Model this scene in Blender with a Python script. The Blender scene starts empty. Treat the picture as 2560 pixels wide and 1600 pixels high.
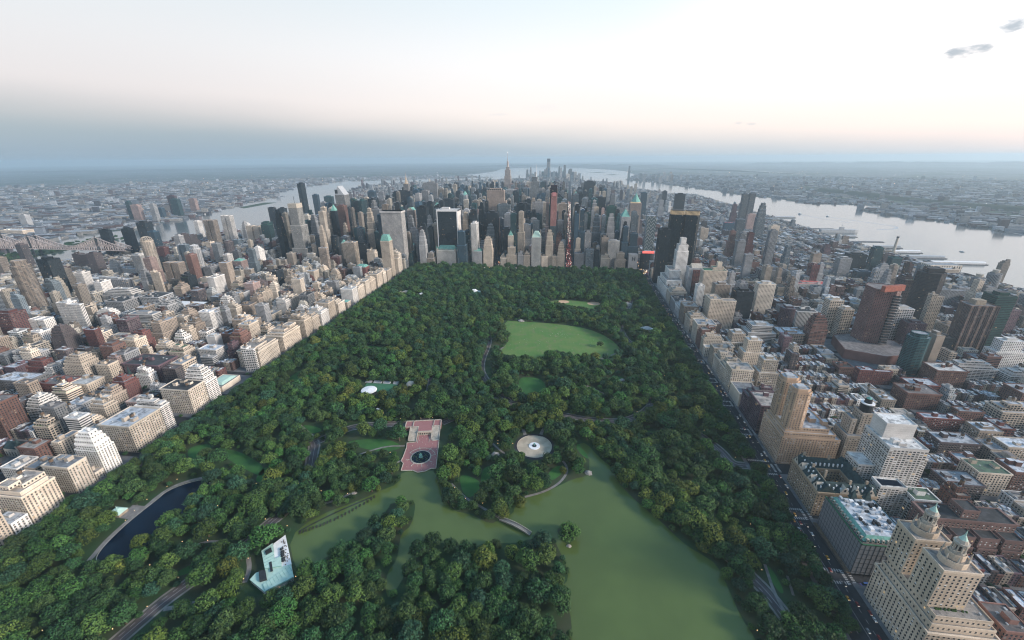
import bpy, math, random
import numpy as np
from mathutils import Vector, Matrix
R = math.radians
sc = bpy.context.scene
COL = sc.collection
# ------------------------------------------------------------------ camera
CAM = Vector((194.0, -473.4, 397.3)); YAW, PIT, ROL, FPX = -.13116088, .3698, -.0069275, 1043.94
Fw = Vector((math.sin(YAW)*math.cos(PIT), math.cos(YAW)*math.cos(PIT), -math.sin(PIT)))
Rt = Vector((math.cos(YAW), -math.sin(YAW), 0)); Up = Rt.cross(Fw)
R2 = Rt*math.cos(ROL) + Up*math.sin(ROL); U2 = R2.cross(Fw)
cd = bpy.data.cameras.new('camera'); cam = bpy.data.objects.new('camera', cd); COL.objects.link(cam)
cam.matrix_world = Matrix(((R2.x, U2.x, -Fw.x, CAM.x), (R2.y, U2.y, -Fw.y, CAM.y), (R2.z, U2.z, -Fw.z, CAM.z), (0, 0, 0, 1)))
cd.sensor_width = 36; cd.lens = FPX/2560*36; cd.clip_start = 1; cd.clip_end = 90000
sc.camera = cam
# ------------------------------------------------------------------ world
SKY_GAIN, SUN_E, HAZE = .93, 4.1, 0.000058
w = bpy.data.worlds.new('World'); sc.world = w; w.use_nodes = True
nt = w.node_tree; N = nt.nodes; Lk = nt.links; N.clear()
def nd(t, **k):
    n = N.new(t)
    for a, b in k.items():
        if a == 'op': n.operation = b
        elif isinstance(a, str) and a.startswith('i') and a[1:].isdigit():
            n.inputs[int(a[1:])].default_value = b
        else: setattr(n, a, b)
    return n
def mth(op, a, b=None, c=None, clamp=False):
    n = N.new('ShaderNodeMath'); n.operation = op; n.use_clamp = clamp
    for i, x in enumerate((a, b, c)):
        if x is None: continue
        if isinstance(x, (int, float)): n.inputs[i].default_value = x
        else: Lk.new(x, n.inputs[i])
    return n.outputs[0]
def mrange(x, a, b, c, d, smooth=True):
    n = N.new('ShaderNodeMapRange'); n.interpolation_type = 'SMOOTHSTEP' if smooth else 'LINEAR'
    Lk.new(x, n.inputs[0])
    for i, v in zip((1, 2, 3, 4), (a, b, c, d)):
        if isinstance(v, (int, float)): n.inputs[i].default_value = v
        else: Lk.new(v, n.inputs[i])
    return n.outputs[0]
def mixc(f, a, b, mode='MIX'):
    n = N.new('ShaderNodeMix'); n.data_type = 'RGBA'; n.blend_type = mode
    for i, x in ((0, f), (6, a), (7, b)):
        if isinstance(x, (int, float)): n.inputs[i].default_value = x
        elif isinstance(x, tuple): n.inputs[i].default_value = (*x, 1) if len(x) == 3 else x
        else: Lk.new(x, n.inputs[i])
    return n.outputs[2]
tc = nd('ShaderNodeTexCoord'); sp = nd('ShaderNodeSeparateXYZ'); Lk.new(tc.outputs['Generated'], sp.inputs[0])
el = mth('MULTIPLY', mth('ARCSINE', sp.outputs[2]), 57.2958)
az = mth('MULTIPLY', mth('ARCTAN2', sp.outputs[0], sp.outputs[1]), 57.2958)
mp = nd('ShaderNodeMapping'); mp.inputs['Scale'].default_value = (2.2, 2.2, 14); Lk.new(tc.outputs['Generated'], mp.inputs[0])
nz = nd('ShaderNodeTexNoise'); nz.inputs['Scale'].default_value = 1.6; nz.inputs['Detail'].default_value = 4; Lk.new(mp.outputs[0], nz.inputs[0])
wob = mth('MULTIPLY', mth('SUBTRACT', nz.outputs[0], .5), 1.3)
top = mth('ADD', mrange(az, -60, 40, 5.6, 1.2, False), wob)
# clear evening sky above the bank: blue high in the middle, white glare to the right, rosy low down
rosy = mixc(mrange(az, -55, 0, 0, 1), (.68, .62, .64), (.88, .80, .77))
rosy = mixc(mrange(az, 10, 45, 0, 1), rosy, (1.0, .84, .80))
white = mixc(mrange(az, -55, 5, 0, 1), (.71, .70, .72), (.90, .89, .90))
white = mixc(mrange(az, 0, 35, 0, 1), white, (1.25, 1.22, 1.22))
blue = mixc(mrange(az, -40, 10, 0, 1), (.66, .72, .76), (.72, .82, .88))
blue = mixc(mrange(az, 5, 40, 0, 1), blue, (1.25, 1.25, 1.28))
sky = mixc(mrange(el, 3, 12, 0, 1), rosy, white)
sky = mixc(mrange(el, 9, 18, 0, 1), sky, blue)
sky = mixc(mrange(el, 17.5, 38, 0, 1), sky, (.18, .38, .62))
# glow of the set sun, out of frame to the right
glow = mth('MULTIPLY', mrange(az, 35, 95, 0, 1), mrange(el, 45, 2, 0, 1))
sky = mixc(glow, sky, (1.9, 1.5, 1.25))
bank = mixc(mrange(az, -50, 30, 0, 1), (.27, .375, .475), (.47, .55, .62))
bank = mixc(mrange(el, .6, 5, 0, .9), bank, mixc(mrange(az, -50, 30, 0, 1), (.37, .42, .475), (.58, .58, .60)))
sky = mixc(mrange(el, mth('SUBTRACT', top, 2.8), mth('ADD', top, 2.0), 0, 1), bank, sky)
# small dark clouds: streaks and lumps at fixed bearings
def cloud(sky, a0, e0, ra, re, k, colr=(.27, .34, .42)):
    dx = mth('DIVIDE', mth('SUBTRACT', az, a0), ra); dy = mth('DIVIDE', mth('SUBTRACT', el, e0), re)
    d = mth('ADD', mth('MULTIPLY', dx, dx), mth('MULTIPLY', dy, dy))
    m = nd('ShaderNodeMapping'); m.inputs['Scale'].default_value = (28, 28, 70); m.inputs['Location'].default_value = (a0, e0, 0); Lk.new(tc.outputs['Generated'], m.inputs[0])
    n2 = nd('ShaderNodeTexNoise'); n2.inputs['Scale'].default_value = 1.3; n2.inputs['Detail'].default_value = 5; Lk.new(m.outputs[0], n2.inputs[0])
    v = mth('SUBTRACT', mth('ADD', mth('SUBTRACT', 1.0, d), mth('MULTIPLY', mth('SUBTRACT', n2.outputs[0], .5), 4.2)), .0)
    return mixc(mth('MULTIPLY', mrange(v, -.25, 1.1, 0, 1), k), sky, colr)
sky = cloud(sky, 35.8, 8.25, 1.7, .5, .8); sky = cloud(sky, 33.2, 8.75, .75, .45, .6, (.6, .64, .7)); sky = cloud(sky, 37.9, 9.7, .9, .5, .8)
sky = cloud(sky, 18.9, 3.5, .5, .18, .5, (.62, .62, .66)); sky = cloud(sky, 20.1, 3.35, .5, .15, .5, (.62, .62, .66))
sky = cloud(sky, -3.7, 5.7, 2.3, .5, .2, (.7, .72, .76)); sky = cloud(sky, -9, 5.0, 1.2, .16, .35, (.66, .66, .7))
ns = nd('ShaderNodeTexSky'); ns.sky_type = 'NISHITA'; ns.sun_disc = False; ns.sun_elevation = R(4); ns.sun_rotation = R(95)
bg = nd('ShaderNodeBackground'); bg.inputs[1].default_value = SKY_GAIN; Lk.new(sky, bg.inputs[0])
bg2 = nd('ShaderNodeBackground'); bg2.inputs[1].default_value = .02; Lk.new(ns.outputs[0], bg2.inputs[0])
ad = nd('ShaderNodeAddShader'); Lk.new(bg.outputs[0], ad.inputs[0]); Lk.new(bg2.outputs[0], ad.inputs[1])
ow = nd('ShaderNodeOutputWorld'); Lk.new(ad.outputs[0], ow.inputs[0])
sd = bpy.data.lights.new('sun', 'SUN'); sd.energy = SUN_E; sd.angle = R(11); sd.color = (1, .87, .76)
sun = bpy.data.objects.new('sun', sd); COL.objects.link(sun)
sun.rotation_euler = Vector((.90, -.20, .40)).to_track_quat('Z', 'Y').to_euler()
vs = sc.view_settings; vs.view_transform = 'Standard'; vs.look = 'None'; vs.exposure = 0.30; vs.gamma = 1
cy = sc.cycles; cy.max_bounces = 4; cy.diffuse_bounces = 2; cy.glossy_bounces = 2; cy.transparent_max_bounces = 8; cy.volume_bounces = 1
cy.use_denoising = True; cy.denoising_input_passes = 'RGB_ALBEDO_NORMAL'; cy.pixel_filter_type = 'BLACKMAN_HARRIS'; cy.filter_width = 1.15; cy.caustics_reflective = False; cy.caustics_refractive = False; cy.sample_clamp_indirect = 4

# ------------------------------------------------------------------ materials
def new_mat(name):
    global N, Lk
    m = bpy.data.materials.new(name); m.use_nodes = True; N = m.node_tree.nodes; Lk = m.node_tree.links
    b = N['Principled BSDF']
    return m, b
def setb(b, **k):
    for a, v in k.items():
        i = b.inputs[{'col': 'Base Color', 'rough': 'Roughness', 'met': 'Metallic', 'em': 'Emission Color', 'es': 'Emission Strength', 'spec': 'Specular IOR Level', 'nor': 'Normal'}[a]]
        if isinstance(v, (int, float)): i.default_value = v
        elif isinstance(v, tuple): i.default_value = (*v, 1) if len(v) == 3 else v
        else: Lk.new(v, i)
def noise(scale, detail=3, vec=None, rough=.55):
    n = N.new('ShaderNodeTexNoise'); n.inputs['Scale'].default_value = scale; n.inputs['Detail'].default_value = detail; n.inputs['Roughness'].default_value = rough
    if vec is None:
        t = N.new('ShaderNodeNewGeometry'); vec = t.outputs['Position']
    Lk.new(vec, n.inputs[0]); return n.outputs[0]
def plain(name, col, var=.25, scale=.2, rough=.85, spec=.2, met=0.0, col2=None):
    m, b = new_mat(name)
    f = mrange(noise(scale, 4), .35, .65, 0, 1)
    c2 = col2 or tuple(c*(1-var) for c in col); c1 = tuple(c*(1+var*.6) for c in col) if col2 is None else col
    setb(b, col=mixc(f, c1, c2), rough=rough, spec=spec, met=met); return m
def emit(name, col, s):
    m, b = new_mat(name); setb(b, col=(.02, .02, .02), em=col, es=s)
    try: m.cycles.emission_sampling = 'NONE'
    except Exception: pass
    return m
def attr(name):
    a = N.new('ShaderNodeAttribute'); a.attribute_name = name; return a
def facade_mat():
    m, b = new_mat('facade')
    fc = attr('fcol'); fp = attr('fpar'); ps = N.new('ShaderNodeSeparateColor'); Lk.new(fp.outputs['Color'], ps.inputs[0])
    uv = N.new('ShaderNodeUVMap'); uv.uv_map = 'UVMap'; us = N.new('ShaderNodeSeparateXYZ'); Lk.new(uv.outputs[0], us.inputs[0])
    u = mth('DIVIDE', us.outputs[0], ps.outputs[0]); v = mth('DIVIDE', us.outputs[1], ps.outputs[1])
    fu = mth('ABSOLUTE', mth('SUBTRACT', mth('FRACT', u), .5)); fv = mth('ABSOLUTE', mth('SUBTRACT', mth('FRACT', v), .5))
    mu = mth('LESS_THAN', fu, mth('MULTIPLY', ps.outputs[2], .5)); mv = mth('LESS_THAN', fv, mth('MULTIPLY', fp.outputs['Alpha'], .5))
    mask = mth('MULTIPLY', mu, mv)
    cell = N.new('ShaderNodeCombineXYZ'); Lk.new(mth('FLOOR', u), cell.inputs[0]); Lk.new(mth('FLOOR', v), cell.inputs[1])
    Lk.new(fc.outputs['Alpha'], cell.inputs[2])
    wn = N.new('ShaderNodeTexWhiteNoise'); Lk.new(cell.outputs[0], wn.inputs[0])
    r = wn.outputs['Value']; wc = N.new('ShaderNodeSeparateColor'); Lk.new(wn.outputs['Color'], wc.inputs[0])
    blind = mth('MULTIPLY', mth('GREATER_THAN', wc.outputs[1], .8), wc.outputs[0])
    fs = N.new('ShaderNodeSeparateColor'); Lk.new(fc.outputs['Color'], fs.inputs[0]); blind = mth('MULTIPLY', blind, mrange(fs.outputs[0], .03, .15, .0, 1.0))
    glass = mixc(mth('MULTIPLY', blind, .55), mixc(r, (.006, .011, .016), (.030, .045, .058)), (.32, .32, .31))
    dirt = mrange(noise(.035, 5), .3, .7, .80, 1.14); fine = mrange(noise(.9, 2), .3, .7, .90, 1.1)
    dm = mth('MULTIPLY', dirt, fine); cmb = N.new('ShaderNodeCombineXYZ')
    for i in range(3): Lk.new(dm, cmb.inputs[i])
    wall = mixc(1.0, fc.outputs['Color'], cmb.outputs[0], 'MULTIPLY'); wall = mixc(mth('MULTIPLY', mth('GREATER_THAN', fv, .45), .22), wall, (.03, .03, .03))
    setb(b, col=mixc(mask, wall, glass), rough=mth('SUBTRACT', .85, mth('MULTIPLY', mask, .62)), spec=mth('ADD', .15, mth('MULTIPLY', mask, .22)))
    lit = mth('MULTIPLY', mth('GREATER_THAN', wc.outputs[2], .990), mask)
    setb(b, em=mixc(wc.outputs[0], (1, .62, .30), (1, .85, .65)), es=mth('MULTIPLY', lit, .3))
    bp = N.new('ShaderNodeBump'); bp.inputs['Strength'].default_value = .6; bp.inputs['Distance'].default_value = .25
    Lk.new(mth('SUBTRACT', 1.0, mask), bp.inputs['Height']); setb(b, nor=bp.outputs[0])
    m.cycles.emission_sampling = 'NONE'; return m
def roof_mat():
    m, b = new_mat('roofing'); fc = attr('fcol')
    k = mth('MULTIPLY', mrange(noise(.12, 4), .3, .7, .72, 1.2), mrange(noise(1.3, 2), .3, .7, .85, 1.12))
    cmb = N.new('ShaderNodeCombineXYZ')
    for i in range(3): Lk.new(k, cmb.inputs[i])
    vo = N.new('ShaderNodeTexVoronoi'); vo.inputs['Scale'].default_value = .28; g = N.new('ShaderNodeNewGeometry'); Lk.new(g.outputs['Position'], vo.inputs[0])
    sv = N.new('ShaderNodeSeparateColor'); Lk.new(vo.outputs['Color'], sv.inputs[0])
    c = mixc(1.0, fc.outputs['Color'], cmb.outputs[0], 'MULTIPLY')
    setb(b, col=mixc(mth('MULTIPLY', mth('GREATER_THAN', sv.outputs[0], .80), .5), c, (.07, .075, .085)), rough=.8, spec=.2); return m
def leaf_mat(name, c1, c2):
    m, b = new_mat(name); oi = N.new('ShaderNodeObjectInfo')
    t = N.new('ShaderNodeTexCoord'); f = mrange(noise(.5, 3, t.outputs['Object']), .32, .68, 0, 1)
    c = mixc(f, c1, c2)
    hs = N.new('ShaderNodeHueSaturation'); Lk.new(c, hs.inputs['Color'])
    Lk.new(mrange(oi.outputs['Random'], 0, 1, .455, .53, False), hs.inputs['Hue'])
    wn = N.new('ShaderNodeTexWhiteNoise'); wn.noise_dimensions = '1D'; Lk.new(oi.outputs['Random'], wn.inputs['W'])
    Lk.new(mrange(wn.outputs['Value'], 0, 1, .55, 1.55, False), hs.inputs['Value'])
    setb(b, col=hs.outputs[0], rough=.65, spec=.25); return m
def water_mat(name, col, rough, bump, scale, spec=.5, col2=None):
    m, b = new_mat(name); f = mrange(noise(.012, 3), .35, .65, 0, 1)
    setb(b, col=mixc(f, col, col2 or tuple(x*.85 for x in col)), rough=rough, spec=spec)
    bp = N.new('ShaderNodeBump'); bp.inputs['Strength'].default_value = bump; bp.inputs['Distance'].default_value = .3
    Lk.new(noise(scale, 3), bp.inputs['Height']); setb(b, nor=bp.outputs[0]); return m
M = {}
M['facade'] = facade_mat(); M['roof'] = roof_mat()
M['leaf0'] = leaf_mat('leaves_deep', (.019, .060, .023), (.046, .114, .034))
M['leaf1'] = leaf_mat('leaves_mid', (.031, .086, .025), (.070, .156, .036))
M['leaf2'] = leaf_mat('leaves_olive', (.050, .092, .020), (.108, .162, .032))
M['leaf3'] = leaf_mat('leaves_bluish', (.015, .056, .034), (.036, .098, .050))
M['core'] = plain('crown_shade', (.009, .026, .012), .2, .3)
M['bark'] = plain('bark', (.09, .07, .055), .3, 1.5)
M['soil'] = plain('park_ground', (.026, .062, .026), .3, .03, col2=(.045, .058, .032))
M['lawn'] = plain('lawn_grass', (.042, .135, .034), .2, .05, col2=(.034, .105, .032))
M['asph'] = plain('asphalt', (.034, .037, .043), .2, .1)
M['drive'] = plain('park_drive_surface', (.095, .085, .09), .2, .08)
M['path'] = plain('path_surface', (.20, .195, .19), .2, .15)
M['stone'] = plain('pale_stone', (.42, .39, .34), .2, .3)
M['gravel'] = plain('gravel', (.42, .365, .285), .15, .1)
M['side'] = plain('pavement_slabs', (.14, .145, .155), .2, .12)
M['dirt'] = plain('infield_dirt', (.55, .37, .25), .12, .1)
M['rock'] = plain('schist', (.33, .31, .29), .3, .4)
M['white'] = plain('white_paint', (.72, .74, .76), .08, .3)
M['mark'] = plain('road_paint', (.42, .42, .42), .2, .8)
M['green'] = plain('copper_roof', (.40, .58, .52), .07, .3)
M['copper2'] = plain('old_copper', (.16, .36, .32), .25, .3)
M['slate'] = plain('dark_slate', (.030, .055, .060), .3, .3)
M['dark'] = plain('dark_metal', (.03, .035, .04), .2, .5, rough=.4)
M['wood'] = plain('tank_wood', (.13, .095, .07), .3, .6)
M['unit'] = plain('roof_plant_metal', (.38, .41, .44), .2, .3, rough=.5)
M['tan'] = plain('penthouse_brick', (.30, .26, .21), .2, .3)
M['steel'] = plain('bridge_steel', (.44, .39, .38), .2, .1)
M['glass'] = plain('window_glass', (.022, .03, .038), .4, .35, rough=.12, spec=.6)
M['turf'] = plain('artificial_turf', (.05, .16, .09), .1, .2)
M['red'] = plain('red_roofing', (.27, .10, .075), .2, .3)
M['netting'] = plain('scaffold_netting', (.17, .185, .205), .15, 2.0)
M['lakew'] = water_mat('lake_water', (.088, .130, .040), .08, .14, .8, .32)
M['pond'] = water_mat('pond_water', (.002, .010, .026), .05, .06, 1.0, .10)
M['sea'] = water_mat('river_water', (.08, .10, .11), .12, .22, .05, .8)
M['lamp'] = emit('lamp_glow', (1, .62, .28), 4.5)
M['lampw'] = emit('white_glow', (1, .93, .82), 3.2)
M['tail'] = emit('tail_light', (1, .16, .13), 1.1)
M['pink'] = emit('pink_glow', (1, .40, .42), .3)
M['litwin'] = emit('lit_window', (1, .70, .38), .45)
M['screenw'] = emit('white_screen', (.85, .92, 1), 2.2)
M['screenc'] = emit('cyan_screen', (.05, .5, .75), 1.4)
M['gold'] = emit('crown_light', (1, .76, .46), .40)
def brick_terrace():
    m, b = new_mat('terrace_brick'); g = N.new('ShaderNodeNewGeometry')
    br = N.new('ShaderNodeTexBrick'); br.inputs['Scale'].default_value = .35; Lk.new(g.outputs['Position'], br.inputs[0])
    br.inputs['Color1'].default_value = (.30, .10, .11, 1); br.inputs['Color2'].default_value = (.24, .085, .09, 1); br.inputs['Mortar'].default_value = (.32, .20, .19, 1); br.inputs['Mortar Size'].default_value = .03
    setb(b, col=mixc(mth('MULTIPLY', noise(.4, 3), .3), br.outputs[0], (.34, .18, .17)), rough=.85); return m
M['brickt'] = brick_terrace()
def meadow_mat():
    m, b = new_mat('meadow_grass'); g = N.new('ShaderNodeNewGeometry'); s = N.new('ShaderNodeSeparateXYZ'); Lk.new(g.outputs['Position'], s.inputs[0])
    st = mth('GREATER_THAN', mth('SINE', mth('MULTIPLY', mth('ADD', s.outputs[0], mth('MULTIPLY', s.outputs[1], .12)), .75)), 0)
    c = mixc(mth('MULTIPLY', st, .30), (.080, .175, .046), (.096, .195, .056))
    setb(b, col=mixc(mrange(noise(.07, 6), .52, .70, 0, .75), mixc(mrange(noise(.025, 4), .40, .62, 0, .75), c, (.125, .190, .060)), (.15, .165, .085)), rough=.8, spec=.2); return m
M['meadow'] = meadow_mat()
def land_mat():
    # outer boroughs: blocks of roofs, streets and tree cover
    m, b = new_mat('urban_land'); g = N.new('ShaderNodeNewGeometry')
    v = N.new('ShaderNodeTexVoronoi'); v.inputs['Scale'].default_value = .022; Lk.new(g.outputs['Position'], v.inputs[0])
    s = N.new('ShaderNodeSeparateColor'); Lk.new(v.outputs['Color'], s.inputs[0])
    c = mixc(s.outputs[0], (.045, .055, .065), (.15, .165, .18))
    c = mixc(mth('GREATER_THAN', s.outputs[1], .95), c, (.45, .47, .5))
    c = mixc(mrange(noise(.0011, 5, rough=.65), .47, .60, 0, 1), c, (.028, .055, .034))
    c = mixc(mrange(noise(.02, 4), .45, .6, 0, .6), c, (.05, .07, .055))
    setb(b, col=c, rough=.9, spec=.1); return m
M['land'] = land_mat()

# ------------------------------------------------------------------ mesh builder
class MB:
    def __init__(s): s.v = []; s.n = []; s.uv = []; s.c = []; s.p = []; s.mi = []
    def face(s, pts, uvs=None, col=(.5, .5, .5, 0), par=(3, 3, 0, 0), mi=0):
        s.v.extend(pts); s.n.append(len(pts)); s.uv.extend(uvs or [(p[0], p[1]) for p in pts]); s.c.append(col); s.p.append(par); s.mi.append(mi)
    def box(s, x0, x1, y0, y1, z0, z1, mi=0, col=(.5, .5, .5, 0), bottom=False, a=0.0, c=None):
        pts = [(x0, y0), (x1, y0), (x1, y1), (x0, y1)]
        if a:
            cx, cy_ = c or ((x0+x1)/2, (y0+y1)/2); ca, sa = math.cos(a), math.sin(a)
            pts = [(cx+(x-cx)*ca-(y-cy_)*sa, cy_+(x-cx)*sa+(y-cy_)*ca) for x, y in pts]
        s.prism(pts, z0, z1, mi, col, bottom=bottom)
    def prism(s, pts, z0, z1, mi=0, col=(.5, .5, .5, 0), par=(3, 3, 0, 0), top=True, bottom=False, mit=None, tcol=None):
        d = 0.0; n = len(pts)
        for i in range(n):
            a, b = pts[i], pts[(i+1) % n]; l = math.hypot(b[0]-a[0], b[1]-a[1])
            s.face([(a[0], a[1], z0), (b[0], b[1], z0), (b[0], b[1], z1), (a[0], a[1], z1)], [(d, z0), (d+l, z0), (d+l, z1), (d, z1)], col, par, mi); d += l
        if top: s.face([(x, y, z1) for x, y in pts], None, tcol or col, (3, 3, 0, 0), mi if mit is None else mit)
        if bottom: s.face([(x, y, z0) for x, y in reversed(pts)], None, col, (3, 3, 0, 0), mi)
    def frust(s, p0, p1, z0, z1, mi=0, col=(.5, .5, .5, 0), cap=True):
        n = len(p0)
        for i in range(n):
            j = (i+1) % n
            s.face([(*p0[i], z0), (*p0[j], z0), (*p1[j], z1), (*p1[i], z1)], [(0, 0), (1, 0), (1, 1), (0, 1)], col, (3, 3, 0, 0), mi)
        if cap: s.face([(*p, z1) for p in p1], None, col, (3, 3, 0, 0), mi)
    def cyl(s, x, y, r0, r1, z0, z1, n=10, mi=0, col=(.5, .5, .5, 0), cap=True):
        c = [(math.cos(2*math.pi*i/n), math.sin(2*math.pi*i/n)) for i in range(n)]
        s.frust([(x+r0*a, y+r0*b) for a, b in c], [(x+max(r1, .01)*a, y+max(r1, .01)*b) for a, b in c], z0, z1, mi, col, cap)
    def bar(s, a, b, w, mi=0, col=(.5, .5, .5, 0)):
        a = Vector(a); b = Vector(b); d = (b-a).normalized(); u = d.cross(Vector((0, 0, 1)))
        u = (u.normalized() if u.length > .01 else Vector((1, 0, 0)))*w/2; v = d.cross(u).normalized()*w/2
        q = [a+u+v, a-u+v, a-u-v, a+u-v]; t = [p+(b-a) for p in q]
        for i in range(4):
            j = (i+1) % 4; s.face([tuple(q[i]), tuple(q[j]), tuple(t[j]), tuple(t[i])], [(0, 0)]*4, col, (3, 3, 0, 0), mi)
        s.face([tuple(p) for p in t], [(0, 0)]*4, col, (3, 3, 0, 0), mi); s.face([tuple(p) for p in reversed(q)], [(0, 0)]*4, col, (3, 3, 0, 0), mi)
    def mesh(s, name, mats, off=(0, 0, 0)):
        me = bpy.data.meshes.new(name); nv = len(s.v); nf = len(s.n)
        v = np.array(s.v, dtype=np.float32) - np.array(off, dtype=np.float32)
        n = np.array(s.n, dtype=np.int32); st = np.concatenate([[0], np.cumsum(n)[:-1]]).astype(np.int32)
        me.vertices.add(nv); me.vertices.foreach_set('co', v.ravel()); me.loops.add(nv); me.loops.foreach_set('vertex_index', np.arange(nv, dtype=np.int32))
        me.polygons.add(nf); me.polygons.foreach_set('loop_start', st)
        me.polygons.foreach_set('material_index', np.array(s.mi, dtype=np.int32))
        uv = me.uv_layers.new(name='UVMap'); uv.data.foreach_set('uv', np.array(s.uv, dtype=np.float32).ravel())
        for nm, d in (('fcol', s.c), ('fpar', s.p)):
            a = me.attributes.new(nm, 'FLOAT_COLOR', 'CORNER')
            a.data.foreach_set('color', np.repeat(np.array(d, dtype=np.float32), n, axis=0).ravel())
        for m in mats: me.materials.append(M[m])
        me.update(calc_edges=True); me.validate(); return me
    def obj(s, name, mats, parent=None, origin=None):
        off = parent.location if parent is not None and origin is None else (origin or (0, 0, 0))
        if parent is not None and origin is None and parent.parent is not None: off = (parent.parent.location + parent.location)
        o = bpy.data.objects.new(name, s.mesh(name, mats, tuple(off))); COL.objects.link(o)
        if parent is not None: o.parent = parent
        elif origin: o.location = origin
        return o
def tag(o, label=None, cat=None, group=None, kind=None):
    for k, v in (('label', label), ('category', cat), ('group', group), ('kind', kind)):
        if v: o[k] = v
    return o
def empty(name, loc, **k):
    o = bpy.data.objects.new(name, None); o.location = loc; o.empty_display_size = 1; COL.objects.link(o); return tag(o, **k)
def struct(name, mb, mats): o = mb.obj(name, mats); o['kind'] = 'structure'; return o
def rect(x0, x1, y0, y1): return [(x0, y0), (x1, y0), (x1, y1), (x0, y1)]
def ccw(p):
    a = sum(p[i][0]*p[(i+1) % len(p)][1]-p[(i+1) % len(p)][0]*p[i][1] for i in range(len(p)))
    return p if a > 0 else p[::-1]
def shrink(p, t):
    cx = sum(a for a, b in p)/len(p); cy_ = sum(b for a, b in p)/len(p)
    return [(a+(cx-a)*t, b+(cy_-b)*t) for a, b in p]
def project(x, y, z):
    d = Vector((x, y, z))-CAM; q = d.dot(Fw)
    return (1280+FPX*d.dot(R2)/q, 800-FPX*d.dot(U2)/q, q) if q > 1 else (-9e9, -9e9, q)
def in_view(x, y, z=0, m=60):
    u, v, q = project(x, y, z); return q > 1 and -m < u < 2560+m and -m < v < 1600+m
# ------------------------------------------------------------------ land, water, streets
rng = random.Random(7)
LAKE = [(-17,-39),(29,-32),(36,-50),(53,-78),(69,-98),(96,-102),(120,-113),(129,-104),(144,-94),(144,-84),(154,-68),(178,-56),(198,-41),(215,-27),(234,-19),(237,-10),(239,20),(223,47),(235,52),(252,21),(269,1),(272,-23),(288,-50),(303,-69),(317,-85),(326,-99),(338,-115),(354,-126),(363,-134),(366,-157),(368,-189),(374,-206),(378,-260),(380,-330),(215,-330),(212,-239),(213,-208),(207,-196),(200,-184),(211,-168),(205,-149),(193,-123),(166,-127),(156,-134),(118,-138),(105,-147),(90,-152),(82,-144),(58,-144),(50,-150),(46,-169),(45,-180),(41,-200),(41,-208),(34,-211),(24,-187),(29,-171),(25,-155),(21,-138),(29,-125),(23,-95),(18,-91),(-9,-95),(-8,-106),(-15,-127),(-24,-158),(-41,-170),(-52,-182),(-65,-194),(-74,-192),(-103,-159),(-91,-128),(-45,-93),(-32,-79),(-11,-63)]
ISLET = [(195,-110),(205,-107),(219,-112),(214,-123),(210,-131),(202,-123)]
CWATER = [(-271,-86),(-292,-97),(-304,-113),(-303,-124),(-305,-158),(-302,-187),(-296,-205),(-287,-213),(-262,-219),(-253,-200),(-246,-167),(-240,-149),(-244,-120),(-258,-92)]
CWPATH = [(-268,-80),(-294,-92),(-308,-111),(-307,-145),(-308,-160),(-306,-186),(-298,-212)]
EDRIVE = [(-274,64),(-234,45),(-200,21),(-169,4),(-157,-24),(-144,-49),(-134,-84),(-129,-105),(-132,-124),(-138,-144),(-149,-181),(-166,-213),(-172,-227),(-179,-243),(-183,-261),(-187,-277),(-190,-297),(-200,-330)]
TD1 = [(-407,18),(-364,29),(-302,37),(-260,50),(-234,45)]
TD2 = [(-169,4),(-147,33),(-122,53),(-47,67),(6,74)]
TD3 = [(6,74),(38,108),(65,158),(106,146),(144,136),(204,119),(253,110),(297,114),(330,138),(350,168),(362,166),(383,127),(397,110),(428,61),(434,28),(455,28)]
CDR = [(-60,650),(-27,585),(2,477),(26,406),(25,277),(52,214),(87,175),(106,146)]
WD1 = [(422,1070),(401,873),(392,737),(356,624),(334,552),(337,457),(353,418),(364,288),(351,192),(350,168)]
WD2 = [(253,110),(270,62),(295,2),(325,-39),(353,-77),(363,-92),(376,-118),(393,-144),(402,-160),(410,-185),(418,-225),(425,-330)]
MALL = [(-22,75),(-51,205),(-82,334),(-108,453)]
SHEEP = [(34,537),(98,535),(188,527),(255,506),(304,453),(326,385),(309,358),(273,335),(241,338),(192,344),(161,328),(137,311),(66,330),(53,347),(63,373),(71,421)]
BALL = [(138,687),(171,723),(219,723),(253,720),(302,700),(304,663),(269,622),(235,637),(153,668)]
LAWNS = [[(113,243),(159,239),(170,193),(159,172),(134,173),(117,195)],[(224,52),(251,25),(236,12),(219,37)],[(-335,186),(-326,226),(-310,170),(-316,161)],[(-216,46),(-171,36),(-186,22),(-204,29)],
 [(-127,12),(-69,27),(-30,10),(-55,-6),(-103,1)],[(-352,-31),(-325,-16),(-303,-40),(-326,-55)],[(-296,-37),(-284,-23),(-211,-52),(-197,-73),(-219,-68)],[(-211,-54),(-204,-84),(-185,-82),(-196,-58)],[(61,-32),(100,-47),(89,-78),(75,-69)],
 [(189,-6),(204,-1),(204,-14),(187,-36),(180,-27)],[(92,-18),(110,-15),(104,-47),(94,-50)],[(-255,348),(-207,341),(-197,318),(-240,319)],[(283,258),(315,267),(312,244),(287,245)],[(323,95),(355,87),(337,74)],[(-194,-213),(-180,-198),(-174,-208),(-187,-217)],
 [(410,-128),(413,-160),(420,-158),(418,-130)]]
STAGE = [(-178,185),(-104,185),(-104,142),(-130,128),(-165,130)]
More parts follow.
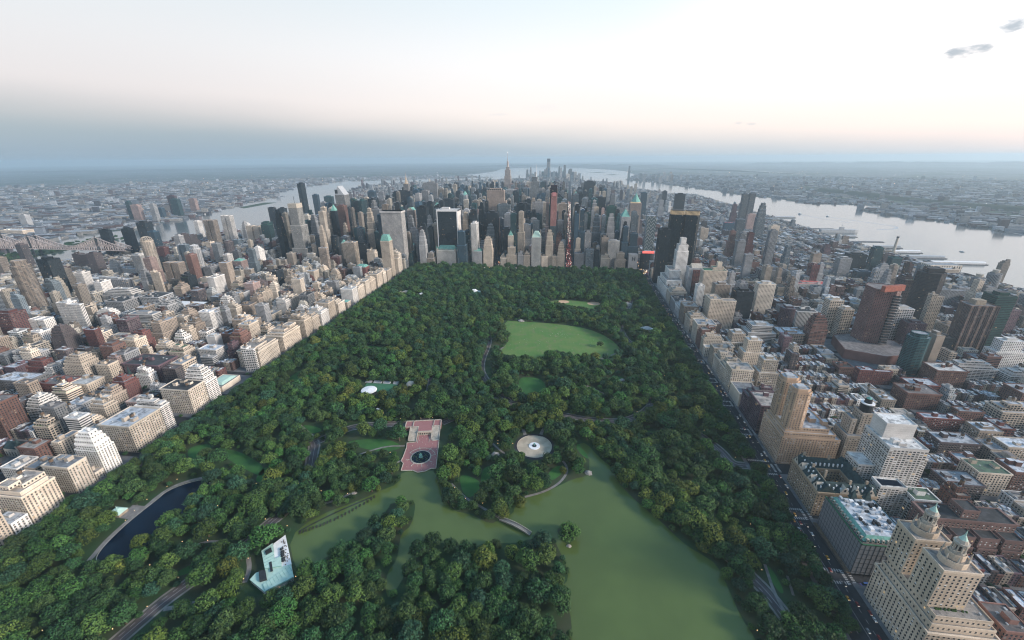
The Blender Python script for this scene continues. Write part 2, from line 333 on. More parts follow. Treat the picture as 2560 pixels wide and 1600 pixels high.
PATHS = [([(155,-66),(178,-55),(197,-38),(208,-16),(206,-1),(201,7)],3.2),([(177,93),(169,77),(166,57)],5),([(138,75),(144,56)],5),([(57,-55),(81,-77),(99,-86),(130,-103)],3.2),([(-312,-35),(-287,-50)],3),([(-64,-84),(-75,-98),(-90,-107)],3.5),
 ([(-24,-18),(-39,-36),(-51,-53)],3),([(-130,-188),(-119,-200),(-114,-214)],4.5),([(-216,-200),(-208,-189),(-191,-173),(-171,-174)],3),([(-171,-248),(-154,-242),(-132,-232)],4.5),([(413,-128),(408,-165),(415,-210)],3),([(430,-139),(426,-160)],2.5),([(273,335),(300,358),(326,384)],4),
 ([(172,250),(227,234),(274,195)],4),([(97,33),(112,17),(123,10)],3),([(53,347),(63,373)],4),([(-32,12),(-60,8),(-90,-14)],3),([(-323,-140),(-310,-150)],9)]
NEARW = [(1640,-3000),(1640,900),(1600,1150),(1590,1500),(1560,1900),(1590,2200),(1640,2850),(1620,3545),(1600,4521),(1418,4668),(1148,5400),(900,7000),(400,7803),(100,8300),(-300,8750),(-900,8800)]
NEARE = [(-1300,8200),(-2300,7300),(-2900,6500),(-2950,5800),(-2600,4700),(-2000,3600),(-1787,2947),(-1690,2700),(-1700,1900),(-1860,1400),(-1880,1000),(-1900,-3000)]
FARW = [(2750,-3000),(2700,1200),(2596,2081),(2587,2316),(2557,2657),(2442,2855),(2452,3248),(2847,3487),(2711,3569),(2529,3605),(2329,3691),(2272,4270),(2143,4400),(2114,4700),(1849,5878),(1620,7212),(1458,7397),(1236,8013),(1789,10586),(1909,13395),(1523,15475),(-184,19700)]
BAYL = [(-1500,19500),(-2500,17000),(-2200,14000),(-2300,11663),(-2500,10800),(-1900,9507),(-1500,9300)]
FARE = [(-2300,8600),(-3400,8100),(-3800,7700),(-4152,7607),(-4114,7192),(-3832,5731),(-3458,4444),(-3019,4137),(-3123,3981),(-2894,3252),(-2593,2430),(-2544,2072),(-2460,1831),(-2580,1690),(-2532,1399),(-2560,1000),(-2600,-3000)]
def sheet(name, polys, z, m, bottom=None):
    b = MB()
    for p in polys: b.face([(x, y, z) for x, y in ccw(p)])
    return struct(name, b, [m])
def resample(pts, step):
    out = []
    for a, b in zip(pts, pts[1:]):
        n = max(1, int(math.hypot(b[0]-a[0], b[1]-a[1])/step))
        out += [(a[0]+(b[0]-a[0])*i/n, a[1]+(b[1]-a[1])*i/n) for i in range(n)]
    return out+[pts[-1]]
def smooth(pts, it=2):
    for _ in range(it):
        q = [pts[0]]
        for a, b in zip(pts, pts[1:]): q += [(a[0]*.75+b[0]*.25, a[1]*.75+b[1]*.25), (a[0]*.25+b[0]*.75, a[1]*.25+b[1]*.75)]
        pts = q+[pts[-1]]
    return pts
def smooth_closed(p, it=1):
    for _ in range(it):
        q = []
        for i in range(len(p)):
            a, b = p[i], p[(i+1) % len(p)]; q += [(a[0]*.75+b[0]*.25, a[1]*.75+b[1]*.25), (a[0]*.25+b[0]*.75, a[1]*.25+b[1]*.75)]
        p = q
    return p
def offs(pts, w):
    out = []
    for i, p in enumerate(pts):
        a = pts[max(0, i-1)]; b = pts[min(len(pts)-1, i+1)]; dx, dy = b[0]-a[0], b[1]-a[1]; l = math.hypot(dx, dy) or 1
        out.append((p[0]-dy/l*w, p[1]+dx/l*w))
    return out
def ribbon(b, pts, w, z, mi=0, off=0.0):
    L1 = offs(pts, off+w/2); L2 = offs(pts, off-w/2)
    for i in range(len(pts)-1):
        b.face([(*L2[i], z), (*L2[i+1], z), (*L1[i+1], z), (*L1[i], z)], mi=mi)
sheet('land', [rect(-42000, 42000, -4000, 40000)], -.6, 'land')
MANH = NEARW+NEARE
sheet('city_ground', [MANH], 0, 'asph')
HUD = NEARW+BAYL[::-1]+[(-184, 19700)]+FARW[::-1][1:]
sheet('hudson_water', [HUD], -.25, 'sea')
sheet('east_river_water', [[(-900, 8800)]+NEARE+FARE[::-1]+[(-1500, 9300)]], -.25, 'sea')
sheet('distant_bay_water', [[(2800,17500),(5300,14487),(5950,9243),(5943,9700),(5600,13500),(2600,19500)], [(5121,5534),(5239,5083),(5744,4900),(6500,4500),(6700,5100),(5744,5655)], [(5300,8300),(5700,7200),(5760,7300),(5400,8400)]], -.3, 'sea')
ISL = [[(-2150,-3000),(-2140,1000),(-2200,1400),(-2250,1560),(-2330,1400),(-2360,1000),(-2360,-3000)], [(-2746,3050),(-2811,3479),(-2690,3500),(-2630,2976)], [(700,12400),(1000,12600),(1250,12300),(1000,12000)], [(1050,10600),(1300,10900),(1420,10500),(1200,10300)], [(-800,9800),(-300,10400),(-100,10100),(-500,9500)]]
sheet('river_island_ground', [ccw(p) for p in ISL], -.1, 'soil')
# park
PX0, PX1, PY1 = -378, 452, 1078
sheet('park_ground', [rect(PX0, PX1, -900, PY1)], .05, 'soil')
b = MB(); b.box(-391.5, -378, -900, PY1, 0, .15); b.box(452, 457, -900, PY1-10, 0, .15); b.box(PX0, 440, PY1, PY1+6, 0, .15); struct('park_edge_pavement', b, ['side'])
lake = smooth_closed(ccw(LAKE)); pond = smooth_closed(ccw(CWATER), 2)
sheet('lake_water', [lake], .12, 'lakew'); sheet('pond_water', [pond], .12, 'pond')
sheet('islet_ground', [smooth_closed(ccw(ISLET))], .25, 'soil')
sheet('lawn', [smooth_closed(ccw(p), 2) for p in LAWNS], .09, 'lawn')
sheet('great_meadow', [smooth_closed(ccw(SHEEP))], .09, 'meadow')
sheet('ball_field_lawn', [smooth_closed(ccw(BALL))], .09, 'meadow')
DR = [(EDRIVE, 11), (TD1, 9), (TD2, 10), (TD3, 9), (CDR, 11), (WD1, 11), (WD2, 10), (MALL, 10)]
DRS = [(resample(smooth(p, 2), 6), w_) for p, w_ in DR]
b = MB()
for i, (p, w_) in enumerate(DRS): ribbon(b, p, w_, .10+.004*i)
struct('park_road', b, ['drive'])
b = MB(); k = 0
for i, (p, w_) in enumerate(DRS):
    for s in (-1, 1): ribbon(b, p, 2.4, .134+.001*k, 0, s*(w_/2+1.8)); k += 1
for p, w_ in PATHS: ribbon(b, resample(smooth(p, 2), 4), w_, .134+.001*k); k += 1
ribbon(b, smooth(CWPATH, 2), 5, .20, 0, .8); struct('park_path', b, ['path'])
b = MB()
for i, (p, w_) in enumerate(DRS[:7]):
    for o_ in (-w_*.28, w_*.10):
        q = offs(p, o_)
        for j in range(0, len(q)-1, 2 if o_ < 0 else 1): ribbon(b, q[j:j+2], .35, .165)
struct('road_markings', b, ['mark'])
b = MB(); ribbon(b, pond+pond[:1], .7, .26); struct('pond_kerb', b, ['stone'])
for (x, y, r) in ((192, 708, 17), (280, 702, 19), (164, 652, 9), (273, 629, 9)):
    bb = MB(); bb.face([(x+r*math.cos(a*math.pi/12)*(1+.06*math.sin(a*2.3)), y+r*.8*math.sin(a*math.pi/12), .105) for a in range(24)]); struct('infield_ground', bb, ['dirt'])
# street grid
def ST(n): return 28+(72-n)*80.5
AV_E = [-391, -548, -694, -842, -1002, -1215, -1444, -1676, -1900]
AV_W = [483, 765, 1045, 1320, 1600]
AV_S = [-3100, -2850, -2610, -2370, -2140, -1910, -1676, -1444, -1215, -1002, -842, -694, -548, -391, -78, 206, 483, 765, 1045, 1320, 1600]
WIDE = {72: 15, 57: 15, 42: 15, 34: 15, 23: 15, 59: 13, 14: 15, 66: 11, 79: 15}
def shore_x(y, side):
    P = NEARW if side > 0 else NEARE[::-1]
    for a, c in zip(P, P[1:]):
        if a[1] <= y <= c[1]: return a[0]+(c[0]-a[0])*(y-a[1])/(c[1]-a[1])
    return 0
BLOCKS = []
for n in range(-26, 79):
    y0 = ST(n+1)+WIDE.get(n+1, 9); y1 = ST(n)-WIDE.get(n, 9)
    if y1 < -330: continue
    y1b = y0+(y1-y0)
    if n >= 59:
        A = sorted(AV_E); pairs = list(zip(A, A[1:]))+list(zip(AV_W, AV_W[1:]))
    else: pairs = list(zip(AV_S, AV_S[1:]))
    for xa, xb in pairs:
        hw = 15; x0 = xa+(21 if xa in (-694,) else hw); x1 = xb-(21 if xb == -694 else hw)
        if n >= 59 and xa == 483: x0 = 494-.0
        if xb == -391: x1 = -407
        ym = (y0+y1)/2
        if ym > 3500:
            if x0 > shore_x(ym, 1)-60: continue
        if x1 < shore_x(ym, -1)+20 or x0 > shore_x(ym, 1)-20: continue
        x0 = max(x0, shore_x(ym, -1)+15); x1 = min(x1, shore_x(ym, 1)-15)
        if x1-x0 < 30: continue
        BLOCKS.append((n, x0, x1, y0, y1))
bs = MB()
for n, x0, x1, y0, y1 in BLOCKS:
    if y0 < 2600 and any(in_view(x, y, 0, 200) for x in (x0, x1) for y in (y0, y1)): bs.prism(rect(x0-4, x1+4, y0-3.5, y1+3.5), -.1, .15)
struct('pavement', bs, ['side'])
# avenue markings and crossings along the park's west side
bm_ = MB()
for j in range(-33, 105):
    for x_ in (466, 473.5, 480.5): bm_.face([(x_, j*10, .006), (x_+.25, j*10, .006), (x_+.25, j*10+(4 if x_ != 473.5 else 10), .006), (x_, j*10+(4 if x_ != 473.5 else 10), .006)])
for n in range(60, 77):
    for sgn in (-1, 1):
        yy = ST(n)+sgn*(WIDE.get(n, 9)-2)
        for k in range(12): bm_.face([(459+k*2.4, yy-1.6, .008), (460.2+k*2.4, yy-1.6, .008), (460.2+k*2.4, yy+1.6, .008), (459+k*2.4, yy+1.6, .008)])
    for k in range(7):
        for xx in (493, 487): bm_.face([(xx-1.5, ST(n)-8+k*2.4, .010), (xx+1.5, ST(n)-8+k*2.4, .010), (xx+1.5, ST(n)-6.8+k*2.4, .010), (xx-1.5, ST(n)-6.8+k*2.4, .010)])
struct('avenue_road_markings', bm_, ['mark'])
# distant ridges
def ridge(name, pts, wid, h, m):
    b = MB(); P = resample(pts, 250); n = len(P); rows = []
    r_ = random.Random(len(name))
    for i, p in enumerate(P):
        e = min(1, i/4, (n-1-i)/4); hh = h*e*(.75+.5*r_.random())
        o1 = offs(P, wid)[i]; o2 = offs(P, -wid)[i]; m1 = offs(P, wid*.4)[i]; m2 = offs(P, -wid*.4)[i]
        rows.append([(*o1, -.5), (*m1, hh*.8), (*p, hh), (*m2, hh*.7), (*o2, -.5)])
    for a, c in zip(rows, rows[1:]):
        for j in range(4): b.face([a[j], a[j+1], c[j+1], c[j]])
    return struct(name, b, [m])
ridge('island_hills', [(-4500, 20500), (-1000, 21500), (2500, 20500), (5000, 19500)], 1600, 95, 'land')
ridge('palisade_hill', [(5200, -500), (4100, 1700), (3600, 3100), (3350, 4200), (3250, 5200), (3500, 6400)], 130, 32, 'core')
ridge('western_hills', [(9000, 24000), (16000, 20000), (22000, 14000), (26000, 8000)], 2500, 130, 'land')
ridge('eastern_hills', [(-9000, 22000), (-16000, 16000), (-24000, 12000)], 2000, 60, 'land')
# ------------------------------------------------------------------ buildings
C = dict(cream=(.60,.53,.445), tan=(.35,.30,.255), buff=(.46,.41,.35), orange=(.46,.31,.21), red=(.165,.070,.068), brick=(.195,.115,.10), brown=(.105,.090,.096), pink=(.38,.29,.275), white=(.74,.74,.73),
         grey=(.25,.268,.29), pale=(.43,.45,.475), stone=(.62,.565,.49), dark=(.026,.034,.044), black=(.008,.014,.020), teal=(.035,.11,.125), blue=(.05,.11,.17), green=(.03,.09,.08), bluegrey=(.17,.22,.26), plum=(.135,.092,.112))
CW = dict(cream='cream', tan='tan', buff='buff', orange='warm tan', red='dark red brick', brick='red brick', brown='brown brick', pink='pinkish', white='white', grey='grey', pale='pale grey', stone='pale stone', dark='charcoal', black='black glass', teal='teal glass', blue='blue glass', green='green glass', bluegrey='blue-grey', plum='plum brick')
PAT = dict(p=(3.4, 3.4, .50, .58), b=(3.2, 3.7, 1.0, .50), v=(3.0, 3.9, .50, 1.0), g=(1.7, 3.9, .86, .80), x=(4.6, 3.9, .74, .62), k=(7.0, 3.2, .86, .52), n=(3, 3, 0, 0))
PW = dict(p='small punched windows', b='horizontal window bands', v='vertical piers', g='a glass curtain wall', x='a gridded frame', k='stacked balconies', n='blank walls')
RC = dict(silver=(.44,.48,.53), dark=(.05,.055,.06), brown=(.16,.15,.15), tan=(.32,.30,.28), grey=(.24,.265,.295), pale=(.52,.53,.53))
class Bld:
    seq = 0
    def __init__(s, col='cream', pat='p', roof='silver', detail=2, seed=None, real=False):
        s.real = real; s.walls = []
        Bld.seq += 1; s.r = random.Random(Bld.seq*13+1 if seed is None else seed)
        c = C[col] if isinstance(col, str) else col
        k = .66+.46*s.r.random(); s.col = (c[0]*k, c[1]*k, c[2]*k, s.r.random()*90); s.par = PAT[pat] if isinstance(pat, str) else pat
        rc = RC[roof]; k = .8+.4*s.r.random(); s.rc = (rc[0]*k, rc[1]*k, rc[2]*k, 0)
        s.detail = detail; s.parts = []; s.w = MB(); s.rf = MB(); s.pp = MB()
    def add(s, name, mats, sub=None): m = MB(); s.parts.append((name, m, mats, sub)); return m
    def mass(s, pts, z0, z1, par=None, col=None, parapet=1.1, cornice=False):
        pts = ccw(pts); par = par or s.par; col = col or s.col
        if s.real and par[2] > 0: s.wall_faces(pts, z0, z1, col, par)
        else: s.w.prism(pts, z0, z1, 0, col, par, top=False)
        (s.rf if s.mono else s.add('roof', ['roof'])).face([(x, y, z1) for x, y in pts], None, s.rc)
        if s.detail >= 1 and parapet:
            q = shrink(pts, .35/max(3, .5*min(max(a for a, b in pts)-min(a for a, b in pts), max(b for a, b in pts)-min(b for a, b in pts))))
            pc = (min(1, col[0]*1.12), min(1, col[1]*1.12), min(1, col[2]*1.12), 0); n = len(pts); m = s.pp if s.mono else s.add('parapet', ['facade'])
            e = -.035 if cornice else 0
            o = shrink(pts, e) if cornice else shrink(pts, -.002)
            for i in range(n):
                j = (i+1) % n; zb = z1-(1.2 if cornice else .5); zt = z1+parapet
                m.face([(*o[i], zb), (*o[j], zb), (*o[j], zt), (*o[i], zt)], col=pc); m.face([(*o[i], zt), (*o[j], zt), (*q[j], zt), (*q[i], zt)], col=pc); m.face([(*q[j], z1), (*q[i], z1), (*q[i], zt), (*q[j], zt)], col=pc)
                if cornice: m.face([(*pts[i], zb), (*pts[j], zb), (*o[j], zb), (*o[i], zb)], col=pc)
    def wall_faces(s, pts, z0, z1, col, par):
        d = 0.0
        for i in range(len(pts)):
            a, b = pts[i], pts[(i+1) % len(pts)]; l = math.hypot(b[0]-a[0], b[1]-a[1]); nx, ny = (b[1]-a[1])/l, -(b[0]-a[0])/l
            vis = (CAM.x-(a[0]+b[0])/2)*nx+(CAM.y-(a[1]+b[1])/2)*ny > 0
            s.w.face([(*a, z0), (*b, z0), (*b, z1), (*a, z1)], [(d, z0), (d+l, z0), (d+l, z1), (d, z1)], col, PAT['n'] if vis else par); d += l
            if vis: s.walls.append((a, b, l, nx, ny, z0, z1, par))
    def windows(s, root):
        WP = []
        for a, b, l, nx, ny, z0, z1, par in s.walls:
            n = max(1, int(l/par[0])); st = l/n; f0 = math.ceil((z0+.4)/par[1]-.2)
            k = f0
            while k*par[1]+par[1]*.95 < z1+.3:
                for i in range(n):
                    t = (i+.5)*st/l; p = (a[0]+(b[0]-a[0])*t, a[1]+(b[1]-a[1])*t, (k+.5)*par[1])
                    WP.append(((p[0]-CAM.x)**2+(p[1]-CAM.y)**2+(p[2]-CAM.z)**2, p, math.atan2(nx, -ny), par))
                k += 1
        WP.sort(key=lambda q: q[0]); cache = {}; rest = MB(); loc = root.location
        for i, (_, p, ang, par) in enumerate(WP):
            w_, h_ = par[0]*par[2], par[1]*par[3]; q = s.r.random(); kind = 2 if q > .985 else 1 if q > .84 else 0
            if i < 100:
                key = (round(ang, 3), par, kind)
                if key not in cache:
                    m = MB(); win_geo(m, (0, 0, 0), ang, w_, h_, kind); cache[key] = m.mesh('window', ['glass', 'stone', 'white', 'litwin'])
                o = bpy.data.objects.new('window', cache[key]); o.location = Vector(p)-loc; o.parent = root; COL.objects.link(o)
            else: win_geo(rest, p, ang, w_, h_, kind)
        if rest.n: rest.obj('window', ['glass', 'stone', 'white', 'litwin'], root)['kind'] = 'stuff'
    def clutter(s, x0, x1, y0, y1, z, tank=None):
        r = s.r; w, d = x1-x0, y1-y0
        if w < 5 or d < 5: return
        nb = 1 if w*d < 500 else 2 if w*d < 1400 else 3
        if s.detail >= 2:
            for i in range(nb):
                bw = min(w*.4, r.uniform(4, 9)); bd = min(d*.4, r.uniform(4, 8)); bx = r.uniform(x0+1.5, max(x0+1.6, x1-bw-1.5)); by = r.uniform(y0+1.5, max(y0+1.6, y1-bd-1.5)); bh = r.uniform(3, 6.5)
                if s.mono: m = s.w; m.prism(rect(bx, bx+bw, by, by+bd), z, z+bh, 0, s.col, PAT['n'], mit=1, tcol=s.rc)
                else:
                    m = s.add('bulkhead', ['facade', 'roof']); m.prism(rect(bx, bx+bw, by, by+bd), z-.05, z+bh, 0, (lambda k_: tuple(c*k_ for c in s.col[:3])+(0,))(.7+.5*r.random()), PAT['n'], mit=1, tcol=s.rc)
            if tank if tank is not None else (r.random() < .5 and w > 9 and d > 9):
                tx = r.uniform(x0+3, x1-3); ty = r.uniform(y0+3, y1-3); m = s.add('water_tank', ['wood', 'dark']) if not s.mono else None
                if m is not None:
                    m.cyl(tx, ty, 2.1, 2.0, z+4, z+8, 9, 0); s.add('tank_roof', ['dark'], m).cyl(tx, ty, 2.3, .1, z+8, z+9.4, 9, 0, cap=False); lg = s.add('tank_stand', ['dark'], m)
                    for a, b in ((-1.4, -1.4), (1.4, -1.4), (1.4, 1.4), (-1.4, 1.4)): lg.bar((tx+a, ty+b, z), (tx+a, ty+b, z+4.2), .3, 0); lg.bar((tx+a, ty+b, z+2), (tx-b, ty+a, z+2), .2, 0)
            if not s.mono:
                for i in range(r.randint(3, 3+int(w*d/90)) if math.hypot((x0+x1)/2-CAM.x, (y0+y1)/2-CAM.y) < 700 else 3):
                    m = s.add('roof_plant', ['unit'])
                    bx = r.uniform(x0+1, x1-2.6); by = r.uniform(y0+1, y1-2.6); a = r.uniform(.8, 2.4); m.box(bx, bx+a, by, by+r.uniform(.8, 3), z-.02, z+r.uniform(.6, 1.8))
        elif w*d > 80 and r.random() < .9:
            for _ in range(min(5, int(w*d/120)) if s.detail == 1 else 0):
                bx = r.uniform(x0+.5, x1-2.5); by = r.uniform(y0+.5, y1-2.5); a = r.uniform(1, 3); k_ = r.choice([.25, .5, .9, 1.3]); s.w.prism(rect(bx, bx+a, by, by+r.uniform(1, 3)), z, z+r.uniform(.8, 2.6), 0, (.4*k_, .42*k_, .44*k_, 0), PAT['n'])
            bw, bd = w*r.uniform(.2, .45), d*r.uniform(.2, .45); bx = r.uniform(x0+1, x1-bw-1); by = r.uniform(y0+1, y1-bd-1)
            s.w.prism(rect(bx, bx+bw, by, by+bd), z, z+r.uniform(3, 6), 0, s.col, PAT['n'], mit=1, tcol=s.rc)
    mono = False
    def finish(s, name, loc, label, cat, group=None, wallmats=None):
        root = empty(name, loc, label=label, cat=cat, group=group)
        (s.w.obj('wall', wallmats or ['facade', 'roof'], root) if s.w.n else None); (s.rf.obj('roof', ['roof'], root) if s.rf.n else None)
        if s.pp.n: s.pp.obj('parapet', ['facade'], root)
        if s.walls: s.windows(root)
        made = {}
        for nm, m, mats, sub in s.parts:
            if m.n: made[id(m)] = m.obj(nm, mats, made.get(id(sub), root) if sub is not None else root)
        return root
def win_geo(m, p, ang, w_, h_, kind):
    ca, sa = math.cos(ang), math.sin(ang)
    def T(u, d, z): return (p[0]+u*ca+d*sa, p[1]+u*sa-d*ca, p[2]+z)
    mi = (0, 2, 3)[kind]; e = .04
    m.face([T(-w_/2, e, -h_/2), T(w_/2, e, -h_/2), T(w_/2, e, h_/2), T(-w_/2, e, h_/2)], [(0, 0)]*4, mi=mi)
    if kind == 1: m.face([T(-w_/2, e+.02, -h_/2), T(w_/2, e+.02, -h_/2), T(w_/2, e+.02, 0), T(-w_/2, e+.02, 0)], [(0, 0)]*4, mi=0)
    z0, z1 = -h_/2-.22, -h_/2
    m.face([T(-w_/2-.15, .22, z0), T(w_/2+.15, .22, z0), T(w_/2+.15, .22, z1), T(-w_/2-.15, .22, z1)], [(0, 0)]*4, mi=1); m.face([T(-w_/2-.15, .22, z1), T(w_/2+.15, .22, z1), T(w_/2+.15, 0, z1), T(-w_/2-.15, 0, z1)], [(0, 0)]*4, mi=1)
def ngon(x, y, rx, ry, n, ph=0): return [(x+rx*math.cos(2*math.pi*(i+ph)/n), y+ry*math.sin(2*math.pi*(i+ph)/n)) for i in range(n)]
def shape(B, x, y, w, d, h, sh):
    """Builds one tower or block massing centred on x, y."""
    r = B.r; x0, x1, y0, y1 = x-w/2, x+w/2, y-d/2, y+d/2
    def mech(k=.6, hh=6):
        if B.mono: B.w.prism(rect(x-w*k/2, x+w*k/2, y-d*k/2, y+d*k/2), h, h+hh, 0, B.col, PAT['n'], mit=1, tcol=B.rc)
        else: B.add('plant_room', ['facade', 'roof']).prism(rect(x-w*k/2, x+w*k/2, y-d*k/2, y+d*k/2), h-.05, h+hh, 0, tuple(c*.8 for c in B.col[:3])+(0,), PAT['n'], mit=1, tcol=B.rc)
    if sh == 's': B.mass(rect(x0, x1, y0, y1), 0, h); mech(.5, min(7, 3+h*.03)); B.clutter(x0+1, x1-1, y0+1, y1-1, h, tank=False) if h < 110 else None
    elif sh == 'f': B.mass(rect(x0, x1, y0, y1), 0, h, cornice=True); B.clutter(x0+1, x1-1, y0+1, y1-1, h)
    elif sh == 't2':
        B.mass(rect(x0, x1, y0, y1), 0, h*.62); B.mass(rect(x-w*.36, x+w*.36, y-d*.36, y+d*.36), h*.62, h); mech(.35, 5)
    elif sh == 't3':
        zz = [0, .60, .74, .84, .93, 1]; ks = [1, .88, .78, .66, .46]
        for i in range(5): B.mass(rect(x-w*ks[i]/2, x+w*ks[i]/2, y-d*ks[i]/2, y+d*ks[i]/2), h*zz[i], h*zz[i+1])
        B.clutter(x-w*.15, x+w*.15, y-d*.15, y+d*.15, h)
    elif sh == 'ter':      # apartment block stepping back near the top
        hb = h-13; B.mass(rect(x0, x1, y0, y1), 0, hb, cornice=True)
        ks = [.88, .70, .42]
        for i, k in enumerate(ks):
            k2 = k*r.uniform(.8, 1.02); ox = r.uniform(-.5, .5)*w*(1-k)*.9; oy = r.uniform(-.5, .5)*d*(1-k2)*.9; B.mass(rect(x+ox-w*k/2, x+ox+w*k/2, y+oy-d*k2/2, y+oy+d*k2/2), hb+i*4.3, hb+(i+1)*4.3)
        B.clutter(x-w*.2, x+w*.2, y-d*.2, y+d*.2, h, tank=True)
        if not B.mono and r.random() < .6:
            g = B.add('roof_garden', ['leaf1'])
            for i in range(14): a = r.uniform(x0+1, x1-1); bq = y0+r.uniform(.6, 1.6); g.cyl(a, bq, .7, .3, hb, hb+r.uniform(1, 2.2), 6)
    elif sh == 'r': B.mass(ngon(x, y, w/2, d/2, 20), 0, h); mech(.5, 5)
    elif sh == 'o':
        c = .28; P = [(x0+w*c, y0), (x1-w*c, y0), (x1, y0+d*c), (x1, y1-d*c), (x1-w*c, y1), (x0+w*c, y1), (x0, y1-d*c), (x0, y0+d*c)]
        B.mass(P, 0, h*.92); B.mass(shrink(P, .25), h*.92, h)
    elif sh == 'pod':
        B.mass(rect(x-w*.9, x+w*.9, y-d*.7, y+d*.7), 0, h*.16); B.mass(rect(x0, x1, y0, y1), h*.16, h); mech(.5, 6)
    elif sh == 'pyr':
        B.mass(rect(x0, x1, y0, y1), 0, h*.86); m = B.add('crown', ['copper2']) if not B.mono else B.w
        m.frust(rect(x0+1, x1-1, y0+1, y1-1), rect(x-.5, x+.5, y-.5, y+.5), h*.86, h, 0, (.16, .36, .32, 0))
    elif sh == 'man':
        B.mass(rect(x0, x1, y0, y1), 0, h*.86, cornice=True); m = B.add('mansard_roof', ['copper2']) if not B.mono else B.w
        m.frust(rect(x0+.5, x1-.5, y0+.5, y1-.5), rect(x-w*.3, x+w*.3, y-d*.3, y+d*.3), h*.86+1.1, h, 0, (.16, .36, .32, 0))
    elif sh == 'sp':
        ks = [1, .7, .45]; zz = [0, .66, .8, .88]
        for i in range(3): B.mass(rect(x-w*ks[i]/2, x+w*ks[i]/2, y-d*ks[i]/2, y+d*ks[i]/2), h*zz[i], h*zz[i+1])
        m = B.add('spire', ['copper2']); m.cyl(x, y, w*.2, .3, h*.88, h, 8)
    elif sh == 'twin':
        for s_ in (-1, 1): B.mass(rect(x+s_*w*.27-w*.21, x+s_*w*.27+w*.21, y0, y1), 0, h); 
        B.mass(rect(x-w*.06, x+w*.06, y-d*.3, y+d*.3), 0, h*.97); 
    elif sh == 'ell':
        B.mass(rect(x0, x0+w*.45, y0, y1), 0, h); B.mass(rect(x0+w*.45, x1, y0, y0+d*.45), 0, h*.96); B.clutter(x0+1, x0+w*.4, y0+1, y1-1, h)
    elif sh == 'wav':
        P = [(x-w/2+w*i/8, y0+(1.8 if i % 2 else 0)) for i in range(9)]+[(x1-w*i/8, y1-(1.8 if i % 2 else 0)) for i in range(9)]
        B.mass(P, 0, h, parapet=0); mech(.5, 6)
HR = []       # footprints already taken
def take(x0, x1, y0, y1): HR.append((min(x0, x1), max(x0, x1), min(y0, y1), max(y0, y1)))
LM = []       # landmarks used to word the labels: (name, x, y)
GEN = []      # things whose label is worded later: (root, kind words, x, y)
def hand(kind, x, y, w, d, h, col, pat, sh, roof='silver', label=None, lm=None):
    B = Bld(col, pat, roof, 2 if h < 130 or y < 1300 else 1, real=pat == 'p' and math.hypot(x-CAM.x, y-CAM.y) < 900 and y < 300 and in_view(x, y, h)); shape(B, x, y, w, d, h, sh); take(x-w/2, x+w/2, y-d/2, y+d/2)
    cat = {'apartment_building': 'apartment building', 'office_tower': 'office tower', 'apartment_tower': 'apartment tower', 'skyscraper': 'skyscraper', 'house': 'house'}.get(kind, kind.replace('_', ' '))
    o = B.finish(kind, (x, y, 0), label, cat, None)
    if lm: LM.append((lm, x, y))
    if not label: GEN.append((o, descr(col, pat, sh, h, kind), x, y))
    return o
SW = dict(s='slab', f='flat-roofed', t2='setback', t3='stepped', ter='terraced-top', r='round', o='chamfered', pod='podium', pyr='pyramid-roofed', man='mansard-roofed', sp='spired', twin='twin-shaft', ell='L-shaped', wav='fluted')
def descr(col, pat, sh, h, kind):
    k = {'apartment_building': 'apartment block', 'office_tower': 'office tower', 'apartment_tower': 'apartment tower', 'skyscraper': 'skyscraper', 'office_building': 'office block'}.get(kind, kind.replace('_', ' '))
    hw = 'low ' if h < 24 else 'tall ' if h > 120 else ''
    return f"{hw}{CW[col]} {SW[sh]} {k} with {PW[pat]}" if len(CW[col].split()) < 3 else f"{hw}{CW[col]} {k} with {PW[pat]}"
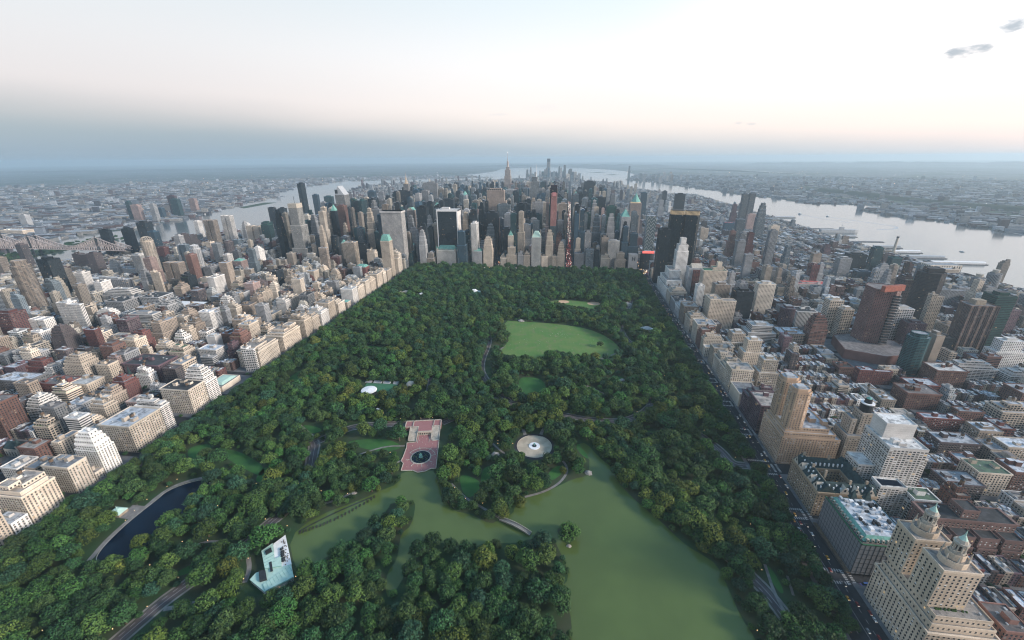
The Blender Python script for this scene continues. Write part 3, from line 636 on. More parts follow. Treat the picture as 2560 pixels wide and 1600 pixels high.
TAB = """
apartment_tower|-1262|449|38|38|150|tan|k|o|tan|very tall tan balconied tower with chamfered corners at the far left edge|the tall tan balconied tower
apartment_tower|-1206|762|38|36|146|buff|k|r|tan|round tan balconied tower crowned by an open lattice dome, behind the pink tower|the lattice-domed tower
apartment_tower|-1789|1111|46|16|118|black|g|s|dark|broad black glass slab standing in front of the steel truss bridge|the black slab by the truss bridge
office_tower|-1342|568|40|34|125|black|g|s|dark|broad black tower with a row of lit windows near its top, left side|the broad black tower
apartment_tower|-1741|1164|34|28|118|dark|x|s|dark|dark tower with pale X-shaped framing beside the black slab|
apartment_tower|-1107|666|34|32|112|pink|p|t2|tan|slender pink brick tower with arched crown beyond the white hospital blocks|the slender pink tower
apartment_tower|-1059|697|56|26|92|tan|v|twin|tan|pair of joined tan ribbed towers with flat roofs|the joined tan ribbed towers
apartment_tower|-1078|808|32|30|124|pale|k|o|pale|pale octagonal tower with a white cap and greenery at its foot|the pale octagonal tower
apartment_tower|-1376|1048|26|22|112|pale|v|s|dark||
apartment_tower|-1535|1396|54|30|125|tan|v|twin|grey||
apartment_tower|-1488|1451|50|28|140|white|v|twin|dark||
apartment_tower|-1232|1058|38|30|72|pink|p|t3|brown||
apartment_tower|-1077|957|34|34|110|brown|k|r|tan|round brown balconied tower with a ring of openings near the top|the round brown tower
apartment_tower|-982|881|34|32|66|pink|p|pyr|brown|pink brick block with a small green pyramid roof|
apartment_tower|-1615|1136|44|34|150|dark|g|s|dark|tall dark glass tower under construction with a mast on its roof|
apartment_tower|-1527|1085|30|26|120|blue|g|s|dark||
office_tower|-1225|1376|40|30|110|green|g|s|dark||
office_tower|-1200|1430|26|22|90|teal|g|s|dark||
apartment_tower|-1311|1399|70|26|100|buff|p|twin|tan||
office_tower|-1494|1800|50|30|140|dark|g|r|dark||
office_tower|-1412|1776|36|26|140|dark|v|s|dark||
apartment_tower|-1320|1618|30|24|112|pink|p|t2|brown||
office_tower|-1328|1516|42|30|100|green|g|s|dark||
office_tower|-929|1175|34|30|118|green|g|o|dark|dark green curved-top glass tower in front of the banded white tower|
apartment_building|-1419|1004|36|24|72|red|p|s|brown||
apartment_tower|-1320|818|36|26|84|white|v|s|pale||
apartment_building|-1379|823|76|26|34|pale|p|ell|silver||
apartment_tower|-1514|825|34|28|84|brown|p|s|dark||
apartment_building|-1661|897|64|24|64|brown|p|ell|brown||
apartment_building|-1228|628|136|20|52|pale|k|s|pale|long pale grey balconied slab beside the broad black tower|the long pale slab
hospital_building|-1110|560|110|40|44|white|b|t3|pale|white stepped hospital complex below the slender pink tower|the white stepped hospital
office_building|-1338|433|44|30|70|white|b|s|pale|white building with a low dome-like roof at the far left edge|
apartment_tower|-1855|773|34|24|72|tan|v|s|tan||
apartment_tower|-1897|880|26|24|98|brown|v|s|brown||
apartment_tower|-638|1040|42|30|98|buff|x|s|tan||
apartment_tower|-1092|286|42|34|70|red|x|s|brown|deep red brick tower with dark gridded windows at the left edge|the deep red tower
apartment_building|-1050|310|44|22|46|white|p|twin|pale||
apartment_building|-1015|360|66|24|72|white|v|ell|pale|tall white finned hospital slab near the left edge|the white finned slab
apartment_building|-976|400|50|26|42|white|p|t3|pale||
hospital_building|-1003|464|54|46|46|pale|x|f|dark|dark-windowed block with pale frame, left one of two lookalikes|the pair of pale framed blocks
hospital_building|-935|502|56|46|48|pale|x|f|dark|dark-windowed block with pale frame, right one of two lookalikes|
hospital_building|-836|373|92|34|46|white|b|t2|grey|long white hospital block with horizontal window bands|the long white banded hospital
apartment_building|-701|285|30|26|62|tan|p|t2|tan||
school_building|-599|159|76|42|36|plum|p|f|dark|massive dark red brick block with a roof garden|the massive red block with roof garden
apartment_building|-713|128|46|34|58|buff|p|t3|tan|tan stepped apartment house cascading in terraces toward the park|the tan stepped apartment house
apartment_building|-687|170|30|26|60|brick|p|s|brown||
apartment_building|-686|210|34|26|56|cream|p|s|tan||
apartment_building|-724|262|30|26|48|red|p|t2|brown||
apartment_building|-892|237|36|30|64|brown|p|t3|brown||
apartment_building|-788|80|66|30|30|grey|p|f|silver|long low grey block with a white roof patch near the left edge|
apartment_building|-835|146|44|26|30|red|p|t2|brown||
apartment_building|-700|78|52|30|30|red|p|f|brown||
apartment_building|-652|84|36|30|30|cream|p|f|pale||
apartment_building|-653|-31|26|30|60|brick|p|f|brown|brick and cream apartment tower at the bottom left corner|
apartment_building|-649|14|28|30|42|white|k|t3|pale|small white terraced apartment building behind the park-side row|
apartment_building|-600|30|26|22|24|pale|p|f|silver||
apartment_building|-680|12|20|24|34|brown|p|f|brown||
apartment_building|-598|226|34|28|40|buff|p|ter|green|
apartment_building|-534|233|40|24|32|white|p|f|silver||
apartment_building|-589|300|22|18|28|white|n|s|pale||
apartment_building|-699|479|30|26|60|white|k|t3|pale|white ziggurat apartment house standing among brown roofs|
apartment_building|-726|452|34|28|38|cream|p|ter|tan||
apartment_building|-479|469|28|26|44|white|p|t3|pale||
apartment_building|-571|690|26|26|40|cream|p|t2|pale||
apartment_building|-638|477|28|28|42|tan|p|f|brown||
apartment_building|-613|617|40|28|38|pink|p|f|brown||
office_tower|-931|1680|34|30|199|green|g|s|dark||
office_tower|-830|1502|34|30|150|teal|g|t2|dark||
office_tower|-886|1640|36|30|190|dark|g|s|dark||
hotel_tower|-614|1198|28|24|208|cream|v|t3|pale|slim cream skyscraper with a lantern-like stepped crown|the slim cream stepped skyscraper
office_tower|-434|1333|42|36|202|black|g|s|dark||
office_tower|-723|2369|92|36|246|grey|p|s|dark|wide grey slab with a dark band of letters-like lights at its top|the wide grey slab
office_tower|-762|2681|50|34|200|pale|v|s|dark||
office_tower|-717|2225|48|34|205|grey|v|s|dark||
office_tower|-796|2052|104|40|215|dark|g|s|dark|very wide dark slab standing before the gold-lit spire|the wide dark slab
office_tower|-452|1808|66|36|190|dark|v|s|dark||
office_tower|-431|1529|32|28|170|bluegrey|g|s|dark||
apartment_tower|-720|1007|20|20|165|cream|p|t3|pale|slender pale tower stepping out toward its base, east of the park|the slender pale stepping tower
office_tower|-716|1084|36|32|112|black|g|r|dark||
office_tower|-600|1085|36|28|84|dark|b|s|dark||
office_tower|-657|1040|22|22|110|tan|p|pyr|tan||
office_tower|-696|1250|36|30|120|teal|b|s|dark||
office_tower|-759|1251|18|18|140|tan|p|t3|tan||
office_tower|-917|1961|94|34|170|grey|v|s|dark||
office_tower|-1155|2389|50|34|190|blue|g|s|dark||
office_tower|-1663|2530|38|30|154|blue|g|s|dark||
office_tower|-1507|2437|60|30|150|teal|g|s|dark||
office_tower|-686|1421|36|30|180|grey|p|s|grey||
hotel_tower|-161|1135|22|44|165|white|v|s|grey|slim striped white tower with dark vertical strips at the park's far edge|the slim striped tower
office_tower|-259|1423|28|30|180|pale|p|s|pale||
office_tower|-443|1225|40|36|130|pale|p|t3|grey|pale ziggurat office tower widening to a broad base beside the plaza|
hotel_tower|-377|1170|17|17|155|cream|p|sp|tan||
apartment_tower|-603|992|38|32|110|cream|x|f|grey||
apartment_building|-513|879|38|30|54|red|p|man|brown|red-roofed brick apartment house in front of the tall cream tower|
apartment_building|-554|1052|32|26|72|stone|p|ter|tan||
hotel_building|-430|985|32|28|84|stone|p|ter|pale||
office_tower|-350|1169|17|26|140|dark|b|s|dark||
office_tower|-346|1245|24|26|130|pale|p|t2|dark||
office_tower|-1180|2600|50|30|170|grey|p|t2|grey||
office_tower|-1363|2123|30|26|140|grey|v|s|grey||
office_tower|-207|2556|74|36|190|pale|v|s|pale||
office_tower|-132|2290|56|36|176|blue|g|s|dark||
office_tower|-107|2629|24|24|195|bluegrey|v|s|grey||
office_tower|-12|2420|104|40|205|grey|p|s|grey|
office_tower|-106|1560|58|34|190|bluegrey|v|s|dark||
office_tower|-27|1681|70|38|182|dark|b|s|dark|black slab with rows of lit windows, left of the crane-topped tower|
office_tower|51|1582|50|32|200|pale|v|s|dark||
office_tower|49|1530|52|30|150|teal|v|s|dark||
office_tower|116|1200|14|20|235|pink|v|t2|tan||
office_tower|240|1459|32|30|180|dark|b|s|dark||
office_tower|280|1502|38|34|160|green|b|s|dark|dark green banded glass tower just right of the lit avenue|
office_tower|351|2884|84|34|229|dark|v|s|dark|dark blue slab standing alone far beyond the lit avenue|
office_tower|287|2246|46|30|200|dark|v|s|dark||
office_tower|347|1743|90|34|210|dark|g|t2|dark||
office_tower|348|1457|18|22|188|pink|p|t2|blue||
office_tower|390|1517|42|32|190|green|v|s|dark||
office_tower|432|1527|36|32|180|grey|p|t2|dark||
office_tower|505|1526|18|22|150|bluegrey|g|s|dark||
office_tower|140|1181|15|18|135|pink|p|t2|red||
office_tower|165|1339|36|28|150|grey|v|t2|grey||
office_tower|-133|1511|34|28|120|blue|g|s|dark||
office_tower|-242|1665|36|28|170|bluegrey|v|t2|dark||
office_tower|-188|1327|42|30|130|dark|b|s|dark||
office_tower|-20|1314|26|24|90|green|g|s|dark||
office_tower|32|1209|50|30|150|pale|p|t2|pale|pale grey tower with square shoulders behind the park-edge hotels|
office_tower|306|1423|26|24|110|buff|p|t2|pale||
office_tower|309|1350|30|26|96|tan|p|f|pale||
office_tower|376|1390|26|24|110|grey|v|s|grey||
office_tower|345|1394|16|20|105|buff|p|t2|tan||
office_tower|445|1480|26|26|120|dark|n|s|dark||
apartment_building|-148|1124|33|26|68|pale|p|man|grey||
hotel_tower|-108|1124|36|28|113|cream|p|t3|tan|cream stepped hotel tower at the park's far edge, left of a lit street|the cream stepped hotel
apartment_building|-47|1123|24|22|46|stone|p|ter|tan||
apartment_building|-16|1125|40|26|76|cream|v|t2|tan||
hotel_tower|-23|1150|20|16|135|cream|p|pyr|tan||
apartment_building|20|1122|22|22|60|pale|p|ter|grey||
apartment_building|44|1122|24|22|60|buff|p|ter|grey||
apartment_building|113|1123|24|22|45|cream|p|f|tan||
apartment_building|152|1123|20|22|46|cream|p|f|tan||
hotel_tower|130|1128|28|22|142|cream|p|t3|tan|cream hotel tower with stepped crown right of the teal-roofed one|
apartment_building|175|1124|28|26|98|buff|p|t3|tan||
apartment_building|244|1126|36|28|58|grey|p|f|grey||
apartment_building|238|1150|24|18|108|buff|p|t2|tan||
apartment_building|283|1126|30|28|74|bluegrey|x|f|dark||
apartment_building|310|1124|18|24|68|dark|g|s|dark||
apartment_building|342|1124|34|26|56|stone|p|ter|tan||
apartment_building|373|1150|42|20|102|white|v|s|grey||
apartment_building|397|1120|40|22|62|buff|p|t2|tan||
office_building|500|1150|50|44|62|dark|b|r|grey|dark round-fronted building carrying a glowing red rooftop sign|the dark round building with red sign
office_tower|856|2231|56|30|190|dark|g|s|dark|dark slab rising behind the twin lit-crowned towers|
office_tower|710|2613|40|28|170|blue|g|s|dark||
office_tower|935|3031|32|28|150|dark|g|s|dark||
apartment_tower|1194|2153|30|26|198|bluegrey|g|s|grey|left one of two slim blue-grey towers by the wide river|the pair of slim riverside towers
apartment_tower|1253|2206|30|26|198|bluegrey|g|s|grey|right one of two slim blue-grey towers by the wide river|
apartment_tower|1161|1824|38|30|180|bluegrey|g|t3|grey|blue-grey glass tower with stepped crown before the wide river|
apartment_tower|1186|2258|32|24|130|plum|p|t2|brown||
office_building|1226|2100|44|24|92|pink|p|s|tan||
apartment_tower|1051|1778|38|28|105|bluegrey|g|s|grey||
apartment_tower|871|1361|28|26|112|brick|p|t2|brown||
apartment_tower|839|1182|28|26|104|grey|p|s|grey||
apartment_tower|898|1253|28|26|122|red|p|t2|brown|
apartment_tower|952|1199|26|24|140|grey|x|s|dark|
apartment_building|1172|1683|40|24|90|cream|p|s|tan||
apartment_building|851|1667|36|26|80|cream|p|ell|tan||
office_building|1107|2065|64|30|50|blue|b|f|red||
office_building|871|973|78|44|50|grey|b|f|dark||
apartment_tower|831|2612|40|26|120|grey|p|t2|grey||
apartment_tower|1372|850|30|30|68|grey|v|r|dark|
apartment_tower|1484|932|32|32|62|grey|v|r|dark|
apartment_tower|1087|472|36|32|128|green|b|s|dark|dark green banded tower behind the brown ribbed tower, right edge|
apartment_building|1066|397|52|28|58|white|p|t2|pale|white punched-window tower above the white terraced slab, right side|the white punched tower
apartment_building|950|326|74|22|42|white|k|ter|pale|long white terraced slab near the right edge|the long white terraced slab
apartment_building|1018|318|32|26|36|white|k|ter|pale||
apartment_building|890|303|50|34|36|brick|p|f|pale|square red brick block with pale corner piers and a white roof|the square brick block with white roof
apartment_tower|861|343|34|28|86|teal|k|o|grey|glassy balconied tower with many rippling terraces, right of the brick podium|the glassy rippling tower
office_tower|1107|1018|36|28|82|grey|p|s|pale||
office_tower|1041|1049|40|30|72|brown|v|o|dark||
office_building|1256|1201|56|36|60|black|x|s|dark||
apartment_tower|1233|1070|28|22|108|teal|g|s|dark||
apartment_tower|1311|1091|30|24|72|teal|g|s|dark||
apartment_tower|1251|1046|36|26|60|pale|p|t3|grey||
office_building|1163|999|44|24|44|blue|g|s|grey||
school_building|940|873|100|36|34|white|v|s|red|white finned school block edged with red stripes along its roof|the red-striped school
office_building|724|541|32|32|62|plum|p|r|grey|round plum brick drum with arched window columns and a domed skylight|the round brick drum
office_building|789|596|46|40|40|white|v|f|dark|white colonnaded block with a dark recessed roof|
theatre_building|997|771|50|30|18|pale|n|f|silver||
apartment_tower|823|546|30|24|84|cream|x|s|pale||
apartment_tower|835|518|24|22|72|cream|x|s|pale||
apartment_tower|745|454|34|28|76|brick|k|t3|brown|brick tower with stacked white balconies, left of the brick podium|
apartment_tower|938|505|38|24|82|white|x|s|pale||
apartment_tower|956|561|26|22|76|teal|g|s|grey||
apartment_tower|949|475|36|24|60|plum|p|s|brown||
apartment_tower|895|352|14|26|82|tan|n|s|tan||
office_building|970|425|28|24|50|dark|b|s|dark||
apartment_building|820|258|46|26|26|red|b|f|silver||
apartment_building|769|296|56|16|28|red|p|ell|silver||
apartment_building|803|310|24|16|26|cream|p|f|tan||
apartment_tower|1380|706|34|26|62|grey|p|s|grey||
apartment_tower|1075|300|38|34|88|plum|v|s|dark||
apartment_tower|1215|578|34|24|64|plum|p|s|brown||
office_building|1117|776|34|24|32|white|x|f|pale||
apartment_building|1256|791|70|26|50|grey|p|ell|grey||
apartment_building|1327|830|44|24|46|grey|p|ell|grey||
warehouse|1527|1141|46|28|26|cream|v|f|silver|cream warehouse standing on the river bank|
warehouse|1367|1033|150|34|20|pale|v|f|silver|very long pale warehouse near the river|
apartment_tower|719|665|42|26|86|stone|p|s|pale|tall pale stone tower thick with small windows, left of the brick drum|the pale window-studded tower
apartment_building|790|223|50|34|30|brick|p|f|brown|
apartment_building|970|236|56|34|34|brick|p|f|grey|
apartment_building|895|182|46|30|40|cream|x|ter|silver|
apartment_building|605|-46|26|20|38|white|x|f|green|
apartment_building|772|149|54|14|24|red|p|f|silver|
apartment_building|805|118|30|24|30|tan|p|s|silver|
apartment_building|822|88|40|24|26|cream|p|f|silver|
apartment_building|745|90|50|26|26|brown|p|f|silver|
apartment_building|834|178|36|14|22|brick|p|f|grey|
apartment_building|687|6|40|26|24|brown|p|f|grey|
apartment_building|725|19|36|26|34|cream|p|f|green|
apartment_building|775|30|34|26|30|brick|p|f|silver|
apartment_building|800|-20|44|26|26|pale|p|f|silver|
"""
RC['green'] = (.10, .17, .12); RC['blue'] = (.03, .06, .22); RC['red'] = (.42, .10, .09)
for ln in TAB.strip().splitlines():
    f = ln.split('|'); f += ['']*(12-len(f))
    hand(f[0], *map(float, f[1:6]), f[6], f[7], f[8], f[9] or 'silver', f[10] or None, f[11] or None)
# park-front rows: east side wall of apartment houses at x=-412, west side at x=494
def front(side, y0, y1, h, depth, col, sh, roof='tan', label=None, lm=None, pat='p'):
    x = -412-depth/2 if side < 0 else 494+depth/2
    return hand('apartment_building', x, (y0+y1)/2, depth, y1-y0-.6, h, col, pat, sh, roof, label, lm)
front(-1, -260, -222, 44, 40, 'cream', 'ter'); front(-1, -221, -196, 40, 34, 'cream', 'f'); front(-1, -195, -179, 17, 26, 'white', 'f', 'silver')
front(-1, -178, -144, 52, 40, 'cream', 'ter', 'tan', 'cream park-front apartment house with roof terraces and blue window awnings', 'the blue-awninged cream house')
front(-1, -130, -108, 40, 38, 'stone', 'f', 'grey', 'cream corner apartment house with dark cornice at lower left', None); front(-1, -107, -96, 12, 24, 'stone', 'f', 'tan')
front(-1, -95, -73, 62, 36, 'white', 't3', 'pale', 'white wedding-cake apartment house fronting the park at lower left', 'the white wedding-cake house')
front(-1, -50, -2, 44, 50, 'stone', 'f', 'silver', 'large cream apartment house with a pale roof and dark roof patch, fronting the park', 'the large cream house with pale roof', pat=(4.2, 3.7, .36, .50) and 'p')
front(-1, -1, 15, 58, 44, 'white', 'ter', 'pale', None, None, 'k'); front(-1, 49, 82, 45, 52, 'stone', 'f', 'dark', 'cream palazzo apartment house with a flat black roof', 'the black-roofed cream palazzo')
front(-1, 83, 108, 66, 40, 'white', 't3', 'pale', 'white stepped apartment house just beyond the black-roofed palazzo', None, 'k')
front(-1, 213, 275, 50, 46, 'stone', 'ter'); front(-1, 291, 353, 50, 44, 'cream', 'ter'); front(-1, 372, 402, 56, 40, 'cream', 'ter'); front(-1, 403, 434, 48, 40, 'buff', 'ter')
front(-1, 441, 478, 48, 40, 'white', 'ter', 'pale'); front(-1, 479, 512, 50, 38, 'cream', 'f'); front(-1, 524, 560, 46, 38, 'stone', 'ter'); front(-1, 572, 592, 24, 40, 'stone', 'man', 'grey', 'stone temple with a large gabled end facing the park', None)
front(-1, 608, 640, 48, 36, 'white', 'f', 'pale'); front(-1, 641, 683, 54, 40, 'stone', 'ter'); front(-1, 690, 722, 48, 40, 'stone', 'f'); front(-1, 723, 762, 52, 36, 'cream', 'ter'); front(-1, 773, 815, 48, 40, 'cream', 'f'); front(-1, 820, 846, 52, 30, 'stone', 'ter'); front(-1, 853, 892, 40, 40, 'buff', 'f')
hand('hotel_tower', -437, 932, 32, 30, 150, 'cream', 'p', 'man', 'tan', 'tall cream tower with a green copper crown rising from the park-side row', 'the green-crowned cream tower')
front(-1, 955, 975, 60, 30, 'stone', 'f')
# low museum with copper roof
B = Bld('stone', 'n', 'grey'); B.mass(rect(-455, -420, 120, 165), 0, 10); B.mass(rect(-446, -424, 112, 128), 0, 7)
B.add('roof_skylight', ['green']).frust(rect(-452, -423, 125, 162), rect(-446, -429, 131, 156), 11.2, 14, 0); take(-460, -412, 108, 170)
B.finish('museum_building', (-438, 140, 0), 'low stone museum with pale green glass roof among trees by the park', 'museum')
# west side
front(1, 107, 150, 48, 52, 'plum', 'f', 'tan', 'long dark reddish apartment house with stone base beside the orange twin towers', None, 'x'); front(1, 151, 175, 50, 40, 'plum', 'ter', 'tan', None, None, 'x')
front(1, 259, 290, 45, 36, 'cream', 'ter'); front(1, 228, 258, 46, 36, 'cream', 'f'); front(1, 291, 322, 46, 34, 'stone', 'ter'); front(1, 325, 350, 42, 34, 'buff', 'f'); front(1, 374, 388, 22, 30, 'stone', 'f', 'pale', 'small pale stone chapel-like block wedged in the west park-front row', None); front(1, 390, 408, 46, 40, 'cream', 'ter')
front(1, 410, 440, 48, 34, 'brick', 'ter'); front(1, 443, 480, 46, 40, 'stone', 'f', 'grey'); front(1, 500, 545, 48, 40, 'buff', 'ter'); front(1, 560, 600, 48, 34, 'tan', 'f'); front(1, 604, 650, 40, 40, 'pale', 'ter', 'pale'); front(1, 655, 705, 30, 50, 'pale', 'f', 'dark')
front(1, 715, 755, 50, 44, 'stone', 'ter', 'tan')
front(1, 181, 224, 24, 34, 'stone', 'f', 'grey', 'small classical stone church with columns facing the park', None, 'n')
hand('apartment_building', 575, 560, 60, 44, 76, 'cream', 'p', 'ell', 'tan'); hand('apartment_building', 600, 640, 50, 40, 88, 'tan', 'p', 't2', 'tan'); hand('apartment_tower', 640, 600, 40, 36, 84, 'dark', 'k', 's', 'dark')
hand('office_building', 640, 480, 60, 44, 40, 'white', 'b', 't2', 'pale', 'white banded studio building with white roof box, behind the west park-front row'); hand('office_building', 700, 470, 50, 40, 30, 'tan', 'x', 's', 'silver')
hand('apartment_building', 560, 250, 34, 30, 62, 'stone', 'p', 't2', 'pale'); hand('apartment_building', 565, 330, 36, 28, 64, 'cream', 'p', 't2', 'pale'); hand('apartment_building', 562, 400, 36, 34, 50, 'buff', 'p', 't2', 'pale')
# ------------------------------------------------------------------ individual landmarks
def gable_roof(m, x0, x1, y0, y1, z, h, axis, mi=0):
    if axis == 'x':
        ym = (y0+y1)/2; m.face([(x0, y0, z), (x1, y0, z), (x1, ym, z+h), (x0, ym, z+h)], mi=mi); m.face([(x1, y1, z), (x0, y1, z), (x0, ym, z+h), (x1, ym, z+h)], mi=mi)
        m.face([(x0, y1, z), (x0, y0, z), (x0, ym, z+h)], mi=mi); m.face([(x1, y0, z), (x1, y1, z), (x1, ym, z+h)], mi=mi)
    else:
        xm = (x0+x1)/2; m.face([(x1, y0, z), (x1, y1, z), (xm, y1, z+h), (xm, y0, z+h)], mi=mi); m.face([(x0, y1, z), (x0, y0, z), (xm, y0, z+h), (xm, y1, z+h)], mi=mi)
        m.face([(x0, y0, z), (x1, y0, z), (xm, y0, z+h)], mi=mi); m.face([(x1, y1, z), (x0, y1, z), (xm, y1, z+h)], mi=mi)
# twin-towered cream apartment house, lower right corner
B = Bld((.58,.485,.385), (3.6, 3.5, .40, .54), 'tan', real=True)
B.mass(rect(494, 545, -211, -150), 0, 40, cornice=True); B.mass(rect(496, 542, -209, -152), 40, 47); B.mass(rect(498, 539, -207, -154), 47, 54)
for cy_ in (-190, -160): pass
for ya, yb in ((-199, -178), (-170, -149.5)):
    B.mass(rect(497, 524, ya, yb), 54, 94, cornice=True)
    xm, ym = 510.5, (ya+yb)/2
    B.mass(ngon(xm, ym, 9.6, 8.2, 12), 94, 99, PAT['n']); B.mass(ngon(xm, ym, 6.2, 5.6, 8), 99, 104, PAT['n'])
    t = B.add('lantern', ['stone', 'green', 'dark'])
    t.cyl(xm, ym, 4.8, 4.8, 104, 107, 12, 0)
    for i in range(10): a = i*math.pi/5; t.cyl(xm+4.0*math.cos(a), ym+4.0*math.sin(a), .5, .5, 107, 113.5, 6, 0, cap=False)
    t.cyl(xm, ym, 1.7, 1.7, 107, 114, 8, 2); t.cyl(xm, ym, 4.8, 4.8, 113.5, 115.4, 12, 0); t.cyl(xm, ym, 3.6, 3.0, 115.4, 118, 10, 0); t.cyl(xm, ym, 2.6, 1.0, 118, 121.5, 8, 1); t.cyl(xm, ym, .7, .1, 121, 127, 8, 1)
    for i in range(8):
        a = (i+.5)*math.pi/4; t.cyl(xm+9.2*math.cos(a), ym+7.6*math.sin(a), .8, .2, 101, 106.5, 6, 0)
    g = B.add('roof_garden', ['leaf1'])
    for i in range(18): g.cyl(rng.uniform(502, 526), ya-1.2 if ya < -180 else yb+1.4, 1, .4, 54, 54+rng.uniform(1, 2.6), 6)
B.clutter(531, 538, -205, -156, 54, tank=False); take(493, 546, -212, -149)
B.finish('apartment_building', (520, -180, 0), 'cream apartment house with two towers topped by columned lanterns, lower right corner', 'apartment building'); LM.append(('the twin-lantern cream apartment house', 520, -180))
# block wrapped in grey scaffold netting
B = Bld((.40,.42,.42), 'n', 'silver'); B.w.prism(rect(495, 541, -128, -70), 0, 43, 0, (.3,.3,.3,0), PAT['n'], top=False); B.rf.face([(x, y, 48) for x, y in rect(499, 537, -124, -74)], None, B.rc)
mm = B.add('mansard_roof', ['copper2']); mm.frust(rect(495.4, 540.6, -127.6, -70.4), rect(499, 537, -124, -74), 43.6, 49, 0, cap=False)
nn = B.add('scaffold_netting', ['netting', 'dark']); nn.prism(rect(492.6, 542.5, -130.5, -68), 3, 42.5, 0, top=False)
for i in range(16): nn.bar((492.5, -130+i*4, 0), (492.5, -130+i*4, 43), .22, 1)
for i in range(12): nn.bar((492.6+i*4.4, -130.6, 0), (492.6+i*4.4, -130.6, 43), .22, 1)
for z in range(6, 43, 6): nn.bar((492.4, -130.5, z), (492.4, -68, z), .2, 1); nn.bar((492.4, -130.7, z), (542, -130.7, z), .2, 1)
g2 = B.add('scaffold_edge', ['turf']); g2.box(492.2, 493, -131, -68, 42.4, 43.4); g2.box(492.2, 543, -131, -130.2, 42.4, 43.4)
for i in range(12): dm = B.add('dormer', ['stone', 'glass']); y = -125+i*4.6; dm.box(494.6, 496.4, y, y+2.0, 43.4, 47); dm.box(494.5, 494.6, y+.5, y+1.5, 44.2, 46.2, 1)
for i in range(9): dm = B.add('dormer', ['stone', 'glass']); x = 498+i*4.6; dm.box(x, x+2, -128.3, -126.4, 43.4, 47); dm.box(x+.5, x+1.5, -128.4, -128.3, 44.2, 46.2, 1)
for i in range(60):
    if i < 40: pt = B.add('roof_plant', ['unit', 'white', 'dark'])
    if True: x = rng.uniform(501, 533); y = rng.uniform(-122, -78); a = rng.uniform(1, 4); pt.box(x, x+a, y, y+rng.uniform(1, 5), 47.9, 48+rng.uniform(.8, 3.4), rng.choice([0, 0, 1, 2]))
for i in range(2): B.add('corner_pavilion', ['slate']).frust(ngon(516+i*14, -72.5, 5, 4, 4, .5), ngon(516+i*14, -72.5, .3, .3, 4, .5), 48, 59, 0)
B.add('sidewalk_shed', ['wood']).box(488.5, 492.4, -131, -68, 3.2, 4.2); take(490, 545, -132, -66)
B.finish('scaffolded_apartment_building', (518, -99, 0), 'apartment building wrapped in grey scaffold netting with copper mansard above', 'apartment building', wallmats=['facade', 'roof']); LM.append(('the grey netted building', 518, -99))
# gabled courtyard apartment house with dark steep roofs
B = Bld((.44,.35,.255), (3.6, 3.9, .40, .52), 'dark', real=True)
B.mass(rect(494, 513, -53, 6), 0, 34, cornice=True); B.mass(rect(513, 557, -53, -36), 0, 34, cornice=True); B.mass(rect(513, 557, -10, 6), 0, 34, cornice=True); B.mass(rect(541, 557, -36, -10), 0, 34, cornice=True)
rr = B.add('steep_roof', ['slate'])
for (a, b2, c, d, ax) in ((494.4, 512.6, -52.6, 5.6, 'y'), (494.4, 556.6, -52.6, -37, 'x'), (494.4, 556.6, -9.6, 5.6, 'x'), (541.4, 556.6, -52, 5, 'y')): gable_roof(rr, a, b2, c, d, 35.2, 9.5, ax)
for yc in (-46, -34, -13, -2):
    gb = B.add('gable', ['stone', 'glass'])
    gb.face([(494, yc-4.6, 35), (494, yc-4.6, 37), (494, yc, 44.5), (494, yc+4.6, 37), (494, yc+4.6, 35)][::-1]); gb.box(493.9, 494, yc-1, yc+1, 38, 41, 1); gable_roof(gb, 494.05, 501, yc-4.4, yc+4.4, 36.6, 7.4, 'x', 0)
for xc in (522, 534, 549):
    gb = B.add('gable', ['stone', 'glass'])
    gb.face([(xc-4.6, -53.02, 35), (xc-4.6, -53.02, 37), (xc, -53.02, 44.5), (xc+4.6, -53.02, 37), (xc+4.6, -53.02, 35)][::-1]); gb.box(xc-1, xc+1, -53.12, -53.02, 38, 41, 1); gable_roof(gb, xc-4.4, xc+4.4, -52.9, -46, 36.6, 7.4, 'y', 0)
for i in range(40):
    dm = B.add('dormer', ['white'])
    if i < 16: dm.box(497.2+(i % 2)*3, 498.4+(i % 2)*3, -50+i*3.3, -48.8+i*3.3, 37, 41.2+(i % 2)*2.4)
    elif i < 30: x = 503+(i-16)*3.8; dm.box(x, x+1.2, -50.6+(i % 2)*2.4, -49.2+(i % 2)*2.4, 37, 40.6+(i % 2)*2)
    else: x = 503+(i-30)*5; dm.box(x, x+1.2, -8.4, -7, 37, 41)
for (x, y) in ((503.5, -20), (503.5, 2), (530, -45), (548, -44), (549, -20), (530, -2), (512, -30)):
    ch = B.add('chimney', ['tan']); ch.box(x-1.2, x+1.2, y-1, y+1, 38, 48.5)
take(492, 560, -55, 8)
B.finish('apartment_building', (525, -23, 0), 'courtyard apartment house with steep dark green gabled roofs and chimneys', 'apartment building'); LM.append(('the gabled dark-roofed apartment house', 525, -23))
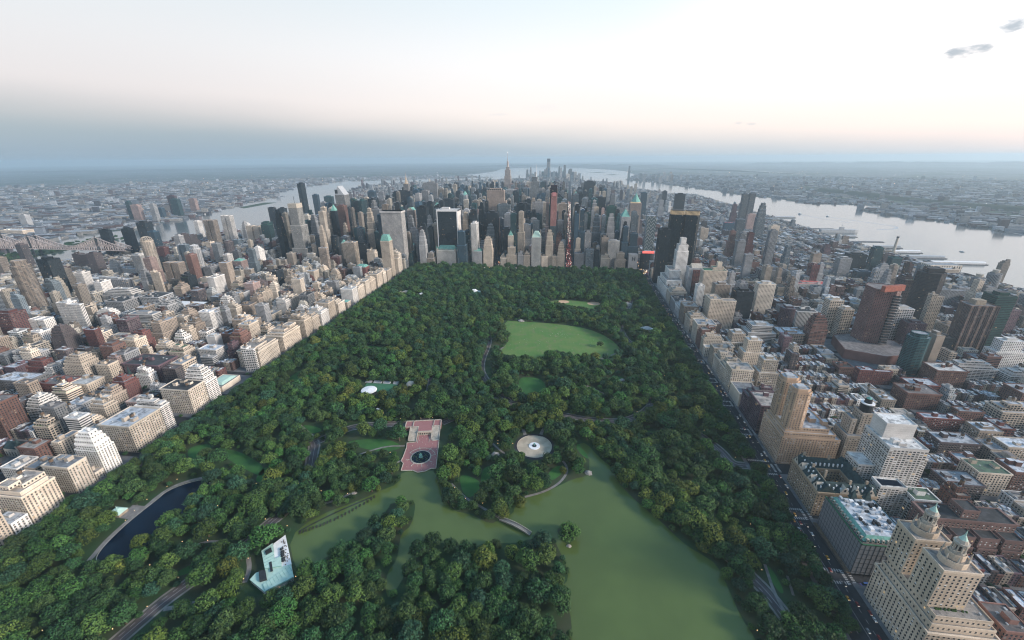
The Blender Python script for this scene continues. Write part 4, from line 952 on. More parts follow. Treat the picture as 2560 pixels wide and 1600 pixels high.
# warm twin-slab towers
B = Bld((.56,.41,.30), (3.4, 3.3, .44, .50), 'silver', real=True)
B.mass(rect(494, 566, 38, 97), 0, 44); B.mass(rect(496, 560, 40, 95), 44, 50); B.mass(rect(498, 552, 43, 92), 50, 56)
for ya, yb in ((42, 62), (72, 93)):
    P = [(493.8+6, ya), (514, ya), (520, ya+4), (520, yb-4), (514, yb), (499.8, yb), (496, yb-5), (496, ya+5)]
    B.mass(P, 56, 110); B.mass(shrink(P, .16), 110, 114, PAT['n'])
    b2 = B.add('roof_plant', ['unit']); b2.box(502, 512, ya+5, yb-6, 114, 117)
B.clutter(524, 558, 44, 90, 56, tank=True); take(492, 568, 34, 100)
B.finish('apartment_building', (530, 68, 0), 'warm orange-tan apartment house with two fluted towers and stepped corners, west edge', 'apartment building'); LM.append(('the orange-tan twin-towered house', 530, 68))
# slim tower with round tank house
B = Bld('buff', (3.4, 3.3, .40, .50), 'grey', real=True); B.mass(rect(572, 606, 38, 66), 0, 52); B.mass(rect(576, 582, 44, 62), 52, 74); B.mass(rect(586, 602, 44, 62), 52, 84, cornice=True)
t = B.add('tank_house', ['copper2', 'white', 'dark']); t.cyl(594, 53, 7.5, 7, 84, 95, 14, 2); t.cyl(594, 53, 7.6, 7.6, 95, 96.2, 16, 1); t.cyl(594, 53, 4.5, 3.6, 96.2, 102, 12, 2); t.cyl(594, 53, 3.2, .2, 102, 105, 10, 0, cap=False); take(570, 608, 36, 68)
B.finish('apartment_tower', (590, 52, 0), 'tan apartment tower crowned by a dark round tank house with white ring', 'apartment tower'); LM.append(('the tank-house tower', 590, 52))
# white gridded tower with wings
B = Bld((.76,.75,.73), (3.8, 3.0, .72, .46), 'pink' if False else 'pale', real=True)
B.mass(rect(570, 610, -30, 14), 0, 86); B.mass(rect(574, 606, -10, 13), 86, 105, PAT['n']); B.mass(rect(562, 590, -46, -30), 0, 44); B.mass(rect(590, 616, -52, -30), 0, 30); B.mass(rect(552, 572, -20, 4), 0, 52); B.mass(rect(606, 622, -20, 16), 0, 66)
B.clutter(574, 606, -28, -12, 86, tank=False); r1 = B.add('roof_deck', ['pond']); r1.box(565, 587, -43, -33, 44, 44.15); take(550, 624, -54, 18)
B.finish('apartment_tower', (590, -18, 0), 'tall white apartment tower with regular square grid facade and lower white wings', 'apartment tower'); LM.append(('the white gridded tower', 590, -18))
# dark red brick court block with black roof
B = Bld((.165,.112,.105), (3.8, 3.4, .36, .46), 'dark', real=True)
for x0, x1 in ((585, 602), (606, 624), (628, 646), (650, 668)): B.mass(rect(x0, x1, -98, -84), 0, 18); B.mass(rect(x0, x1, -96, -84), 18, 30)
B.mass(rect(585, 668, -84, -62), 0, 40, cornice=True); B.mass(rect(618, 634, -80, -64), 40, 50); B.clutter(590, 614, -82, -64, 40, tank=False); take(583, 670, -100, -60)
B.finish('apartment_building', (626, -80, 0), 'dark red brick block with black flat roofs and four deep-cut bays, behind the twin lanterns', 'apartment building'); LM.append(('the dark red court block', 626, -80))
# white stepped tower with rounded shoulders at the park's far corner
B = Bld('white', 'p', 'tan'); B.mass(rect(494, 545, 762, 900), 0, 34); B.mass(rect(500, 545, 800, 895), 34, 48); B.mass(rect(512, 545, 830, 892), 48, 72)
B.mass(rect(532, 566, 850, 884), 0, 128); B.mass(rect(535, 563, 853, 881), 128, 146); B.mass(rect(541, 557, 858, 876), 146, 166); B.clutter(498, 540, 765, 798, 34); take(492, 568, 760, 902)
B.finish('apartment_tower', (530, 840, 0), 'white limestone tower stepping down to a curved park-front block, far right corner of park', 'apartment tower'); LM.append(('the white stepped limestone tower', 540, 860))
B = Bld('cream', 'p', 'green'); B.mass(rect(585, 648, 742, 775), 0, 96, cornice=True); B.mass(rect(610, 640, 750, 770), 96, 104); B.mass(rect(622, 634, 752, 764), 104, 118, PAT['n']); take(580, 650, 740, 778)
B.add('roof_deck', ['turf']).box(587, 606, 744, 760, 97.2, 98); B.finish('apartment_tower', (617, 758, 0), 'broad cream slab tower with dark window stripes, green roof corner and tank shaft', 'apartment tower')
B = Bld('pale', 'p', 'tan'); B.mass(rect(560, 606, 800, 832), 0, 88); gable_roof(B.add('gabled_roof', ['stone']), 568, 598, 800, 832, 88, 12, 'x'); B.w.prism(rect(572, 592, 797.5, 800), 0, 84, 0, (.2, .09, .08, 5), PAT['x']); take(558, 608, 794, 834)
B.finish('apartment_tower', (583, 815, 0), 'pale tower with a pointed gable top and a dark red central bay', 'apartment tower')
# twin dark towers with lit crowns
B = Bld('black', 'g', 'dark')
for (cx, cy_) in ((566, 1052), (612, 1040)):
    P = [(cx-22, cy_-12), (cx+14, cy_-22), (cx+22, cy_-16), (cx+22, cy_+18), (cx-14, cy_+22), (cx-22, cy_+14)]; B.mass(P, 0, 214, parapet=0); B.mass(shrink(P, .08), 214, 229, PAT['n'], parapet=0)
    c = B.add('tower_crown', ['gold', 'dark']); Q = ccw(shrink(P, .06))
    for i in range(len(Q)):
        a, b2 = Q[i], Q[(i+1) % len(Q)]; n = max(1, int(math.hypot(b2[0]-a[0], b2[1]-a[1])/3.4))
        for j in range(n): t = (j+.25)/n; t2 = (j+.78)/n; c.face([(a[0]+(b2[0]-a[0])*t, a[1]+(b2[1]-a[1])*t, 215), (a[0]+(b2[0]-a[0])*t2, a[1]+(b2[1]-a[1])*t2, 215), (a[0]+(b2[0]-a[0])*t2, a[1]+(b2[1]-a[1])*t2, 228), (a[0]+(b2[0]-a[0])*t, a[1]+(b2[1]-a[1])*t, 228)])
B.mass(rect(535, 640, 1020, 1075), 0, 50); take(530, 642, 1015, 1080)
B.finish('office_tower', (589, 1041, 0), 'pair of black glass towers with golden lit crowns sharing one base, beyond the park corner', 'office tower'); LM.append(('the twin lit-crowned towers', 589, 1041))
hand('hotel_tower', 510, 955, 36, 34, 178, 'black', 'v', 's', 'dark', 'plain black slab tower at the far right corner of the park', 'the plain black slab tower')
# steel diagrid tower
B = Bld((.16,.25,.27), (2.0, 3.9, .86, .7), 'grey'); B.mass(rect(505, 540, 1255, 1290), 0, 182, parapet=0); B.mass(rect(500, 545, 1250, 1295), 0, 24)
dg = B.add('diagrid', ['white'])
for k in range(12):
    z0, z1 = 22+k*13.3, 22+(k+1)*13.3
    for i in range(4):
        for s in (0, 1):
            xa, xb = 505+i*8.75+(0 if s == k % 2 else 8.75), 505+i*8.75+(8.75 if s == k % 2 else 0); dg.bar((xa if s == 0 else xa, 1254.6, z0), ((xa+xb)/2 if False else xb, 1254.6, z1), .7) if (i+k+s) % 2 == 0 else None
            dg.bar((504.6, 1255+(xa-505), z0), (504.6, 1255+(xb-505), z1), .7) if (i+k+s) % 2 == 0 else None
take(498, 547, 1248, 1297); B.finish('office_tower', (522, 1272, 0), 'blue glass tower wrapped in a white diagonal steel lattice, beside the black slab', 'office tower')
# tower with wedge-cut top
B = Bld((.40,.42,.43), 'b', 'pale'); B.mass(rect(-921, -873, 1490, 1538), 0, 238, parapet=0)
wdg = B.add('wedge_top', ['unit', 'dark']); x0, x1, y0, y1 = -921, -873, 1490, 1538
wdg.face([(x0, y0, 238), (x0+20, y0, 278), (x0+20, y1, 278), (x0, y1, 238)][::-1]); wdg.face([(x1, y0, 238), (x1, y1, 238), (x0+20, y1, 278), (x0+20, y0, 278)]); wdg.face([(x0, y0, 238), (x1, y0, 238), (x0+20, y0, 278)]); wdg.face([(x1, y1, 238), (x0, y1, 238), (x0+20, y1, 278)]); wdg.box(x0+3, x0+17, y0-.4, y0, 244, 262, 1)
take(-925, -870, 1485, 1540); B.finish('skyscraper', (-897, 1514, 0), 'pale banded skyscraper with a sharply slanted wedge top, left of centre', 'skyscraper'); LM.append(('the wedge-topped skyscraper', -897, 1514))
hand('skyscraper', -1412, 1990, 24, 44, 262, 'black', 'g', 's', 'dark', 'tall narrow black glass slab in front of the left river', 'the tall narrow black slab')
# banded white tower with plain pale stone top
B = Bld((.47,.48,.47), 'b', 'pale'); B.mass(rect(-908, -862, 1096, 1142), 0, 150); B.mass(rect(-904, -868, 1100, 1138), 150, 218, parapet=0); c = B.add('tower_crown', ['stone']); c.box(-904.5, -867.5, 1099.5, 1138.5, 218, 236); c2 = B.add('mast', ['dark']); c2.bar((-886, 1119, 236), (-886, 1119, 262), .9)
B.mass(rect(-915, -850, 1090, 1150), 0, 60); take(-918, -848, 1088, 1152); B.finish('skyscraper', (-886, 1119, 0), 'white banded tower with creamy blank top and thin mast, left of centre', 'skyscraper'); LM.append(('the cream-topped banded tower', -886, 1119))
# broad pale pier-faced slab
B = Bld((.43,.43,.43), (3.4, 4.2, .45, 1), 'dark'); B.mass(rect(-505, -425, 1060, 1100), 0, 215, parapet=0); B.mass(rect(-507, -423, 1058, 1102), 209, 215, PAT['n'], parapet=0); take(-510, -420, 1050, 1110)
B.finish('office_tower', (-465, 1080, 0), 'huge pale slab with closely ranked vertical piers, beyond the green-crowned cream tower', 'office tower'); LM.append(('the huge pale pier-faced slab', -465, 1080))
# broken-pediment tower
B = Bld((.36,.31,.29), 'v', 'tan'); B.mass(rect(-512, -482, 1345, 1380), 0, 185, parapet=0); g = B.add('broken_pediment', ['stone', 'copper2'])
g.face([(-512, 1345, 185), (-482, 1345, 185), (-492, 1345, 197), (-497, 1345, 192), (-502, 1345, 197)]); g.face([(-512, 1345, 185), (-502, 1345, 197), (-502, 1380, 197), (-512, 1380, 185)], mi=1); g.face([(-482, 1380, 185), (-492, 1380, 197), (-492, 1345, 197), (-482, 1345, 185)], mi=1); take(-515, -480, 1340, 1384)
B.finish('office_tower', (-497, 1362, 0), 'tower with a notched pediment top just behind the huge pale slab', 'office tower')
# white framed black slab with flaring base
B = Bld('black', (3.4, 4.0, .9, .55), 'pale'); prof = [(0, 1128), (25, 1140), (60, 1150), (100, 1155), (204, 1158)]
for (za, ya), (zb, yb) in zip(prof, prof[1:]):
    B.w.face([(-314, ya, za), (-238, ya, za), (-238, yb, zb), (-314, yb, zb)], [(0, za), (76, za), (76, zb), (0, zb)], B.col, B.par)
    B.w.face([(-318, 1215, za), (-318, ya, za), (-318, yb, zb), (-318, 1215, zb)], None, (.58, .57, .56, 0), PAT['n']); B.w.face([(-234, ya, za), (-234, 1215, za), (-234, 1215, zb), (-234, yb, zb)], None, (.58, .57, .56, 0), PAT['n'])
fr = B.add('white_frame', ['white']); fr.box(-318, -234, 1157, 1160, 204, 212)
for (za, ya), (zb, yb) in zip(prof, prof[1:]):
    for xa in (-318, -237.5): fr.face([(xa, ya-1, za), (xa+3.5, ya-1, za), (xa+3.5, yb-1, zb), (xa, yb-1, zb)])
B.rf.face([(-318, 1157, 210), (-234, 1157, 210), (-234, 1215, 210), (-318, 1215, 210)], None, B.rc); B.w.prism(rect(-300, -270, 1170, 1190), 210, 218, 0, (.5, .5, .5, 0), PAT['n']); take(-320, -232, 1125, 1217)
B.finish('office_tower', (-276, 1186, 0), 'black glass slab in a bright white frame that flares at its base', 'office tower'); LM.append(('the white-framed black slab', -276, 1186))
# white chateau hotel
B = Bld((.58,.57,.54), (4.0, 3.4, .38, .55), 'dark'); B.mass(rect(-315, -236, 1112, 1150), 0, 60, cornice=True); mr = B.add('mansard_roof', ['copper2']); mr.frust(rect(-314, -237, 1113, 1149), rect(-304, -247, 1122, 1140), 61, 76, 0)
for x in (-314, -241): c = B.add('turret', ['stone', 'copper2']); c.cyl(x+2, 1113, 3.4, 3.4, 56, 68, 8, 0); c.cyl(x+2, 1113, 3.4, .2, 68, 80, 8, 1)
for i in range(12): dm = B.add('dormer', ['stone']); dm.box(-306+i*5.2, -304+i*5.2, 1112.6, 1116, 61, 66)
take(-318, -232, 1108, 1126); B.finish('hotel_building', (-276, 1131, 0), 'white chateau-style hotel with green mansard roof at the far end of the park', 'hotel building'); LM.append(('the white chateau hotel', -276, 1131))
# pale hotel with steep light-teal roof
B = Bld((.52,.54,.54), (3.4, 3.3, .42, .55), 'pale'); B.mass(rect(62, 98, 1112, 1140), 0, 116); B.add('steep_roof', ['green']).frust(rect(62.5, 97.5, 1112.5, 1139.5), rect(73, 87, 1122, 1130), 117, 139, 0)
for x in (64, 96): B.add('chimney', ['stone']).box(x-1, x+1, 1113, 1116, 116, 146)
take(60, 100, 1108, 1142); B.finish('hotel_tower', (80, 1126, 0), 'pale hotel tower with steep light-teal roof and two tall chimneys', 'hotel tower'); LM.append(('the light-teal-roofed hotel', 80, 1126))
# building with a big dark H
B = Bld('pale', 'n', 'grey'); B.mass(rect(428, 461, 1114, 1140), 0, 58); hh = B.add('letter_sign', ['dark']); hh.box(440, 442.5, 1113.4, 1113.9, 34, 50); hh.box(449, 451.5, 1113.4, 1113.9, 34, 50); hh.box(442.5, 449, 1113.4, 1113.9, 40.6, 43.4); take(425, 464, 1110, 1142)
B.finish('hotel_building', (444, 1127, 0), 'small pale building with a big dark letter H on its wall', 'hotel building')
# tiered stone skyscraper with mast
B = Bld((.37,.34,.33), (3.0, 3.8, .46, 1), 'grey'); X, Y = -306, 3119
for z0, z1, w_, d_ in ((0, 90, 70, 60), (90, 260, 52, 46), (260, 308, 42, 40), (308, 330, 28, 28)): B.mass(rect(X-w_/2, X+w_/2, Y-d_/2, Y+d_/2), z0, z1)
B.mass(ngon(X, Y, 8, 8, 12), 330, 372, PAT['n']); m = B.add('mast', ['steel', 'lampw']); m.cyl(X, Y, 5, 2, 372, 392, 10); m.cyl(X, Y, 2, .5, 392, 440, 8); m.cyl(X, Y, 2.4, .2, 438, 444, 6, 1); take(X-40, X+40, Y-35, Y+35)
B.finish('skyscraper', (X, Y, 0), 'tallest stone skyscraper in the centre distance, tiered with a needle mast', 'skyscraper'); LM.append(('the needle-masted skyscraper', X, Y))
# lit tiara spire
B = Bld((.34,.33,.33), 'v', 'grey'); X, Y = -898, 2382
for z0, z1, w_ in ((0, 120, 60), (120, 240, 34)): B.mass(rect(X-w_/2, X+w_/2, Y-w_/2, Y+w_/2), z0, z1)
cr = B.add('tower_crown', ['gold', 'steel'])
for i in range(5): cr.cyl(X, Y, 13-i*2.2, 11.6-i*2.3, 240+i*10, 246+i*10, 8, 0); cr.cyl(X, Y, 11.5-i*2.3, 10.8-i*2.2, 246+i*10, 250+i*10, 8, 1)
cr.cyl(X, Y, 1.8, .2, 290, 318, 6, 1); take(X-35, X+35, Y-35, Y+35); B.finish('skyscraper', (X, Y, 0), 'skyscraper with a golden lit tapering crown and spire', 'skyscraper'); LM.append(('the gold-lit spire', X, Y))
# wide buff slab
B = Bld((.50,.42,.37), (3.2, 3.9, .42, 1), 'dark'); B.mass(rect(-204, -118, 1630, 1662), 0, 250); B.mass(rect(-212, -110, 1634, 1670), 0, 200); B.mass(rect(-190, -132, 1634, 1658), 250, 259)
c = B.add('roof_plant', ['dark']); [c.box(-198+i*10, -193+i*10, 1632, 1638, 250, 256) for i in range(8)]; take(-215, -108, 1628, 1672)
B.finish('skyscraper', (-161, 1646, 0), 'wide buff slab skyscraper with fine vertical ribs, dominating the centre', 'skyscraper'); LM.append(('the wide buff ribbed slab', -161, 1646))
# faceted glass tower with spire
B = Bld((.38,.43,.46), 'g', 'pale'); X, Y = -17, 2284; B.mass([(X-26, Y-20), (X+26, Y-24), (X+22, Y+24), (X-22, Y+20)], 0, 262, parapet=0); B.mass([(X-20, Y-14), (X+14, Y-20), (X+18, Y+18), (X-14, Y+16)], 262, 288, parapet=0)
B.add('mast', ['white']).cyl(X+8, Y, 2, .3, 288, 366, 6); take(X-30, X+30, Y-28, Y+28); B.finish('skyscraper', (X, Y, 0), 'pale faceted glass skyscraper with a thin white spire', 'skyscraper')
for (X, Y, w_, h0, h1, lb) in ((-599, 3598, 34, 150, 187, 'distant tower with a glowing golden pyramid roof, left of centre'), (-528, 3711, 22, 160, 213, 'distant pale clock tower with slim pointed top, left of centre')):
    B = Bld('stone', 'p', 'grey', 1); B.mass(rect(X-w_/2, X+w_/2, Y-w_/2, Y+w_/2), 0, h0); c = B.add('tower_crown', ['gold' if w_ > 30 else 'stone']); c.cyl(X, Y, w_*.6, .4, h0, h1, 4 if w_ > 30 else 8); take(X-20, X+20, Y-20, Y+20); B.finish('skyscraper', (X, Y, 0), lb, 'skyscraper')
# unfinished distant tower with crane
B = Bld((.42,.46,.50), 'g', 'dark', 1); X, Y = -187, 7687; B.mass(rect(X-30, X+30, Y-30, Y+30), 0, 60, parapet=0); B.mass([(X-30, Y-22), (X-22, Y-30), (X+22, Y-30), (X+30, Y-22), (X+30, Y+22), (X+22, Y+30), (X-22, Y+30), (X-30, Y+22)], 60, 330, parapet=0); u = B.add('unfinished_floors', ['dark']); u.box(X-29, X+29, Y-29, Y+29, 330, 385); B.add('crane', ['steel']).bar((X, Y, 385), (X+8, Y, 432), 2.5)
take(X-35, X+35, Y-35, Y+35); B.finish('skyscraper', (X, Y, 0), 'unfinished supertall tower with dark bare top floors, tallest of the far downtown cluster', 'skyscraper'); LM.append(('the unfinished downtown tower', X, Y))
hand('skyscraper', 1363, 8496, 44, 44, 238, 'bluegrey', 'g', 't2', 'grey', 'lone rounded tower standing on the far bank of the right river', 'the lone far-bank tower')
# copper pyramid tower
B = Bld((.42,.36,.33), 'v', 'tan'); X, Y = 520, 1690; B.mass(rect(X-26, X+26, Y-22, Y+22), 0, 190); B.add('tower_crown', ['gold']).frust(ngon(X, Y, 26, 26, 8, .5), ngon(X, Y, 23, 23, 8, .5), 191, 196, 0); c = B.add('pyramid_roof', ['copper2']); c.cyl(X, Y, 23, 4, 196, 228, 8); c.cyl(X, Y, 4, .3, 228, 238, 8); take(X-30, X+30, Y-26, Y+26)
B.finish('skyscraper', (X, Y, 0), 'pinkish skyscraper with a dark green pyramid roof over a ring of lights', 'skyscraper'); LM.append(('the green-pyramid skyscraper', X, Y))
# pink tower under construction with crane
B = Bld((.40,.20,.19), (3.4, 3.8, .5, .6), 'dark'); X, Y = 140, 1190; B.mass(rect(X-11, X+11, Y-15, Y+15), 0, 272); B.mass(rect(X-16, X-11, Y-12, Y+14), 0, 290, PAT['g'], (.02, .03, .04, 3)); B.mass(rect(X-13, X+11, Y-12, Y+14), 272, 300, PAT['b'], (.03, .02, .03, 3)); B.mass(rect(X-12, X+12, Y-17, Y+17), 0, 150, PAT['g'], (.07, .11, .13, 3))
B.add('safety_netting', ['pink']).box(X-6, X+8, Y-15.6, Y-15.2, 262, 276); c = B.add('crane', ['dark']); c.bar((X+14, Y, 200), (X+14, Y, 312), 1.6); c.bar((X+14, Y, 308), (X+30, Y, 300), 1.4); c.bar((X+14, Y, 308), (X-2, Y, 316), 1.4); take(X-18, X+32, Y-18, Y+18)  # netting is given a pink glow of its own, though it is no lamp
B.finish('skyscraper', (X, Y, 0), 'reddish-pink tower under construction with dark top floors and a crane', 'skyscraper'); LM.append(('the crane-topped pink tower', X, Y))
# brick tower with terracotta head on podium
B = Bld((.165,.098,.092), (3.4, 3.2, .50, .50), 'brown'); B.mass([(780, 400), (842, 372), (905, 392), (912, 460), (860, 500), (800, 480)], 0, 20, PAT['n']); B.mass([(838, 448), (868, 436), (888, 452), (884, 490), (852, 500), (836, 482)], 20, 138)
gl = B.add('balcony_stack', ['glass', 'side'])
for z in range(24, 130, 6): gl.box(864, 878, 433, 437, z, z+3.4, 0); gl.box(863, 879, 432.4, 437, z-.9, z, 1)
h = B.add('crown', ['red']); h.box(836, 886, 436, 444, 138, 150, a=.32, c=(861, 440)); take(778, 915, 370, 502); B.finish('apartment_tower', (858, 465, 0), 'tall reddish-brown tower with slanted terracotta crown rising from a polygonal brick podium', 'apartment tower'); LM.append(('the brick tower on its polygonal podium', 858, 465))
sgn = MB(); sgn.box(893, 900, 391, 393, 9, 14); s_ = sgn.obj('lit_sign_panel', ['gold'], origin=None); tag(s_, 'small glowing yellow panel on the corner of the brick podium', 'sign')
# black curved tower
B = Bld((.05,.045,.048), (3, 3.3, 1, .45), 'dark'); P = [(1052, 632), (1066, 620), (1084, 616), (1100, 622), (1108, 636), (1104, 656), (1088, 664), (1066, 662), (1054, 650)]; B.mass(P, 0, 132); B.mass([(1064, 630), (1096, 626), (1098, 652), (1068, 654)], 132, 142); take(1048, 1110, 612, 668)
B.finish('apartment_tower', (1080, 640, 0), 'tall black tower with curved rippling floor bands, right side before the river', 'apartment tower'); LM.append(('the black rippling tower', 1080, 640))
# brown ribbed tower
B = Bld((.19,.135,.12), (3.0, 3.4, .45, 1), 'brown'); x, y = 1036, 452; P = []
for i in range(8): P.append((x-26+i*6.5, y-18+(2 if i % 2 else 0)))
for i in range(6): P.append((x+26-(2 if i % 2 else 0), y-18+i*7.2))
for i in range(8): P.append((x+26-i*6.5, y+20-(2 if i % 2 else 0)))
P.append((x-26, y)); B.mass(P, 0, 112, parapet=1.5); B.add('penthouse', ['tan']).box(x-10, x+8, y-6, y+10, 112, 122); take(x-30, x+30, y-24, y+24)
B.finish('apartment_tower', (x, y, 0), 'brown tower with fine vertical ribs and a square penthouse, right edge', 'apartment tower'); LM.append(('the brown ribbed tower', x, y))
for (x, y, zt) in ((1372, 850, 74), (1484, 932, 68)):
    b = MB(); b.cyl(x, y, 8, 8, zt-3, zt+5, 12, 0); b.cyl(x, y, 8.6, 8.6, zt+5, zt+6, 12, 0)
    for o in list(bpy.data.objects):
        if o.parent is None and o.type == 'EMPTY' and abs(o.location.x-x) < 2 and abs(o.location.y-y) < 2: b.obj('round_tank_house', ['stone'], o)
b = MB()
for i in range(12):
    a0 = i*math.pi/6
    for k in range(4): t0, t1 = k*math.pi/8, (k+1)*math.pi/8; b.bar((-1206+17*math.cos(t0)*math.cos(a0), 762+16*math.cos(t0)*math.sin(a0), 147+14*math.sin(t0)), (-1206+17*math.cos(t1)*math.cos(a0+.26), 762+16*math.cos(t1)*math.sin(a0+.26), 147+14*math.sin(t1)), 1.3)
for o in list(bpy.data.objects):
    if o.parent is None and o.type == 'EMPTY' and abs(o.location.x+1206) < 2 and abs(o.location.y-762) < 2: b.obj('lattice_dome', ['stone'], o)
# power house and smokestack
B = Bld('stone', (8, 14, .45, .7), 'grey'); B.mass(rect(1500, 1600, 1180, 1230), 0, 28); B.finish('power_house', (1550, 1205, 0), 'broad stone power house low by the river bank', 'power house'); take(1498, 1602, 1178, 1232)
b = MB(); b.cyl(1559, 1459, 6, 4.2, 0, 78, 14, 0); b.cyl(1559, 1459, 4.6, 4.6, 78, 84, 14, 1); root = empty('smokestack', (1559, 1459, 0), label='tall lone smokestack with a dark rim by the right river piers', cat='smokestack')
b2 = MB(); b2.cyl(1559, 1459, 6, 4.2, 0, 78, 14, 0); b2.obj('shaft', ['stone'], root); b3 = MB(); b3.cyl(1559, 1459, 4.6, 4.6, 78, 84, 14, 0); b3.obj('rim', ['dark'], root)
# armoury shed, churches
B = Bld('brick', 'n', 'silver'); B.w.prism(rect(-905, -815, 512, 548), 0, 12, 0, B.col, PAT['p'], top=False); m = B.add('arched_roof', ['white'])
for i in range(8):
    a0, a1 = math.pi*i/8, math.pi*(i+1)/8; m.face([(-905, 530-18*math.cos(a0), 12+8*math.sin(a0)), (-815, 530-18*math.cos(a0), 12+8*math.sin(a0)), (-815, 530-18*math.cos(a1), 12+8*math.sin(a1)), (-905, 530-18*math.cos(a1), 12+8*math.sin(a1))])
take(-906, -814, 511, 549); B.finish('armoury', (-860, 530, 0), 'long hall with a bright white vaulted roof among the left-side blocks', 'hall')
def church(x, y, w_, l, h, tw, label, mat='stone', ax='x'):
    B = Bld('stone' if mat == 'stone' else 'brown', (5, 12, .3, .6), 'dark'); B.w.prism(rect(x-l/2, x+l/2, y-w_/2, y+w_/2), 0, h, 0, B.col, B.par, top=False)
    gable_roof(B.add('gabled_roof', ['slate']), x-l/2, x+l/2, y-w_/2, y+w_/2, h, w_*.5, 'x')
    t = B.add('bell_tower', [mat if mat != 'brown' else 'tan', 'slate']); tx = x+l/2-3; t.box(tx-3, tx+3, y-w_/2-1, y-w_/2+5, 0, tw*.62); t.cyl(tx, y-w_/2+2, 3.2, .1, tw*.62, tw, 8, 1, cap=False); t.box(tx-3.4, tx+3.4, y-w_/2-1.4, y-w_/2+5.4, tw*.6, tw*.62)
    take(x-l/2-2, x+l/2+2, y-w_/2-2, y+w_/2+1); return B.finish('church', (x, y, 0), label, 'church')
church(-612, 122, 20, 36, 12, 46, 'brownstone church with a slender grey spire behind the black-roofed palazzo', 'brown'); church(-580, -72, 16, 30, 14, 32, 'small grey stone church with pinnacled tower in the lower left corner')
church(960, 560, 16, 34, 12, 30, 'small church with a steep dark roof among the west side blocks')
# construction hoist roof sign
b = MB(); b.box(478, 520, 1124, 1128, 62, 70); o = b.obj('rooftop_sign', ['tail']); tag(o, 'glowing red rooftop sign above the dark round-fronted building', 'sign')
b = MB(); b.box(940, 960, 868, 870, 34, 36); o = b.obj('rooftop_light_band', ['tail']); tag(o, 'small red lit band on the white finned school roof', 'sign')
# avenue screens
for (x, y, w_, z0, z1, m, lb) in ((184, 2000, 1.2, 30, 120, 'screenw', 'tall glowing white screen lining the left side of the lit avenue'), (178, 2140, 14, 60, 96, 'screenw', 'bright white screen higher up the lit avenue'), (150, 1900, 22, 110, 140, 'screenc', 'cyan glowing screen left of the lit avenue'), (228, 2050, 1.2, 20, 90, 'pink', 'pinkish glowing screen lining the right side of the lit avenue'), (232, 1800, 1.2, 30, 60, 'screenw', 'small white screen on the right side of the lit avenue')):
    b = MB(); b.box(x-w_/2, x+w_/2, y-(30 if w_ < 2 else .5), y+(30 if w_ < 2 else .5), z0, z1, 0); root = empty('advertising_screen', (x, y, 0), label=lb, cat='screen'); b.obj('screen_panel', [m], root); b = MB(); b.box(x-w_/2-.3, x+w_/2+.3, y+(31 if w_ < 2 else .7), y+(32 if w_ < 2 else 1.4), z0-2, z1+2); b.obj('screen_frame', ['dark'], root)
# far side of the left river
for (x, y, w_, d_, h, c_, p_, lb) in ((-2790, 2164, 60, 30, 110, 'pink', 'x', 'pinkish netted slab across the left river, tallest face'), (-2640, 2150, 34, 28, 118, 'pale', 'v', 'pale slim tower across the left river'), (-2700, 2260, 30, 26, 80, 'blue', 'g', None), (-2690, 2380, 60, 30, 130, 'teal', 'g', 'teal glass slab across the left river'), (-2760, 2430, 60, 26, 150, 'plum', 'x', None), (-2850, 2700, 54, 30, 105, 'pink', 'p', 'pinkish slab standing apart across the left river'), (-2860, 2180, 26, 26, 130, 'teal', 'g', None), (-3350, 1900, 50, 30, 70, 'pale', 'p', None)):
    hand('riverside_tower', x, y, w_, d_, h, c_, p_, 's', 'dark', lb, None)
LM.append(('the teal slab across the left river', -2690, 2380))
hand('riverside_warehouse', -2960, 1580, 150, 60, 30, 'cream', 'p', 'f', 'pale', 'large cream industrial building across the left river', 'the large cream riverside works')
b = MB(); b.box(-2752, -2716, 2298, 2300, 18, 34); tag(b.obj('riverside_sign', ['tail']), 'red glowing sign on the far bank of the left river', 'sign')
# downtown cluster and far-bank cluster
r_ = random.Random(5)
for i in range(34):
    x = -620+i*31+r_.uniform(-18, 18); y = r_.uniform(7350, 8350); h = r_.choice([120, 150, 170, 200, 230, 250])*r_.uniform(.8, 1.08)*(1 if -520 < x < 230 else .7)
    hand('skyscraper', x, y, r_.uniform(34, 60), r_.uniform(30, 50), h, r_.choice(['grey', 'pale', 'bluegrey', 'blue', 'stone', 'grey']), r_.choice('pvgb'), r_.choice(['s', 't2', 't3', 's', 'pyr']), 'grey', None, None)
for i in range(16):
    x = 1480+i*48+r_.uniform(-20, 20); y = r_.uniform(7000, 8300); hand('distant_tower', x, y, 40, 34, r_.uniform(60, 130), r_.choice(['grey', 'pale', 'bluegrey', 'tan']), r_.choice('pv'), 's', 'grey')
